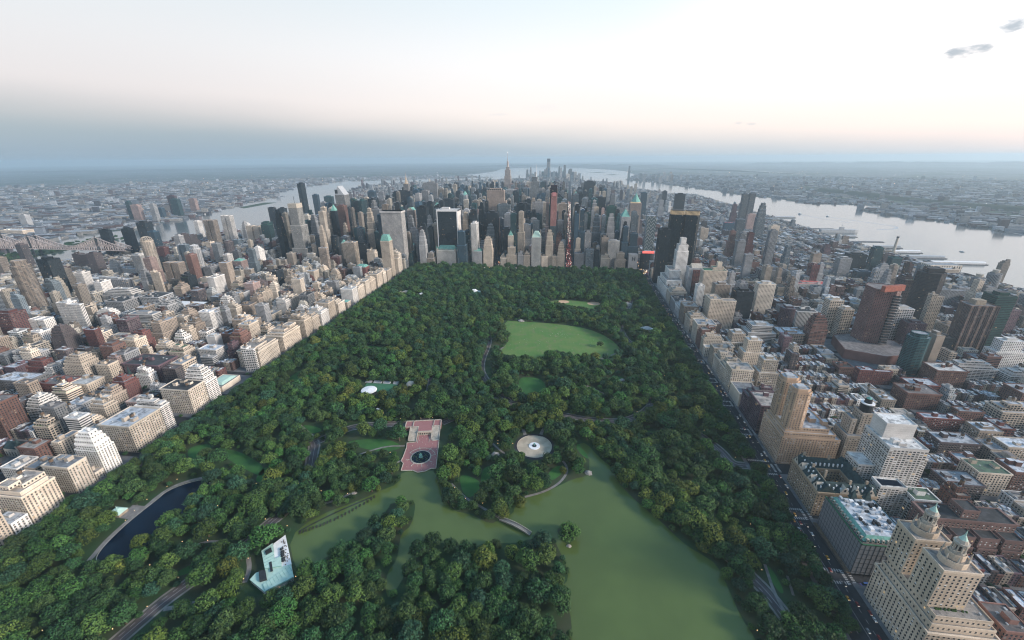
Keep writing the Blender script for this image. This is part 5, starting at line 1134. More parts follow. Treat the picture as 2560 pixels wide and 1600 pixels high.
# truss bridge
root = empty('truss_bridge', (-2100, 1100, 0), label='long steel cantilever truss bridge crossing the left river at the picture edge', cat='bridge')
bx0, bx1, zb = -2700, -1690, 36; TW = [-2560, -2345, -2166, -1822]
def chord(x):
    z = 0
    for t in TW: z = max(z, 46*max(0, 1-abs(x-t)/150)**1.25)
    return zb+9+z
for nm, mat in (('deck', 'asph'), ('truss', 'steel'), ('bridge_tower', 'steel')):
    if nm == 'deck': b = MB(); b.box(bx0, bx1, 1086, 1114, zb-2, zb); b.obj('deck', ['asph'], root)
    if nm == 'truss':
        for yy in (1086, 1114):
            b = MB(); n = 84; st = (bx1-bx0)/n
            for i in range(n):
                xa = bx0+i*st; xb = xa+st; b.bar((xa, yy, chord(xa)), (xb, yy, chord(xb)), 3.2); b.bar((xa, yy, zb), (xa, yy, chord(xa)), 1.9); b.bar((xa, yy, zb if i % 2 else chord(xa)), (xb, yy, chord(xb) if i % 2 else zb), 1.7); b.bar((xa, yy, zb-1), (xb, yy, zb-1), 3.2)
            b.obj('truss', ['steel'], root)
for t in TW:
    b = MB()
    for yy in (1086, 1114):
        b.bar((t-4, yy, 0), (t-2, yy, zb+52), 3); b.bar((t+4, yy, 0), (t+2, yy, zb+52), 3); b.cyl(t, yy, 3, .3, zb+52, zb+68, 6)
        for k in range(5): b.bar((t-4, yy, zb+k*10), (t+4, yy, zb+k*10+8), 1.2)
    for k in (0, 20, 40, 50): b.bar((t, 1086, zb+k), (t, 1114, zb+k), 2)
    b.obj('bridge_tower', ['dark'], root)
# piers and moored ships along the right river
for i, (ye, xe, wd, lb) in enumerate(((1340, 1812, 26, 'longest river pier, nearest of the row, with a pale shed roof'), (1440, 1745, 26, 'dark-shedded river pier, second of the row'), (1545, 1730, 24, 'third river pier with long white shed'), (1650, 1722, 22, 'fourth river pier with long white shed'), (1800, 1740, 20, 'narrow river pier beyond the white sheds'), (1935, 1700, 16, 'short grey river pier before the moored warship'), (2210, 1735, 18, 'thin river pier beyond the moored warship'), (2700, 1755, 26, 'far dark pier near the stepped blue tower'))):
    root = empty('river_pier', (1640, ye, 0), label=lb, cat='pier', group='piers along the wide river')
    b = MB(); b.box(1590, xe, ye-wd/2, ye+wd/2, -.8, 2.2); b.obj('pier_deck', ['side'], root)
    if i not in (4, 6): b = MB(); b.box(1605, xe-9, ye-wd/2+3, ye+wd/2-3, 2.2, 9 if i < 4 else 7); gable_roof(b, 1604, xe-8, ye-wd/2+2.5, ye+wd/2-2.5, 9 if i < 4 else 7, 2.5, 'x'); b.obj('pier_shed', ['unit' if i % 2 else 'white'], root)
root = empty('aircraft_carrier', (1690, 2090, 0), label='grey flat-decked museum warship moored between the piers', cat='ship')
b = MB(); b.prism([(1600, 2078), (1775, 2082), (1795, 2090), (1775, 2098), (1600, 2102)], -.5, 16, 0); b.obj('hull', ['unit'], root); b = MB(); b.box(1690, 1715, 2079, 2084, 16, 30); b.bar((1702, 2081, 30), (1702, 2081, 44), 1.5); b.obj('island_tower', ['unit'], root)
def boat(x, y, l, a, label, wake):
    root = empty('boat', (x, y, 0), label=label, cat='boat', group='boats on the rivers'); ca, sa = math.cos(a), math.sin(a)
    P = [(x+ca*u-sa*v, y+sa*u+ca*v) for u, v in ((-l/2, -l*.13), (l*.25, -l*.14), (l/2, 0), (l*.25, l*.14), (-l/2, l*.13))]
    b = MB(); b.prism(ccw(P), -.3, l*.10); b.obj('hull', ['unit'], root); b = MB(); b.prism(ccw(shrink(P, .45)), l*.10, l*.24); b.obj('cabin', ['white'], root)
boat(1921, 1587, 18, 2.2, 'small dark boat alone on the wide river, right side', 0); boat(2008, 2790, 26, 1.9, 'boat farther up the wide river', 0); boat(1883, 2911, 40, 1.5, 'long ferry on the wide river beyond the piers', 0); boat(2250, 1500, 22, .6, 'small boat near the right edge of the wide river', 0); boat(-2640, 2560, 24, 1.5, 'small boat on the left river', 0)
b = MB()
for (p, w_) in ((smooth([(2008, 2760), (2090, 2500), (2160, 2350), (2100, 2250), (1960, 2200)], 2), 14), (smooth([(1883, 2890), (1900, 2700), (1980, 2480)], 2), 12)): ribbon(b, p, w_, -.2)
struct('river_wake_water', b, ['unit'])
# ------------------------------------------------------------------ the rest of the city, lot by lot
def clash(x0, x1, y0, y1, m=1.0):
    for a, b, c, d in HRn:
        if x0 < b-m and x1 > a+m and y0 < d-m and y1 > c+m: return True
    return False
LOTS = []
def lot(x0, x1, y0, y1, h, col, pat, sh, kind, roof):
    if x1-x0 < 4 or y1-y0 < 4: return
    cx, cy_ = (x0+x1)/2, (y0+y1)/2
    if not (in_view(cx, cy_, 0, 120) or in_view(cx, cy_, h, 60)): return
    if clash(x0, x1, y0, y1): return
    dd = (Vector((cx, cy_, h*.6))-CAM).length
    LOTS.append((h**.7*math.sqrt((x1-x0)*(y1-y0))/dd**2, x0, x1, y0, y1, h, col, pat, sh, kind, roof))
rg = random.Random(21)
def pick(**k):
    t = sum(k.values()); q = rg.random()*t
    for a, b in k.items():
        q -= b
        if q <= 0: return a
    return a
BYB = {}
for q in HR: pass
for n, x0, x1, y0, y1 in BLOCKS:
    ym = (y0+y1)/2; xm = (x0+x1)/2
    if not any(in_view(x, y, z, 200) for x in (x0, x1, xm) for y in (y0, y1) for z in (0, 80)): continue
    HRn = [q for q in HR if q[0] < x1+60 and q[1] > x0-60 and q[2] < y1+60 and q[3] > y0-60]
    L = x1-x0
    if n < 59:                       # midtown and south
        core = max(0, 1-abs(xm+150)/(1350 if xm < 0 else 900))*(1 if ym < 3000 else max(.25, 1-(ym-3000)/900) if ym < 4200 else .22)
        x = x0
        while x < x1-8:
            w_ = min(x1-x, rg.uniform(17, 38)*(1 if core > .3 else .8)*(1.35 if ym > 4500 else 1))
            if x1-x-w_ < 10: w_ = x1-x
            two = rg.random() < .62
            for (ya, yb) in (((y0, (y0+y1)/2-1), ((y0+y1)/2+1, y1)) if two else ((y0, y1),)):
                if rg.random() < .05: continue
                q = rg.random()
                if core > .35: h = rg.uniform(40, 90) if q < .30 else rg.uniform(90, 145) if q < .68 else rg.uniform(145, 215)
                elif core > .15: h = rg.uniform(16, 45) if q < .7 else rg.uniform(45, 90)
                else: h = rg.uniform(9, 20) if q < .88 else rg.uniform(20, 40) if q < .985 else rg.uniform(70, 110)
                if xm > 1000 and h > 22: h *= .5
                if core > .35: col = pick(stone=1.4, tan=1.0, grey=3, pale=2.4, dark=4.2, black=1.2, bluegrey=3, blue=2.6, teal=1.8, cream=1.0, brick=.4, buff=.8, pink=.4)
                else: col = pick(brick=1.6, brown=1.6, tan=2, cream=1.6, grey=2.4, pale=2, plum=.8, red=.4, white=1, bluegrey=1.2)
                pat = pick(v=2, g=2, b=2, p=1) if col in ('dark', 'black', 'blue', 'teal', 'bluegrey') else pick(p=5, v=2, b=1, x=1)
                sh = pick(s=3, t2=3, t3=2, ter=.6, ell=.6, pyr=.15) if h > 40 else pick(f=5, s=2, ell=1)
                lot(x+.4, x+w_-.4, ya+.3, yb-.3, h, col, pat, sh, 'office_building' if core > .15 else 'city_building', pick(silver=3, dark=2, grey=3, tan=1, brown=1))
            x += w_
        continue
    east = x1 < 0
    if east:
        aw = 30
        def ave_h(av): return {-391: (38, 56), -548: (16, 54), -694: (36, 62), -842: (16, 62), -1002: (14, 56), -1215: (14, 38), -1444: (14, 40), -1676: (12, 36), -1900: (10, 24)}.get(av, (18, 50))
        e_av = min(AV_E, key=lambda a: abs(a-x1)); w_av = min(AV_E, key=lambda a: abs(a-x0))
        ends = ((x1-aw, x1, ave_h(e_av)), (x0, x0+aw, ave_h(w_av)))
        cols = dict(cream=2.4, tan=1.6, brick=1.3, brown=1.3, white=1.8, red=.4, stone=1.8, buff=1.7, pale=1.3, grey=1, pink=.6, plum=.4)
    else:
        aw = 26
        e_av = min(AV_W, key=lambda a: abs(a-x0)); ave = {483: (40, 52), 765: (14, 22), 1045: (14, 36), 1320: (16, 44), 1600: (8, 18)}
        ends = ((x0, x0+aw+(8 if e_av == 483 else 0), ave.get(e_av, (15, 40))), (x1-aw, x1, ave.get(min(AV_W, key=lambda a: abs(a-x1)), (15, 40))))
        cols = dict(cream=1.8, tan=1.6, brick=1.8, brown=1.4, white=.9, red=.6, stone=1.2, buff=1.5, pale=1, grey=1, plum=.8)
    for xa, xb, (ha, hb) in ends:
        ys = [y0]
        while ys[-1] < y1-14: ys.append(min(y1, ys[-1]+rg.choice([13, 16, 20, 24, 31, 16])))
        if ys[-1] != y1: ys[-1] = y1
        for ya, yb in zip(ys, ys[1:]):
            h = rg.uniform(ha, hb); col = pick(**cols)
            if rg.random() < (.15 if xm < -850 and ym > 280 else .12 if 700 < xm < 1300 and ym > 430 else .012 if ym > 300 else 0): h = rg.uniform(62, 118); col = rg.choice([col, 'pale', 'grey', 'dark', 'bluegrey', 'white', 'brown', 'tan'])
            if xm < -1450 and ym > 500: h = min(h, rg.uniform(12, 26))
            sh = pick(ter=3, f=4, t2=1, t3=.6, ell=.6) if h > 28 else 'f'
            lot(xa+(rg.uniform(.3, 6) if east else .3), xb-(rg.uniform(.3, 6) if not east else .3), ya+.2, yb-.2, h, col, pick(p=8, x=1, b=.6, k=.5), sh, 'apartment_building', pick(silver=2, tan=3, brown=2, dark=1, grey=2, pale=1))
    xa, xb = x0+(aw+1 if east else (ends[0][1]-x0+1)), x1-aw-1
    rowy = not (east and xm < -1002) and not (not east and n < 64)
    for side in (0, 1):
        x = xa
        while x < xb-5:
            big = rg.random() < ((.12 if east else .05) if rowy else .5)
            w_ = rg.uniform(11, 22) if big else (rg.uniform(5.6, 7.4) if rowy else rg.uniform(7, 13)); w_ = min(w_, xb-x)
            if w_ < 4.5: break
            dep = rg.uniform(17, 21) if not big else rg.uniform(22, 27)
            ya, yb = (y0, y0+dep) if side == 0 else (y1-dep, y1)
            h = rg.uniform(13, 18) if not big else rg.uniform(20, 44)*(.7 if xm > 1000 or xm < -1300 else 1)
            if big and not rowy and rg.random() < (.12 if xm < 1200 and ym > 280 else .0): h = rg.uniform(65, 100)
            if xm < -1450 and ym > 500: h = min(h, 22)
            col = pick(brick=3, brown=3, stone=1.6, white=1, red=.8, plum=1.4, cream=1.2, grey=1, tan=1.4)
            if big: lot(x+.2, x+w_-.2, ya, yb, h, pick(**cols), pick(p=6, x=1, b=.5), pick(f=3, ter=1, ell=.6, t2=.6) if h < 60 else pick(s=2, t2=2, t3=1), 'apartment_building', pick(silver=2, tan=2, brown=2, dark=1, grey=2))
            else: lot(x, x+w_-.12, ya+rg.uniform(-.3, .3), yb, h, col, 'p', 'f', 'row_house', pick(silver=6, grey=3, dark=1.5, brown=1, pale=2))
            x += w_
LOTS.sort(key=lambda q: -q[0])
QUOTA = {'apartment_building': 215, 'row_house': 290, 'office_building': 150, 'city_building': 110}
used = {}; MASSW, MASSR, MASSP = MB(), MB(), MB()
class Mono(Bld): mono = True

for q in LOTS:
    _, x0, x1, y0, y1, h, col, pat, sh, kind, roof = q; used[kind] = used.get(kind, 0)+1; x, y, w_, d_ = (x0+x1)/2, (y0+y1)/2, x1-x0, y1-y0
    if used[kind] <= QUOTA[kind]:
        B = Bld(col, pat, roof, 2)
        if kind == 'row_house':
            B.mass(rect(x0, x1, y0, y1), 0, h, cornice=True, parapet=.7)
            m = B.add('bulkhead', ['facade', 'roof']); bx = rg.uniform(x0+.8, x1-3); by = rg.uniform(y0+4, y1-6); m.prism(rect(bx, bx+2.2, by, by+3.4), h-.02, h+2.4, 0, B.rc, PAT['n'])
            if rg.random() < .6: m = B.add('chimney', ['tan']); bx = x0+.6; by = rg.uniform(y0+4, y1-4); m.box(bx, bx+.8, by, by+2, h, h+2.2)
            if rg.random() < .5: m = B.add('skylight', ['unit']); bx = rg.uniform(x0+1, x1-2.4); by = rg.uniform(y0+2, y1-4); m.box(bx, bx+1.4, by, by+1.8, h, h+.6)
            o = B.finish('row_house', (x, y, 0), None, 'row house', 'row houses on the side streets'); GEN.append((o, CW[col]+' row house with '+{'silver': 'silvery', 'pale': 'white', 'grey': 'grey', 'dark': 'black', 'brown': 'brown'}.get(roof, roof)+' roof', x, y))
        else:
            shape(B, x, y, w_, d_, h, sh); cat = {'apartment_building': 'apartment building', 'office_building': 'office building', 'city_building': 'city building'}[kind]
            o = B.finish(kind, (x, y, 0), None, cat, {'apartment_building': 'apartment houses around the park', 'office_building': 'office blocks of the far business district', 'city_building': 'blocks between the avenues and the wide river'}[kind]); GEN.append((o, descr(col, pat, sh, h, kind).replace('city building', 'city block'), x, y))
    else:
        C_ = C[col]; kk = rg.uniform(.5, 1.02); B = Mono((C_[0]*kk*.94, C_[1]*kk, C_[2]*kk*1.04), pat, roof, 1 if q[0] > LOTS[min(len(LOTS)-1, 5500)][0] else 0); B.w, B.rf, B.pp = MASSW, MASSR, MASSP
        if kind == 'row_house': B.mass(rect(x0, x1, y0, y1), 0, h, parapet=.6); (B.w.prism(rect(x-1.2, x+1.2, y-2, y+2), h, h+2.2, 0, B.rc, PAT['n']) if B.detail else None)
        else: shape(B, x, y, w_, d_, h, sh if sh != 'ter' or B.detail else 't2')
# outer boroughs and far bank: low roofs in blocks
def inpoly(x, y, P):
    c = False; j = len(P)-1
    for i in range(len(P)):
        if (P[i][1] > y) != (P[j][1] > y) and x < (P[j][0]-P[i][0])*(y-P[i][1])/(P[j][1]-P[i][1])+P[i][0]: c = not c
        j = i
    return c
WATERS = [HUD, [(-900, 8800)]+NEARE+FARE[::-1]+[(-1500, 9300)]]
r3 = random.Random(3); cnt = 0
Mono.detail = 0
while cnt < 15000:
    d = 1500+9500*r3.random()**1.5; a = r3.uniform(-1.05, .85); x = CAM.x+d*math.sin(a); y = CAM.y+d*math.cos(a)
    if y < -200 or inpoly(x, y, MANH) or any(inpoly(x, y, P) for P in WATERS) or not in_view(x, y, 0, 30): continue
    if x > 0 and 2700 < x < 4600 and math.hypot(x-3500, y-3000) < 2600 and r3.random() < .6 and abs(x-(4600-.32*y)) < 420: continue
    th = .35 if x < 0 else -.25; gx, gy = math.cos(th), math.sin(th)
    near = d < 4000; q = r3.random()
    h = r3.uniform(6, 12) if q < .8 else r3.uniform(12, 20) if q < .985 else r3.uniform(30, 60)
    w_ = r3.uniform(12, 40) if q < .9 else r3.uniform(50, 130); d_ = r3.uniform(12, 30) if q < .9 else r3.uniform(30, 70)
    if h > 25: w_, d_ = 40, 18
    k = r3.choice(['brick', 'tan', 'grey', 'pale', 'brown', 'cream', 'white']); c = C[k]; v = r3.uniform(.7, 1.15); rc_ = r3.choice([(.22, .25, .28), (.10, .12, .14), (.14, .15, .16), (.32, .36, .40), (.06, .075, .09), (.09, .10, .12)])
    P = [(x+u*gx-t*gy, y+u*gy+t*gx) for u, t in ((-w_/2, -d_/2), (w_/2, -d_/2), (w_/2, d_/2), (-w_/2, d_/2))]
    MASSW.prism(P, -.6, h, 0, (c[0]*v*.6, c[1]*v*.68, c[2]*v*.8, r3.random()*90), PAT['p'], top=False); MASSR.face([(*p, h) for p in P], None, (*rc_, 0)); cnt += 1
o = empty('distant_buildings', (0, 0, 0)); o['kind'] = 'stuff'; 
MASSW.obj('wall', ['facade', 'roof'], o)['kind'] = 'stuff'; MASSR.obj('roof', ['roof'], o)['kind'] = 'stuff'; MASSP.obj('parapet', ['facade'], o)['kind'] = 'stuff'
o['label'] = 'the remaining dense mass of city buildings beyond the nearer blocks'; o['category'] = 'buildings'
# ------------------------------------------------------------------ park furniture and structures
def T_(px, py, ang, u, v): return (px+u*math.cos(ang)-v*math.sin(ang), py+u*math.sin(ang)+v*math.cos(ang))
# terrace with arcade, stairs and lakeside plaza
root = empty('terrace', (-5, 5, 0), label='red brick lakeside terrace with arcade, two stone stairs and pale paving bands', cat='terrace')
plaza = ccw([(-25,-11.8),(-24.6,-21.3),(-19.6,-25.4),(-17.4,-39.7),(-1.4,-37.5),(5.9,-40.5),(14.9,-37.5),(22.3,-30.6),(28.6,-29.8),(18.4,15.7),(14.9,31.4),(6,28),(-.6,42.7),(-21.5,38.3),(-18,22),(-30.7,18.4),(-27.3,6.7)])
b = MB(); b.prism(plaza, -.2, .5); b.obj('plaza_floor', ['brickt'], root)
b = MB()
for i in range(len(plaza)): p, q = plaza[i], plaza[(i+1) % len(plaza)]; b.bar((*p, .75), (*q, .75), .9)
ring = [(.5+14.2*math.cos(a*math.pi/16), -10.2+14.2*math.sin(a*math.pi/16)) for a in range(33)]
for p, q in zip(ring, ring[1:]): b.bar((*p, .5), (*q, .5), 1.0)
ring = [(.5+20.5*math.cos(a*math.pi/16), -10.2+20.5*math.sin(a*math.pi/16)) for a in range(2, 15)]
for p, q in zip(ring, ring[1:]): b.bar((*p, .5), (*q, .5), .7)
for a in range(8): t = a*math.pi/4+.4; b.bar((.5+14*math.cos(t), -10.2+14*math.sin(t), .5), (.5+(21 if a not in (1, 2) else 24)*math.cos(t), -10.2+(21 if a not in (1, 2) else 24)*math.sin(t), .5), .7)
ua = math.atan2(4.5, 21.5)
for (u0, u1, v0, v1) in ((-9, 9, -3, 0), (-8, 8, -24, -23.3)): pass
for uu in (-8.6, 8.6):
    p, q = T_(-10.8, 40.5, ua, uu, 0), T_(-7.0, 22, ua, uu, 0); b.bar((*p, .5), (*q, .5), .7)
b.obj('paving_band', ['stone'], root)
b = MB(); P = [T_(-10.8, 41, ua, u, v) for u, v in ((-32, 13), (-32, 30), (24, 30), (24, 13), (10.5, 13), (10.5, .5), (-10.5, .5), (-10.5, 13))]; b.prism(ccw(P), -.1, 6.0); b.obj('upper_terrace', ['brickt'], root)
b = MB()
for u0, u1, v0, v1 in ((-32, -30.8, 13, 30), (22.8, 24, 13, 30), (-20, -18.8, 13, 30), (12, 13, 13, 30), (-32, 24, 28.8, 30), (-10.5, 10.5, .2, 1.2), (-32, -10, 13, 14), (10, 24, 13, 14)): b.prism([T_(-10.8, 41, ua, u, v) for u, v in ((u0, v0), (u1, v0), (u1, v1), (u0, v1))], 6, 7)
b.obj('balustrade', ['stone'], root)
b = MB()
for i in range(8): u = -10+i*2.75; b.prism([T_(-10.8, 41, ua, u+du, dv) for du, dv in ((-.5, -.6), (.5, -.6), (.5, .6), (-.5, .6))], 0, 5.4)
b.prism([T_(-10.8, 41, ua, u, v) for u, v in ((-10.6, -.7), (10.6, -.7), (10.6, .6), (-10.6, .6))], 4.6, 6.3); b.obj('arcade', ['stone'], root)
b = MB(); b.prism([T_(-10.8, 41, ua, u, v) for u, v in ((-10, .2), (10, .2), (10, .49), (-10, .49))], 0, 4.6); b.obj('arcade_shade_panel', ['dark'], root)  # dark slab stands in for the shade inside the arcade
for s_ in (-1, 1):
    b = MB()
    for k in range(12): v = 12.5-k*2.2; z = 6-k*.5; b.prism([T_(-10.8, 41, ua, s_*17+u, vv) for u, vv in ((-5.5, v-2.2), (5.5, v-2.2), (5.5, v), (-5.5, v))], -.1, max(.6, z))
    b.obj('stair', ['stone'], root)
    b = MB()
    for uu in (-6.1, 6.1): p, q = T_(-10.8, 41, ua, s_*17+uu, 13), T_(-10.8, 41, ua, s_*17+uu, -13.5); b.bar((*p, 6.4), (*q, 1.2), .9); b.face([(*p, 0), (*q, 0), (*q, 1.2), (*p, 6.4)]); b.face([(*p, 6.4), (*q, 1.2), (*q, 0), (*p, 0)])
    b.obj('stair_wall', ['stone'], root)
root = empty('fountain', (.5, -10.2, 0), label='large round fountain with dark lily-filled basin and statue on the brick terrace', cat='fountain')
b = MB(); b.cyl(.5, -10.2, 14, 13.8, .4, 1.3, 40); b.obj('basin_rim', ['stone'], root); b = MB(); b.cyl(.5, -10.2, 13, 13, 1.0, 1.34, 40); b.obj('basin_water', ['pond'], root)
b = MB(); b.cyl(.5, -10.2, 3, 2.6, 1.34, 2.2, 14); b.cyl(.5, -10.2, .7, .6, 2.2, 4.5, 10); b.cyl(.5, -10.2, .7, 2.2, 4.5, 5.2, 14); b.cyl(.5, -10.2, .4, .4, 5.2, 6.4, 8); b.obj('tiered_bowl', ['copper2'], root)
b = MB(); b.cyl(.5, -10.2, .45, .3, 6.4, 8.1, 8); b.cyl(.5, -10.2, .24, .2, 8.1, 8.6, 8); b.face([(.5, -10.2, 7.8), (2.0, -10.0, 8.6), (1.6, -10.0, 7.0)]); b.face([(.5, -10.2, 7.8), (-.6, -10.0, 7.0), (-1.0, -10.0, 8.6)]); b.obj('winged_statue', ['copper2'], root)
b = MB()
for i in range(70): a = rng.uniform(0, 6.28); r_ = rng.uniform(4, 12.4); b.cyl(.5+r_*math.cos(a), -10.2+r_*math.sin(a), .5, .45, 1.34, 1.42, 7)
b.obj('lily_pads', ['leaf1'], root)['kind'] = 'stuff'
# gravel circle with small fountain
cx, cy_ = 159, 34.5
b = MB(); b.cyl(cx, cy_, 30, 30, .0, .16, 56); struct('circle_path', b, ['asph']); b = MB(); b.cyl(cx, cy_, 25.5, 25.5, .1, .22, 56); b.box(148, 170, 30, 56, .1, .2); struct('gravel_circle_ground', b, ['gravel'])
b = MB(); ring = [(cx+25.7*math.cos(math.pi*(.62+1.76*i/40)), cy_+25.7*math.sin(math.pi*(.62+1.76*i/40))) for i in range(41)]
for p, q in zip(ring, ring[1:]): b.bar((*p, .3), (*q, .3), .5)
struct('circle_kerb', b, ['stone'])
root = empty('fountain', (cx, cy_, 0), label='small pale fountain with a shallow round basin at the centre of the gravel circle', cat='fountain')
b = MB(); b.cyl(cx, cy_, 8.4, 8.2, .2, .8, 32); b.obj('basin_rim', ['white'], root); b = MB(); b.cyl(cx, cy_, 3.4, 3.2, .8, 1.3, 20); b.obj('inner_basin', ['dark'], root); b = MB(); b.cyl(cx, cy_, .6, .5, 1.3, 4, 8); b.cyl(cx, cy_, .5, 1.5, 4, 4.6, 10); b.cyl(cx, cy_, .3, .1, 4.6, 6.2, 8); b.obj('fountain_post', ['copper2'], root)
# boathouse on the lake
root = empty('boathouse', (-90, -195, 0), label='lakeside boathouse with mint-green copper roofs and a large white deck terrace', cat='boathouse')
OL = ccw([(-105.5,-159.5),(-76,-192.5),(-64,-206.5),(-83,-224),(-107,-214),(-106,-206.5),(-99.5,-202),(-117,-183),(-111.5,-172.5)])
b = MB(); b.prism([(p[0], p[1]) for p in shrink(OL, .03)], 0, 4.3); b.obj('wall', ['white'], root)
b = MB(); b.prism(ccw([(-105.5,-159.5),(-76,-192.5),(-85,-197.5),(-92,-186),(-96.9,-190),(-111.3,-172)]), 4.3, 4.9); b.obj('deck_terrace', ['white'], root)
b = MB()
b.prism(ccw([(-76.5,-193),(-64,-206.5),(-83,-224),(-90,-217.5)]), 4.3, 6.2)
P = ccw([(-117,-183),(-111.5,-172.5),(-96.9,-190),(-92,-186),(-84,-197),(-99,-202)]); b.prism(P, 4.3, 6.6); b.prism(ccw([(-90,-217.5),(-83,-224),(-107,-214),(-106,-206.5),(-99,-202),(-84,-197),(-76.5,-193)]), 4.3, 5.6)
b.obj('roof', ['green'], root)
b = MB(); b.prism(ccw([(-102.8,-205.8),(-97.2,-203.6),(-89,-212.5),(-94.7,-215.4)]), 5.6, 8); b.prism(ccw([(-112.2,-183.6),(-108.8,-178.5),(-104.6,-182.7),(-108.5,-187.2)]), 6.6, 7.8); b.prism(ccw([(-99.4,-194.9),(-97.6,-193.5),(-89,-203.3),(-90.8,-204.6)]), 6.6, 7); b.obj('roof_plant', ['dark'], root)
b = MB()
for t in range(9): x0_, y0_ = -90+t*1.55+7, -217.5+t*2.75; b.bar((x0_-7, y0_, 6.24), (x0_-1+.2*t, y0_-5, 6.24), .22)
for t in range(6): b.bar((-115+t*2.6, -184-t*3.1, 6.66), (-109.5+t*3.0, -174.5-t*3.6, 6.66), .2)
b.bar((-83, -223.5, 6.3), (-64.5, -206.5, 6.3), .35); b.bar((-99, -202, 6.7), (-84, -197, 6.7), .35); b.obj('roof_seam', ['copper2'], root)
b = MB()
for i in range(26): t = i/26; x = -104+t*24+rng.uniform(-1.5, 1.5); y = -166-t*25+rng.uniform(-4, 3); b.box(x-.4, x+.4, y-.4, y+.4, 4.9, 5.6)
b.obj('terrace_tables', ['wood'], root)['kind'] = 'stuff'
for (x, y) in ((-94, -181), (-92.5, -183.3), (-90.8, -185.4), (-88, -188.5), (-86.4, -190.6), (-97, -178)):
    b = MB(); b.cyl(x, y, .15, .15, 4.9, 6.8, 6); b.cyl(x, y, 2.1, .2, 6.6, 7.5, 8, cap=False); b.obj('parasol', ['dark'], root)
# arched bridge
root = empty('footbridge', (149, -113, 0), label='pale arched footbridge with pierced railings crossing the green lake', cat='bridge')
ax, ay, bx, by = 130, -104.5, 167, -121.5; ang = math.atan2(by-ay, bx-ax); Lb = math.hypot(bx-ax, by-ay)
bd, brl, bar_ = MB(), MB(), MB(); n = 16
for i in range(n):
    u0, u1 = Lb*i/n, Lb*(i+1)/n; z0 = 1.2+2.4*math.sin(math.pi*i/n); z1 = 1.2+2.4*math.sin(math.pi*(i+1)/n); a0 = .1+2.2*math.sin(math.pi*i/n); a1 = .1+2.2*math.sin(math.pi*(i+1)/n)
    q = lambda u, v, z: (*T_(ax, ay, ang, u, v), z)
    bd.face([q(u0, -2.2, z0), q(u1, -2.2, z1), q(u1, 2.2, z1), q(u0, 2.2, z0)])
    for s_ in (-2.4, 2.4): brl.bar(q(u0, s_, z0+1.2), q(u1, s_, z1+1.2), .4); brl.bar(q(u0, s_, z0), q(u0, s_, z0+1.2), .35); brl.bar(q(u0, s_, z0+.5), q(u1, s_, z1+.5), .3); bar_.face([q(u0, s_, a0), q(u1, s_, a1), q(u1, s_, z1+.1), q(u0, s_, z0+.1)]); bar_.face([q(u0, s_, z0+.1), q(u1, s_, z1+.1), q(u1, s_, a1), q(u0, s_, a0)])
bd.obj('deck', ['path'], root); brl.obj('railing', ['stone'], root); bar_.obj('arch', ['stone'], root)
# concert ground
b = MB(); b.face([(x, y, .16) for x, y in ccw([(-172, 182), (-112, 186), (-108, 152), (-166, 148)])]); struct('concert_field_ground', b, ['turf'])
root = empty('concert_stage', (-148, 143, 0), label='outdoor concert stage under a round white canopy among the trees', cat='stage')
b = MB(); b.cyl(-148, 143, 14, 13, 9.5, 11, 28); b.cyl(-148, 143, 13, 1, 11, 12.6, 28); b.obj('canopy', ['white'], root); b = MB()
for i in range(8): a = i*math.pi/4; b.bar((-148+12*math.cos(a), 143+12*math.sin(a), 0), (-148+12*math.cos(a), 143+12*math.sin(a), 9.6), .5)
b.obj('truss_leg', ['dark'], root); b = MB(); b.box(-159, -137, 132, 152, 0, 1.6); b.obj('stage_deck', ['dark'], root)
for i, (x, w_) in enumerate(((-170, 12), (-152, 16), (-134, 14), (-116, 10))):
    root = empty('bleacher', (x, 188, 0), label=['leftmost bleacher behind the concert field', 'wide bleacher second from the left behind the concert field', 'bleacher third from the left behind the concert field', 'rightmost bleacher behind the concert field'][i], cat='bleacher', group='bleachers by the concert field'); b = MB()
    for k in range(5): b.box(x-w_/2, x+w_/2, 184+k*1.2, 185.2+k*1.2, 0, .6+k*.6)
    b.obj('seat_rows', ['unit'], root)
for (x, y, a, lb) in ((-122, 141, .1, 'white trailer right of the concert canopy'), (-116, 143, .1, 'second white trailer right of the concert canopy'), (-110, 96, -.4, 'white truck parked among trees above the terrace'), (-104, 92, -.4, 'second white truck among trees above the terrace')):
    b = MB(); b.box(x-4, x+4, y-1.4, y+1.4, .5, 3.6, a=a); root = empty('trailer', (x, y, 0), label=lb, cat='trailer'); b.obj('trailer_body', ['white'], root); b = MB(); b.box(x-3, x-2, y-1.5, y+1.5, 0, .9, a=a, c=(x, y)); b.box(x+2, x+3, y-1.5, y+1.5, 0, .9, a=a, c=(x, y)); b.obj('wheel', ['dark'], root)
root = empty('bandshell', (-84, 178, 0), label='pale stone bandshell with a rounded half-dome beside the tree-lined mall', cat='bandshell'); b = MB()
for k in range(5): a0, a1 = k*math.pi/10, (k+1)*math.pi/10; b.cyl(-84, 180, 9*math.cos(a0), max(.2, 9*math.cos(a1)), 2+9*math.sin(a0), 2+9*math.sin(a1), 20, cap=False)
b.cyl(-84, 180, 9, 9, 0, 2, 20); b.obj('half_dome', ['stone'], root); b = MB(); b.box(-96, -72, 168, 174, 0, 1.2); b.obj('platform', ['stone'], root)
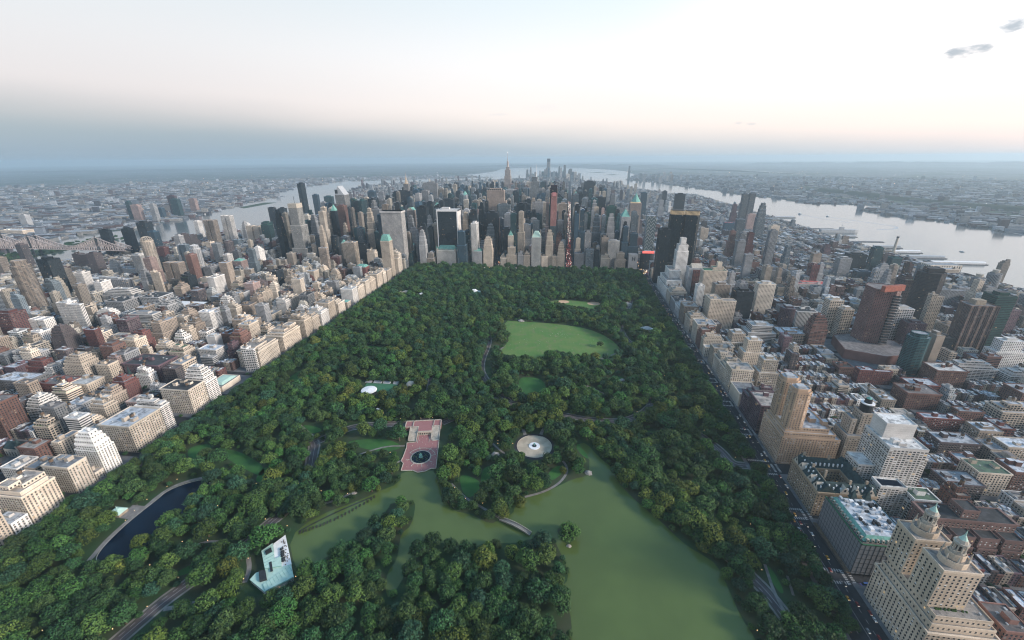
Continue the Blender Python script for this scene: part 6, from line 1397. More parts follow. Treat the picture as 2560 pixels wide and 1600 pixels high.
def pavilion(x, y, w_, d_, h, roofm, wallm, label, cat='pavilion', hip=.3):
    root = empty(cat.replace(' ', '_'), (x, y, 0), label=label, cat=cat); b = MB(); b.box(x-w_/2, x+w_/2, y-d_/2, y+d_/2, 0, h); b.obj('wall', [wallm], root)
    b = MB(); b.frust(rect(x-w_/2-.6, x+w_/2+.6, y-d_/2-.6, y+d_/2+.6), rect(x-w_*hip/2, x+w_*hip/2, y-d_*hip/2, y+d_*hip/2), h, h+min(w_, d_)*.35); b.obj('roof', [roofm], root); return root
r_ = pavilion(-329, -152, 15, 11, 4, 'green', 'tan', 'small brick boat pavilion with mint-green hipped roof beside the dark pond'); b = MB(); b.cyl(-329, -152, .8, .1, 7, 12, 6, cap=False); b.obj('finial', ['green'], r_)
r_ = empty('pond_terrace', (-321, -146, 0), label='paved terrace with low planting beside the dark pond', cat='terrace'); b = MB(); b.box(-325, -309, -158, -138, .0, .28); b.obj('paving', ['path'], r_)
pavilion(-88, 758, 24, 20, 7, 'white', 'tan', 'white-roofed carousel pavilion among the far trees'); pavilion(-72, 762, 12, 10, 5, 'white', 'tan', 'smaller white-roofed kiosk beside the carousel', 'kiosk'); pavilion(397, 507, 26, 14, 6, 'unit', 'tan', 'long restaurant with grey roof among trees near the west park edge', 'restaurant'); pavilion(412, 500, 12, 12, 6, 'white', 'tan', 'white glass-roofed wing beside the grey-roofed park restaurant', 'restaurant wing')
for (x, y, w_, lb) in ((-241, 719, 26, 'pale roofed zoo pavilion near the far left park edge'), (-225, 705, 14, 'smaller pale zoo pavilion right of the larger one'), (-301, 735, 26, 'pinkish brick building with pale roofs at the far left park edge'), (-318, 722, 16, 'small pinkish lodge near the far left park edge')): pavilion(x, y, w_, 12, 6, 'white' if x > -260 else 'stone', 'tan', lb)
# boulders
def boulder(x, y, s_, label):
    b = MB(); r_ = random.Random(int(x*7+y)); n = 9; prev = None
    for k in range(4):
        rr_ = s_*[1, .92, .66, .25][k]; z = s_*.34*k/2; P = [(x+rr_*(.75+.4*r_.random())*math.cos(i*6.283/n), y+rr_*(.6+.35*r_.random())*math.sin(i*6.283/n)) for i in range(n)]
        if prev: b.frust(prev[0], P, prev[1], z, cap=(k == 3))
        prev = (P, z)
    o = b.obj('boulder', ['rock'], origin=(x, y, 0)); tag(o, label, 'rock')
ROCKS = ((105, 9, 7, 'grey boulder on the slope between the terrace and the gravel circle'), (375, 700, 14, 'tan rock outcrop right of the ball fields'), (236, -13, 6, 'rocky point jutting into the green lake'), (210, -131, 3, 'small rock at the tip of the lake islet'), (262, 60, 6, 'pale rock outcrop below the park road, right of the gravel circle'), (398, 150, 7, 'pinkish outcrop on the far right park slope'), (-248, 102, 8, 'flat pale rock patch near the park road at left'), (85, 537, 10, 'bare rock patch at the far corner of the great meadow'), (310, 250, 6, 'grey rock outcrop beside the west park path'), (-62, -86, 4, 'rock ledge on the left shore of the green lake'))
for q in ROCKS: boulder(*q)
# rowing boats along the left shore
for i in range(22):
    t = i/21; x = -98+t*62+rng.uniform(-.6, .6); y = -146+t*53; y = -150+t*62-7*math.sin(t*3.1); a = .75+rng.uniform(-.15, .15)+1.2; ca, sa = math.cos(a), math.sin(a)
    if i == 0:
        P = [(-2.3, -.6), (1.2, -.75), (2.5, 0), (1.2, .75), (-2.3, .6)]; h_ = MB(); h_.frust(shrink(P, .2), P, 0, .7, cap=False); h_.face([(p[0]*.85, p[1]*.85, .25) for p in P]); RBm = h_.mesh('hull', ['dark']); q_ = MB(); q_.box(-1.2, -.8, -.6, .6, .45, .55); q_.box(.4, .8, -.65, .65, .45, .55); RBs = q_.mesh('bench', ['wood'])
    root = empty('rowing_boat', (x+3.5, y-1, .12), label=None, cat='boat', group='rowing boats along the lake shore'); root.rotation_euler.z = a
    for nm, me in (('hull', RBm), ('bench', RBs)): o = bpy.data.objects.new(nm, me); o.parent = root; COL.objects.link(o)
    ordn = ['first', 'second', 'third', 'fourth', 'fifth', 'sixth', 'seventh', 'eighth', 'ninth', 'tenth', 'eleventh', 'twelfth', 'thirteenth', 'fourteenth', 'fifteenth', 'sixteenth', 'seventeenth', 'eighteenth', 'nineteenth', 'twentieth', 'twenty-first', 'twenty-second'][i]
    root['label'] = f'dark rowing boat moored along the left lake shore, {ordn} from the boathouse'
root = empty('jetty', (-60, -108, 0), label='thin dark floating jetty along the left shore of the green lake', cat='jetty'); b = MB(); pj_ = smooth([(-97, -150), (-82, -132), (-60, -110), (-36, -90)], 2); ribbon(b, pj_, 1.6, .4); b.obj('planks', ['dark'], root)
# ------------------------------------------------------------------ trees
def crown_mesh(name, seed, leaf, rad=7.0, hgt=13.0, nb=13, willow=False):
    r_ = np.random.RandomState(seed); V, F, MI = [], [], []; blobs = [(0, 0, hgt*.58, rad*.62)]
    for i in range(nb):
        a = 2*math.pi*(i+.6*r_.rand())/nb*1.62; q = (.36+.32*r_.rand())*rad; z = hgt*(.44+.34*r_.rand())*(1.0 if q < rad*.6 else .85)
        blobs.append((q*math.cos(a), q*math.sin(a), z, rad*(.34+.16*r_.rand())))
    for i in range(4): a = r_.rand()*6.28; blobs.append((rad*.3*math.cos(a), rad*.3*math.sin(a), hgt*(.78+.1*r_.rand()), rad*(.24+.1*r_.rand())))
    def quad(c, nrm, s):
        n = nrm/np.linalg.norm(nrm); t = np.cross(n, r_.randn(3)); t /= np.linalg.norm(t)+1e-6; u = np.cross(n, t); k = len(V)
        for a, b in ((-1, -.6), (1, -.6), (.7, .8), (-.7, .8)): V.append(c+t*a*s+u*b*s)
        F.append((k, k+1, k+2, k+3)); MI.append(0)
    for bx, by, bz, br in blobs:
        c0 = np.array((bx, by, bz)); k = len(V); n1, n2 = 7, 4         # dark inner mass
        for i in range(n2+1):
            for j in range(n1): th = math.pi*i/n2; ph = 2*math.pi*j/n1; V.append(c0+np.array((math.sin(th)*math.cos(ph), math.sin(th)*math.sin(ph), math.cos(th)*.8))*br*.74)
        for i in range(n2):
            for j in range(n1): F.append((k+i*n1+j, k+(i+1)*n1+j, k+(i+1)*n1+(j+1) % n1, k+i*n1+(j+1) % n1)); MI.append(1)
        m = int(32*br*br/ (rad*rad)*18)
        for i in range(m):
            d = r_.randn(3); d[2] = abs(d[2])*1.0-.25; d /= np.linalg.norm(d)+1e-6; rr_ = br*(.74+.40*r_.rand()); p = c0+d*np.array((rr_, rr_, rr_*.85)); quad(p, d+r_.randn(3)*.55, rad*(.036+.032*r_.rand()))
    if willow:
        for i in range(260): a = r_.rand()*6.28; q = rad*(.7+.35*r_.rand()); quad(np.array((q*math.cos(a), q*math.sin(a), hgt*(.12+.5*r_.rand()))), np.array((math.cos(a), math.sin(a), .2)), rad*.06)
    me = bpy.data.meshes.new(name); me.from_pydata([tuple(v) for v in V], [], F); me.polygons.foreach_set('material_index', MI)
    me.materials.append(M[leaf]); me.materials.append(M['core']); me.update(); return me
def trunk_mesh(name, seed, rad=7.0, hgt=13.0):
    r_ = random.Random(seed); b = MB(); b.cyl(0, 0, .55, .34, -.3, hgt*.45, 7)
    for i in range(4): a = i*1.6+r_.random(); b.bar((0, 0, hgt*.36), (rad*.5*math.cos(a), rad*.5*math.sin(a), hgt*.6), .34)
    return b.mesh(name, ['bark'])
KINDS = []
for s_ in range(4):
    for t in range(4):
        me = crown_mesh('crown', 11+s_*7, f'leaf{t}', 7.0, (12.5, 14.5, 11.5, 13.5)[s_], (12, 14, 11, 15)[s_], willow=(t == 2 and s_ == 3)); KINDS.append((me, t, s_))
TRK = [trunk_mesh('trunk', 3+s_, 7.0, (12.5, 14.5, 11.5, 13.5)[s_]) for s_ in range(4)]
# raster of where trees may not stand
RES = 2.0; X0, Y0, X1, Y1 = -380, -420, 454, 1080; nx, ny = int((X1-X0)/RES), int((Y1-Y0)/RES)
gx, gy = np.meshgrid(X0+RES*(np.arange(nx)+.5), Y0+RES*(np.arange(ny)+.5)); BL = np.zeros((ny, nx), bool); clear = np.full((ny, nx), 99.0)
def pmask(P):
    m = np.zeros(gx.shape, bool); j = len(P)-1
    for i in range(len(P)):
        xi, yi = P[i]; xj, yj = P[j]
        if yi != yj:
            c = ((yi > gy) != (yj > gy)) & (gx < (xj-xi)*(gy-yi)/(yj-yi)+xi); m ^= c
        j = i
    return m
def pdist(pts, closed=False):
    d = np.full(gx.shape, 1e9); P = pts+pts[:1] if closed else pts
    for a, b in zip(P, P[1:]):
        vx, vy = b[0]-a[0], b[1]-a[1]; L2 = vx*vx+vy*vy+1e-9; t = np.clip(((gx-a[0])*vx+(gy-a[1])*vy)/L2, 0, 1); d = np.minimum(d, np.hypot(gx-a[0]-t*vx, gy-a[1]-t*vy))
    return d
dl = pdist(lake, True); inl = pmask(lake); isl = pmask(ISLET)
BL |= (inl & ~isl) | (pmask(pond)) | (dl < 1.4)*(~inl)
BL |= pdist(CWPATH) < 5.5; BL |= pdist(pond, True) < 1.2
for P in (SHEEP, BALL, STAGE): BL |= pmask(P) | (pdist(P, True) < 2)
for P in LAWNS:
    P2 = [(x+(CAM.x-x)*.014, y+(CAM.y-y)*.014) for x, y in P]; BL |= (pdist(P, True) < 2.5) | pmask(P2) | (pdist(P2, True) < 2.5) | pmask(P)
for p, w_ in DRS: BL |= pdist(p) < 2.2
BL |= pdist(MALL[:2]) < 5
SHOW = [((-172, -227), (-190, -297), 9), ((-136, -140), (-147, -175), 5), ((-169, 4), (-144, -49), 8), ((397, -150), (406, -172), 4), ((26, 406), (52, 214), 8), ((297, 114), (350, 168), 8), ((353, 418), (334, 520), 6), ((204, 119), (253, 110), 6), ((253, 110), (297, 114), 6), ((75, 155), (144, 136), 5), ((-47, 67), (-130, 50), 5), ((392, 737), (370, 640), 5), ((408, 95), (455, 28), 10), ((-60, 100), (-51, 205), 4)]
for a, b, e in SHOW:                # stretches of road seen open to the sky: the canopy stays back on the camera's side
    d_ = pdist([(a[0]+(CAM.x-a[0])*e/500, a[1]+(CAM.y-a[1])*e/500), (b[0]+(CAM.x-b[0])*e/500, b[1]+(CAM.y-b[1])*e/500)]); BL |= d_ < 6+e*.6
for p, w_ in PATHS: BL |= pdist([(x+(CAM.x-x)*.008, y+(CAM.y-y)*.008) for x, y in p]) < w_/2+2.2
BL |= np.hypot(gx-159, gy-34.5) < 32; BL |= pdist([(155, 0), (159, 34)]) < 24*0+10
BL |= pmask(plaza) | (pdist(plaza, True) < 4) | (pdist([(-40, 60), (10, 66)]) < 19) | (pdist([(-30, 45), (8, 50)]) < 14) | (pdist([(-38, 62), (-24, 20)]) < 9) | (pdist([(14, 60), (22, 8)]) < 8)
BL |= pmask(OL) | (pdist(OL, True) < 3) | (pdist([(-104, -226), (-74, -222)]) < 6) | (np.hypot(gx+120, gy+198) < 12)
BL |= pdist([(130, -104.5), (167, -121.5)]) < 7
for x, y, r_ in ((-329, -153, 14), (-316, -150, 10), (-88, 752, 17), (-74, 756, 9), (397, 500, 20), (412, 496, 9), (-241, 712, 20), (-225, 700, 9), (-301, 728, 20), (-318, 718, 9), (-84, 172, 13), (-148, 134, 16), (-110, 92, 9)): BL |= np.hypot(gx-x, gy-y) < r_
for x, y, s_, _ in ROCKS: BL |= np.hypot(gx-x, gy-y+2) < s_+3
LAMPS = [(-306,-94),(-308,-107),(-313,-130),(-329,-129),(-311,-148),(-308,-162),(-217,-128),(-228,-143),(-180,-154),(-216,-180),(-225,-210),(-289,-223),(-253,-235),(-183,-219),(-199,-271),(-189,-175),(-143,-178),(-128,-190),(-116,-212),(-261,-280),(-187,-249),(-46,-8),(-50,-47),(-140,-82),(-196,-88),(-68,-90),(-104,-90),(-115,-62),(-113,-146),(-145,-140),(-65,-203),(-74,-216),(51,-235),(64,-64),(105,-85),(82,-80),(44,16),(65,4),(105,31),(284,44),(365,-86),(442,41),(417,-78),(401,-138),(428,-107),(406,-137),(391,-186),(377,-200),(-254,77),(-274,50),(-299,46),(-63,75),(-30,80),(-12,84),(-4,136),(11,123),(-97,87),(-162,95),(-184,92),(-198,525),(-217,458),(-366,484),(-316,642),(-115,331),(138,143),(129,140),(116,138),(187,135),(243,203),(359,158),(322,141),(387,287),(392,273),(433,90),(417,101),(104,38),(127,34),(132,14),(382,509),(358,484),(443,840),(450,699),(446,643),(448,283),(-290,120),(-60,300),(60,640),(120,800),(-150,880),(240,860),(-40,960),(180,980),(330,900),(-250,560),(20,760),(300,620)]
for x, y in LAMPS:
    vx, vy = CAM.x-x, CAM.y-y; l = math.hypot(vx, vy); BL |= np.hypot(gx-x-vx/l*3, gy-y-vy/l*3) < 5.5 if l < 900 else np.hypot(gx-x, gy-y) < 3
far = np.hypot(gx-CAM.x, gy-CAM.y)
rt = random.Random(99); pts = []; GS = 8.4; cells = {}
cand = []
for j in range(int((Y1-Y0)/GS)+1):
    for i in range(int((X1-X0)/GS)+1):
        x = X0+(i+rt.random())*GS; y = Y0+(j+rt.random())*GS; cand.append((x, y))
rt.shuffle(cand)
yel = [((205, -330), 40), ((-290, 60), 25), ((-145, 130), 40), ((-80, 175), 25), ((300, -60), 30), ((250, 100), 40), ((160, 110), 45), ((330, 150), 30), ((-130, -20), 22), ((60, 60), 25), ((370, -130), 25), ((-100, 60), 25), ((-170, 160), 35)]
for x, y in cand:
    i, j = int((x-X0)/RES), int((y-Y0)/RES)
    if not (0 <= i < nx and 0 <= j < ny) or BL[j, i]: continue
    d = math.hypot(x-CAM.x, y-CAM.y); edge = False
    gv = math.sin(x*.021+1.3)*math.cos(y*.017-.4)+.6*math.sin(x*.047-y*.039)      # groves of different growth
    R_ = rt.choice([5.8, 7.2, 8.6, 9.8, 11.2, 12.8]) if y > -190 else rt.choice([6.5, 8.2, 9.6, 11, 12.4])
    R_ *= 1+.16*gv
    while R_ > 3.6:
        k = int(R_*.5/RES)
        sub = BL[max(0, j-k):j+k+1, max(0, i-k):i+k+1]
        if sub.size and sub.mean() > .2: R_ -= 1.0
        else: break
    cx, cy_ = int(x//12), int(y//12); ok = True
    for a in (-1, 0, 1):
        for b_ in (-1, 0, 1):
            for (px, py, pr) in cells.get((cx+a, cy_+b_), ()):
                if (px-x)**2+(py-y)**2 < ((pr+R_)*.56)**2: ok = False; break
            if not ok: break
        if not ok: break
    if not ok: continue
    cells.setdefault((cx, cy_), []).append((x, y, R_))
    q = rt.random()+.22*math.sin(x*.03-y*.022)+.15*math.cos(y*.05+x*.013); t = 0 if q < .46 else 1 if q < .78 else 3 if q < 1.02 else 2
    for (yx, yy), yr in yel:
        if math.hypot(x-yx, y-yy) < yr and rt.random() < .6: t = 2
    if 262 < x < 400 and abs((x-262)*-.85+20-y) < 30 and y < 20 and rt.random() < .45: t = 2      # olive belt along the lake's right bank
    if y > 600 and t == 2: t = 1
    pts.append((x, y, R_, t, rt.randrange(4), rt.uniform(0, 6.28)))
FX = [(233, -52+0, 0)]
pts += [(-247+9*math.sin(k*1.7), -218+k*9.5, 8.2+1.5*math.sin(k*2.3), (2, 1, 0, 2, 3)[k % 5], k % 4, k) for k in range(13)]
pts += [(132, -98, 8.0, 2, 3, 1.0), (150, -80, 7.5, 2, 3, 2.2), (202, -24+8, 5, 2, 3, 2), (-56, -72, 7, 2, 3, .5), (-66, -82, 6.5, 2, 3, 1.5), (46, -48, 10, 1, 1, 0), (62, -86, 9, 3, 0, 1), (-283, -30, 9, 1, 1, .4), (278, 398, 8, 0, 0, .3), (205, -114, 5.5, 0, 1, 1), (211, -117, 4.6, 1, 0, 2), (204, -110, 4.2, 1, 2, 2), (212, -124, 4, 0, 2, 1)]
for p, w_ in DRS:                   # big crowns arching over the roads where the photograph shows no asphalt
    for s_ in (-1, 1):
        for qx, qy in resample(offs(p, s_*(w_/2+1.2)), 10)[::1]:
            if any(min(math.hypot(qx-(a[0]+(b[0]-a[0])*t), qy-(a[1]+(b[1]-a[1])*t)) for t in (0, .25, .5, .75, 1)) < 15 for a, b, e in SHOW) or rt.random() < .12: continue
            i, j = int((qx-X0)/RES), int((qy-Y0)/RES)
            if 0 <= i < nx and 0 <= j < ny and not BL[j, i]: pts.append((qx+rt.uniform(-1, 1), qy+rt.uniform(-1, 1), rt.uniform(7.5, 10.2), rt.choice([0, 0, 1, 3]), rt.randrange(4), rt.uniform(0, 6.28)))
# yard and street trees
rs = random.Random(5); STT = []
for n, x0, x1, y0, y1 in BLOCKS:
    if n < 59 or (y0+y1)/2 > 1100: continue
    east = x1 < 0
    for side in (y0-4.6, y1+4.6):
        x = x0+30
        while x < x1-20:
            x += rs.uniform(7, 16) if not east else rs.uniform(12, 30)
            if in_view(x, side, 0, 20) and rs.random() < (.75 if not east else .5): STT.append((x, side, rs.uniform(2.6, 4.4), rs.choice([0, 0, 1, 3]), rs.randrange(4), rs.uniform(0, 6)))
    x = x0+34; ym = (y0+y1)/2
    while x < x1-34:
        x += rs.uniform(5, 14)
        if in_view(x, ym, 0, 20) and rs.random() < .7: STT.append((x, ym+rs.uniform(-6, 6), rs.uniform(3, 5.5), rs.choice([0, 0, 1, 3]), rs.randrange(4), rs.uniform(0, 6)))
for _ in range(30): STT.append((rs.uniform(-384, -325), rs.uniform(1084, 1112), rs.uniform(3, 5), 0, rs.randrange(4), 1))
for _ in range(130): STT.append((rs.uniform(-2340, -2170), rs.uniform(900, 1540), rs.uniform(6, 9), rs.choice([0, 3]), rs.randrange(4), 1))
def hclear(q):
    for a, b, c, d in HR:
        if a-1 < q[0] < b+1 and c-1 < q[1] < d+1: return False
    return True
HRc = [q for q in HR if q[3] < 1150]
STT = [q for q in STT if hclear(q)]
for y_ in range(-320, 1060, 11):
    for x_ in (-384.5, 458.0):
        if rt.random() < .93 and in_view(x_, y_, 0, 30) and not (x_ > 0 and abs(y_-28) < 15): pts.append((x_+rt.uniform(-1.2, 1.2) - (.5 if x_ > 0 else -.5), y_+rt.uniform(-2, 2), rt.uniform(8.6, 11), rt.choice([0, 1, 3]), rt.randrange(4), rt.uniform(0, 6)))
pts = [q for q in pts if in_view(q[0], q[1], 8, 60)]
pts.sort(key=lambda q: ((q[0]-CAM.x)**2+(q[1]-CAM.y)**2+(CAM.z)**2)/(q[2]**1.2))
TG = []
PLM = [('the arched footbridge', 149, -113), ('the brick terrace', -5, 10), ('the gravel circle', 159, 34), ('the mint-roofed boathouse', -90, -195), ('the dark pond', -275, -150), ('the lake islet', 208, -117), ('the small boat pavilion', -329, -152), ('the open stretch of park road at lower left', -165, -205), ('the narrow lake inlet', 40, -190), ('the road fork at lower right', 400, -150), ('the grey netted building', 480, -99), ('the rowing boats', -60, -105), ('the rocky lake point', 236, -13), ('the twin-lantern house', 480, -180), ('the concert stage', -148, 143)]
INVIEW = [q for q in pts if in_view(q[0], q[1], 8, -4)]
ind = INVIEW[:296]; inds = set(map(id, ind))
for q in ind:
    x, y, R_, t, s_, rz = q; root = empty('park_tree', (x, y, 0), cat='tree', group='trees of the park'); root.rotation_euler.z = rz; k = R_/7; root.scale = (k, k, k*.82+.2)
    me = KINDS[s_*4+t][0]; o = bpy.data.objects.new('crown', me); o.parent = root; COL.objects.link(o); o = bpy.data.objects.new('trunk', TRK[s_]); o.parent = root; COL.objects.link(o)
    TG.append((root, ('small ' if R_ < 6 else 'broad ' if R_ > 8.6 else '')+['deep green', 'mid green', 'olive green', 'bluish green'][t]+(' drooping' if t == 2 and s_ == 3 else '')+[' round-crowned', ' tall-crowned', ' flat-crowned', ' lumpy'][s_]+' tree', x, y))
rest = [q for q in pts if id(q) not in inds]+STT
pc = bpy.data.collections.new('tree_kinds')
for i, (me, t, s_) in enumerate(KINDS):
    m2 = me.copy(); o = bpy.data.objects.new('kind_%02d' % i, m2); pc.objects.link(o)
me = bpy.data.meshes.new('woodland'); me.from_pydata([(q[0], q[1], 0) for q in rest], [], [])
for nm, ty, dat in (('rotz', 'FLOAT', [q[5] for q in rest]), ('size', 'FLOAT', [q[2]/7 for q in rest]), ('vid', 'INT', [q[4]*4+q[3] for q in rest])):
    a = me.attributes.new(nm, ty, 'POINT'); a.data.foreach_set('value', dat)
wo = bpy.data.objects.new('woodland', me); COL.objects.link(wo); wo['kind'] = 'stuff'; wo['label'] = 'continuous leafy woodland filling the park and the streets beyond the nearer trees'; wo['category'] = 'trees'
ng = bpy.data.node_groups.new('scatter_trees', 'GeometryNodeTree'); ng.interface.new_socket('Geometry', in_out='INPUT', socket_type='NodeSocketGeometry'); ng.interface.new_socket('Geometry', in_out='OUTPUT', socket_type='NodeSocketGeometry')
G = ng.nodes; gl = ng.links; gi = G.new('NodeGroupInput'); go = G.new('NodeGroupOutput'); ip = G.new('GeometryNodeInstanceOnPoints'); ci = G.new('GeometryNodeCollectionInfo')
ci.inputs['Collection'].default_value = pc; ci.inputs['Separate Children'].default_value = True; ci.inputs['Reset Children'].default_value = True
def na(name, ty): n = G.new('GeometryNodeInputNamedAttribute'); n.data_type = ty; n.inputs['Name'].default_value = name; return n.outputs['Attribute']
cr = G.new('ShaderNodeCombineXYZ'); gl.new(na('rotz', 'FLOAT'), cr.inputs[2]); cs = G.new('ShaderNodeCombineXYZ'); sz = na('size', 'FLOAT')
for i in range(3): gl.new(sz, cs.inputs[i])
gl.new(gi.outputs[0], ip.inputs['Points']); gl.new(ci.outputs[0], ip.inputs['Instance']); ip.inputs['Pick Instance'].default_value = True
gl.new(na('vid', 'INT'), ip.inputs['Instance Index']); gl.new(cr.outputs[0], ip.inputs['Rotation']); gl.new(cs.outputs[0], ip.inputs['Scale']); gl.new(ip.outputs[0], go.inputs[0])
md = wo.modifiers.new('scatter', 'NODES'); md.node_group = ng
print('TREES', len(ind), len(rest), 'LOTS', len(LOTS), used)
# ------------------------------------------------------------------ lamps, cars, people
ph = MB(); ph.cyl(0, 0, .12, .08, 0, 3.8, 6); pole_m = ph.mesh('pole', ['dark']); lh = MB(); lh.cyl(0, 0, .25, .42, 3.8, 4.3, 8); lh.cyl(0, 0, .42, .12, 4.3, 4.75, 8); lamp_m = lh.mesh('lamp_head', ['lamp'])
for x, y in LAMPS:
    root = empty('street_lamp', (x, y, .1), cat='lamp', group='lit lamps along the park paths'); root.scale = (.62,)*3
    for nm, me in (('pole', pole_m), ('lamp_head', lamp_m)): o = bpy.data.objects.new(nm, me); o.parent = root; COL.objects.link(o)
    TG.append((root, 'lit park lamp', x, y))
M['taxi'] = plain('taxi_yellow', (.75, .36, .03), .05, .5, rough=.4, spec=.5); M['carw'] = plain('car_white', (.6, .61, .62), .05, .5, rough=.35, spec=.5); M['cars'] = plain('car_silver', (.30, .31, .33), .05, .5, rough=.35, spec=.5); M['card'] = plain('car_black', (.02, .022, .026), .05, .5, rough=.3, spec=.5); M['carr'] = plain('car_red', (.28, .03, .03), .05, .5, rough=.35, spec=.5); M['bus'] = plain('bus_blue', (.07, .16, .42), .05, .5, rough=.4, spec=.5)
def car_meshes(mat, L=4.7, W=1.85, H=1.45):
    b = MB(); prof = [(-L/2, .35), (-L/2, .85), (-L*.40, .95), (L*.20, .95), (L*.34, .88), (L/2, .75), (L/2, .35)]; n = len(prof)
    for i in range(n): a, c = prof[i], prof[(i+1) % n]; b.face([(a[0], -W/2, a[1]), (a[0], W/2, a[1]), (c[0], W/2, c[1]), (c[0], -W/2, c[1])])
    b.face([(p[0], -W/2, p[1]) for p in prof][::-1]); b.face([(p[0], W/2, p[1]) for p in prof]); b.box(-L*.30, L*.08, -W*.40, W*.40, H-.05, H)
    g = MB(); g.frust(rect(-L*.40, L*.20, -W*.46, W*.46), rect(-L*.30, L*.08, -W*.38, W*.38), .95, H-.04); wh = MB()
    for x in (-L*.31, L*.31):
        for s_ in (-1, 1):
            P = [(x+.33*math.cos(a*math.pi/4), s_*W*.5, .33+.33*math.sin(a*math.pi/4)) for a in range(8)]; wh.face(P); wh.face([(p[0], p[1]*.9, p[2]) for p in P][::-1])
    t = MB(); t.box(-L/2-.03, -L/2, -W*.45, -W*.25, .6, .8); t2 = MB(); t2.box(-L/2-.03, -L/2, W*.25, W*.45, .6, .8)
    h = MB(); h.box(L/2, L/2+.03, -W*.45, -W*.22, .5, .72); h2 = MB(); h2.box(L/2, L/2+.03, W*.22, W*.45, .5, .72)
    return (('body', b.mesh('body', [mat])), ('window', g.mesh('window', ['glass'])), ('wheel', wh.mesh('wheel', ['dark'])), ('tail_light', t.mesh('tail_light', ['tail'])), ('tail_light', t2.mesh('tail_light', ['tail'])), ('headlight', h.mesh('headlight', ['lampw'])), ('headlight', h2.mesh('headlight', ['lampw'])))
CM = {k: car_meshes(k) for k in ('taxi', 'carw', 'cars', 'card', 'carr')}; BUSM = car_meshes('bus', 11.5, 2.5, 3.0)
CN = dict(taxi='yellow taxi', carw='white car', cars='silver car', card='black car', carr='red car'); rc = random.Random(8)
def put_car(kind, x, y, ang, where):
    root = empty('parked_car' if where == 'parked' else 'car', (x, y, .0), cat='car', group='cars on the avenue beside the park'); root.rotation_euler.z = ang
    for nm, me in CM[kind]: o = bpy.data.objects.new(nm, me); o.parent = root; COL.objects.link(o)
    TG.append((root, ('parked ' if where == 'parked' else '')+CN[kind], x, y))
for lane, dirn in ((465.2, 1), (470.6, 1), (476.2, -1), (482, -1)):
    y = -235+rc.random()*20
    while y < 1030:
        k = pick(taxi=3, carw=2, cars=2, card=2, carr=.4) if False else rc.choice(['taxi', 'taxi', 'carw', 'cars', 'card', 'card', 'carr'])
        if in_view(lane, y, 0, 0): put_car(k, lane+rc.uniform(-.4, .4), y, math.pi/2*dirn, 'moving')
        y += rc.choice([12, 20, 30, 50, 70])
for x, dirn in ((459.4, 1), (488.2, -1)):
    y = -225
    while y < 640:
        if in_view(x, y, 0, 0) and rc.random() < .55 and not any(abs(y-ST(n)) < 14 for n in range(60, 77)) and not (x > 480 and -134 < y < -64): put_car(rc.choice(['carw', 'cars', 'card', 'card', 'carr', 'cars']), x, y, math.pi/2*dirn, 'parked')
        y += 6.2
for (x, y) in ((505, -140), (514, -140.5)):
    pass
root = empty('bus', (503, -140, 0), label='blue bus waiting on the side street between the netted building and the twin lanterns', cat='bus')
for nm, me in BUSM: o = bpy.data.objects.new(nm, me); o.parent = root; COL.objects.link(o)
# far traffic and far lights, beyond counting
tf = MB(); r5 = random.Random(4)
for i in range(340):
    y = 1130+r5.random()**1.3*2600; x = 206+r5.uniform(-11, 11); s_ = .5+y/3200
    tf.box(x-s_*.7, x+s_*.7, y-1, y+1, 1.0, 1.0+s_*1.0, 0 if r5.random() < (.8 if y < 1700 else .35) else 1)
for i in range(160):
    x = r5.uniform(-390, 470); y = r5.uniform(1086, 1100); tf.box(x-.5, x+.5, y-.5, y+.5, 1, 1.8, r5.choice([0, 1, 2]))
for av in (-78, -391, 483, 765, 1045, -548):
    for i in range(60): y = 1120+r5.random()*1200; x = av+r5.uniform(-9, 9); tf.box(x-.6, x+.6, y-.6, y+.6, 1, 1.9, r5.choice([0, 1, 2]))
for i in range(60): a = r5.random()*6.28; q = r5.uniform(18, 40); x, y = 470+q*math.cos(a), 1085+q*math.sin(a); tf.box(x-.5, x+.5, y-.5, y+.5, 1, 1.8, r5.choice([0, 1, 2]))
o = tf.obj('distant_traffic', ['tail', 'lampw', 'lamp']); tag(o, 'streaming head and tail lights of far traffic on the avenues', 'traffic', None, 'stuff')
fl = MB(); k = 0
while k < 520:
    d = 900+r5.random()**.8*13000; a = r5.uniform(-1.0, .85); x = CAM.x+d*math.sin(a); y = CAM.y+d*math.cos(a)
    if (PX0-30 < x < PX1+40 and y < PY1+10) or any(inpoly(x, y, P) for P in WATERS) or not in_view(x, y, 0, 5): continue
    s_ = .4+d/6500*(1+(r5.random() < .06)*1.2); z = 12 if d > 2500 else r5.uniform(3, 20); fl.cyl(x, y, s_, s_*.2, z, z+s_*1.6, 5, r5.choice([0, 0, 1])); k += 1
o = fl.obj('distant_lights', ['lamp', 'lampw']); tag(o, 'scattered street and window lights glinting across the far city', 'lights', None, 'stuff')
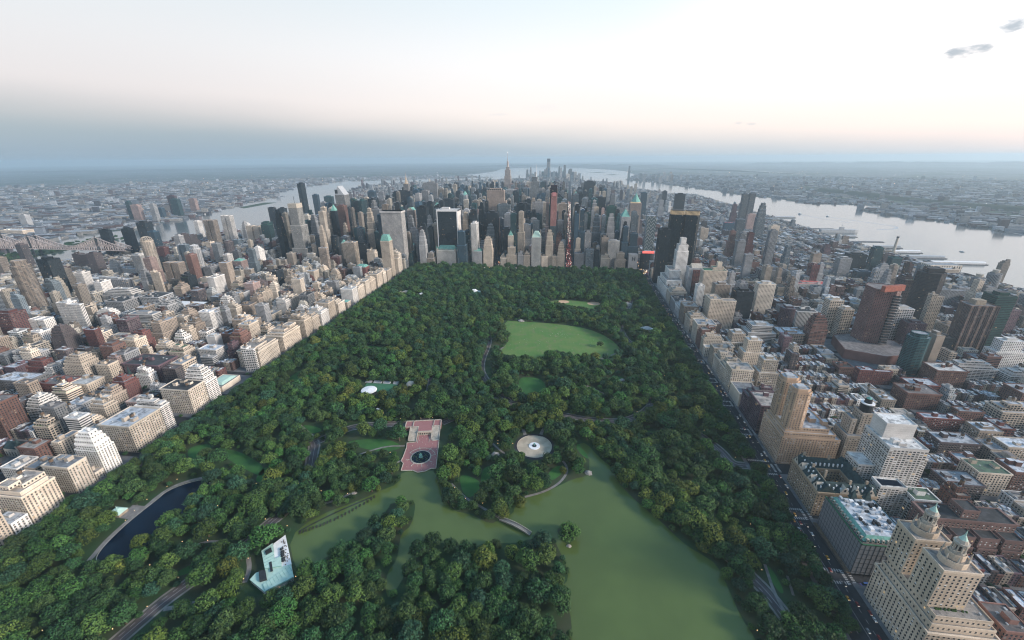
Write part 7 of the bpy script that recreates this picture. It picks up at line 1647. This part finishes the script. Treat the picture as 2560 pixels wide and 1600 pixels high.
# tiny people on the great meadow: one continuous skinned body
pv = [(0, 0, .95), (0, 0, 1.25), (0, 0, 1.48), (0, 0, 1.62), (0, 0, 1.75), (.2, 0, 1.42), (.3, .05, 1.15), (.33, .15, .92), (-.2, 0, 1.42), (-.3, .05, 1.15), (-.33, .15, .92), (.11, 0, .85), (.13, .06, .48), (.14, 0, .06), (-.11, 0, .85), (-.13, .04, .48), (-.14, -.05, .06)]
pe = [(0, 1), (1, 2), (2, 3), (3, 4), (2, 5), (5, 6), (6, 7), (2, 8), (8, 9), (9, 10), (0, 11), (11, 12), (12, 13), (0, 14), (14, 15), (15, 16)]
pr_ = [.16, .15, .08, .1, .09, .07, .05, .04, .07, .05, .04, .11, .08, .05, .11, .08, .05]
pm = bpy.data.meshes.new('person_body'); pm.from_pydata(pv, pe, []); po = bpy.data.objects.new('person_source', pm); COL.objects.link(po); sk = po.modifiers.new('skin', 'SKIN'); po.modifiers.new('sub', 'SUBSURF').levels = 1
for i, q in enumerate(pr_): pm.skin_vertices[0].data[i].radius = (q, q)
pm.skin_vertices[0].data[0].use_root = True
dg = bpy.context.evaluated_depsgraph_get(); body = bpy.data.meshes.new_from_object(po.evaluated_get(dg)); bpy.data.objects.remove(po)
M['shirt'] = plain('pale_clothing', (.55, .52, .48), .1, 3); body.materials.clear(); body.materials.append(M['shirt'])
PG = []; k = 0; r6 = random.Random(12)
while k < 64:
    x = r6.uniform(45, 320); y = r6.uniform(345, 520)
    if k % 3 == 0: x = 180+r6.gauss(0, 14); y = 452+r6.gauss(0, 9)
    if not inpoly(x, y, SHEEP): continue
    o = bpy.data.objects.new('person', body); lying = r6.random() < .5; o.location = (x, y, .12 if not lying else .28); o.rotation_euler = (R(90) if lying else 0, 0, r6.uniform(0, 6.3)); COL.objects.link(o); k += 1
    tag(o, None, 'person', 'people on the great meadow'); PG.append((o, 'tiny figure '+('lying' if lying else 'standing')+' on the mown meadow', x, y))
for (x, y) in ((-12, 33), (3, 28), (-8, 22), (-14, 26), (5, 34), (-2, 18), (10, 12), (22, -10), (16, -26), (2, -29), (-6, -30), (-17, -6), (18, 8), (-22, 2), (-10, 38), (-4, 30), (24, -24), (-16, -20), (8, 20), (14, 2), (-18, 4), (20, -22), (-12, -32), (10, -35), (-20, 12), (178, 30), (172, 18), (180, 24), (165, 14)):
    o = bpy.data.objects.new('person', body); o.location = (x, y, .5 if x < 60 else .22); o.rotation_euler.z = r6.uniform(0, 6); COL.objects.link(o)
    tag(o, None, 'person', 'people on the '+('brick terrace' if x < 60 else 'gravel circle')); PG.append((o, 'tiny person standing on the '+('brick terrace' if x < 60 else 'gravel circle'), x, y))
# ------------------------------------------------------------------ air
b = MB(); b.box(-44000, 44000, -3900, 38500, -1.8, 452, bottom=True); hz = b.obj('haze', []); hz['kind'] = 'stuff'
m = bpy.data.materials.new('haze'); m.use_nodes = True; N = m.node_tree.nodes; Lk = m.node_tree.links; N.remove(N['Principled BSDF']); v = N.new('ShaderNodeVolumePrincipled')
v.inputs['Color'].default_value = (.64, .82, .94, 1); v.inputs['Density'].default_value = HAZE; v.inputs['Anisotropy'].default_value = .35; Lk.new(v.outputs[0], N['Material Output'].inputs['Volume']); hz.data.materials.append(m)
# ------------------------------------------------------------------ wording of the labels
ORD = ['', 'second ', 'third ', 'fourth ', 'fifth ', 'sixth ', 'seventh ', 'eighth ', 'ninth ', 'tenth ', 'eleventh ', 'twelfth ', 'thirteenth ', 'fourteenth ', 'fifteenth ', 'sixteenth ', 'seventeenth ', 'eighteenth ', 'nineteenth ', 'twentieth ']
def word(things, marks):
    gr = {}
    for o, d, x, y in things:
        best = min(marks, key=lambda m: math.hypot(m[1]-x, m[2]-y)+(1e6 if math.hypot(m[1]-x, m[2]-y) < 3 else 0))
        u0, _, q0 = project(best[1], best[2], 0); u1, _, q1 = project(x, y, 0); dd = math.hypot(best[1]-x, best[2]-y)
        lat = (u1-u0)*q0/FPX
        where = 'beyond' if abs(lat) < dd*.6 and q1 > q0 else 'in front of' if abs(lat) < dd*.6 else 'right of' if lat > 0 else 'left of'
        gr.setdefault((d, best[0], where), []).append((dd, o))
    for (d, lm, where), L in gr.items():
        L.sort(key=lambda q: q[0])
        for i, (_, o) in enumerate(L):
            n = ('nearest ' if len(L) > 1 else 'just ') if i == 0 else (ORD[i] if i < 20 else f'{i+1}th ')
            s_ = f'{d}, {n}{where} {lm}' if i == 0 or len(L) > 1 else f'{d} {where} {lm}'
            ws = s_.split()
            if len(ws) > 16: s_ = s_.replace('apartment block', 'block', 1).replace('office block', 'offices', 1)
            o['label'] = ' '.join(s_.split()[:16])
def short(d): return d.split(' with ')[0] if 'roof' not in d.split(' with ')[-1] else d
word([(o, short(d), x, y) for o, d, x, y in GEN], LM); word([q for q in TG if q[0].name.startswith('park_tree')], PLM)
word([q for q in TG if not q[0].name.startswith('park_tree')], PLM+[('the gabled dark-roofed house', 490, -23), ('the orange-tan twin-towered house', 490, 68), ('the great meadow', 180, 430), ('the far corner of the park', 440, 1000), ('the ball fields', 220, 680), ('the long plum apartment house', 490, 130), ('the chapel-like block', 490, 380), ('the carousel', -88, 758)])
word(PG, [('the lone meadow tree', 278, 398), ('the bare corner patch', 85, 537), ('the meadow centre', 180, 452), ("the meadow's near left path", 60, 350), ("the meadow's right edge", 320, 400), ('the terrace fountain', .5, -10.2), ('the terrace arcade', -10, 40), ('the circle fountain', 159, 34.5)])
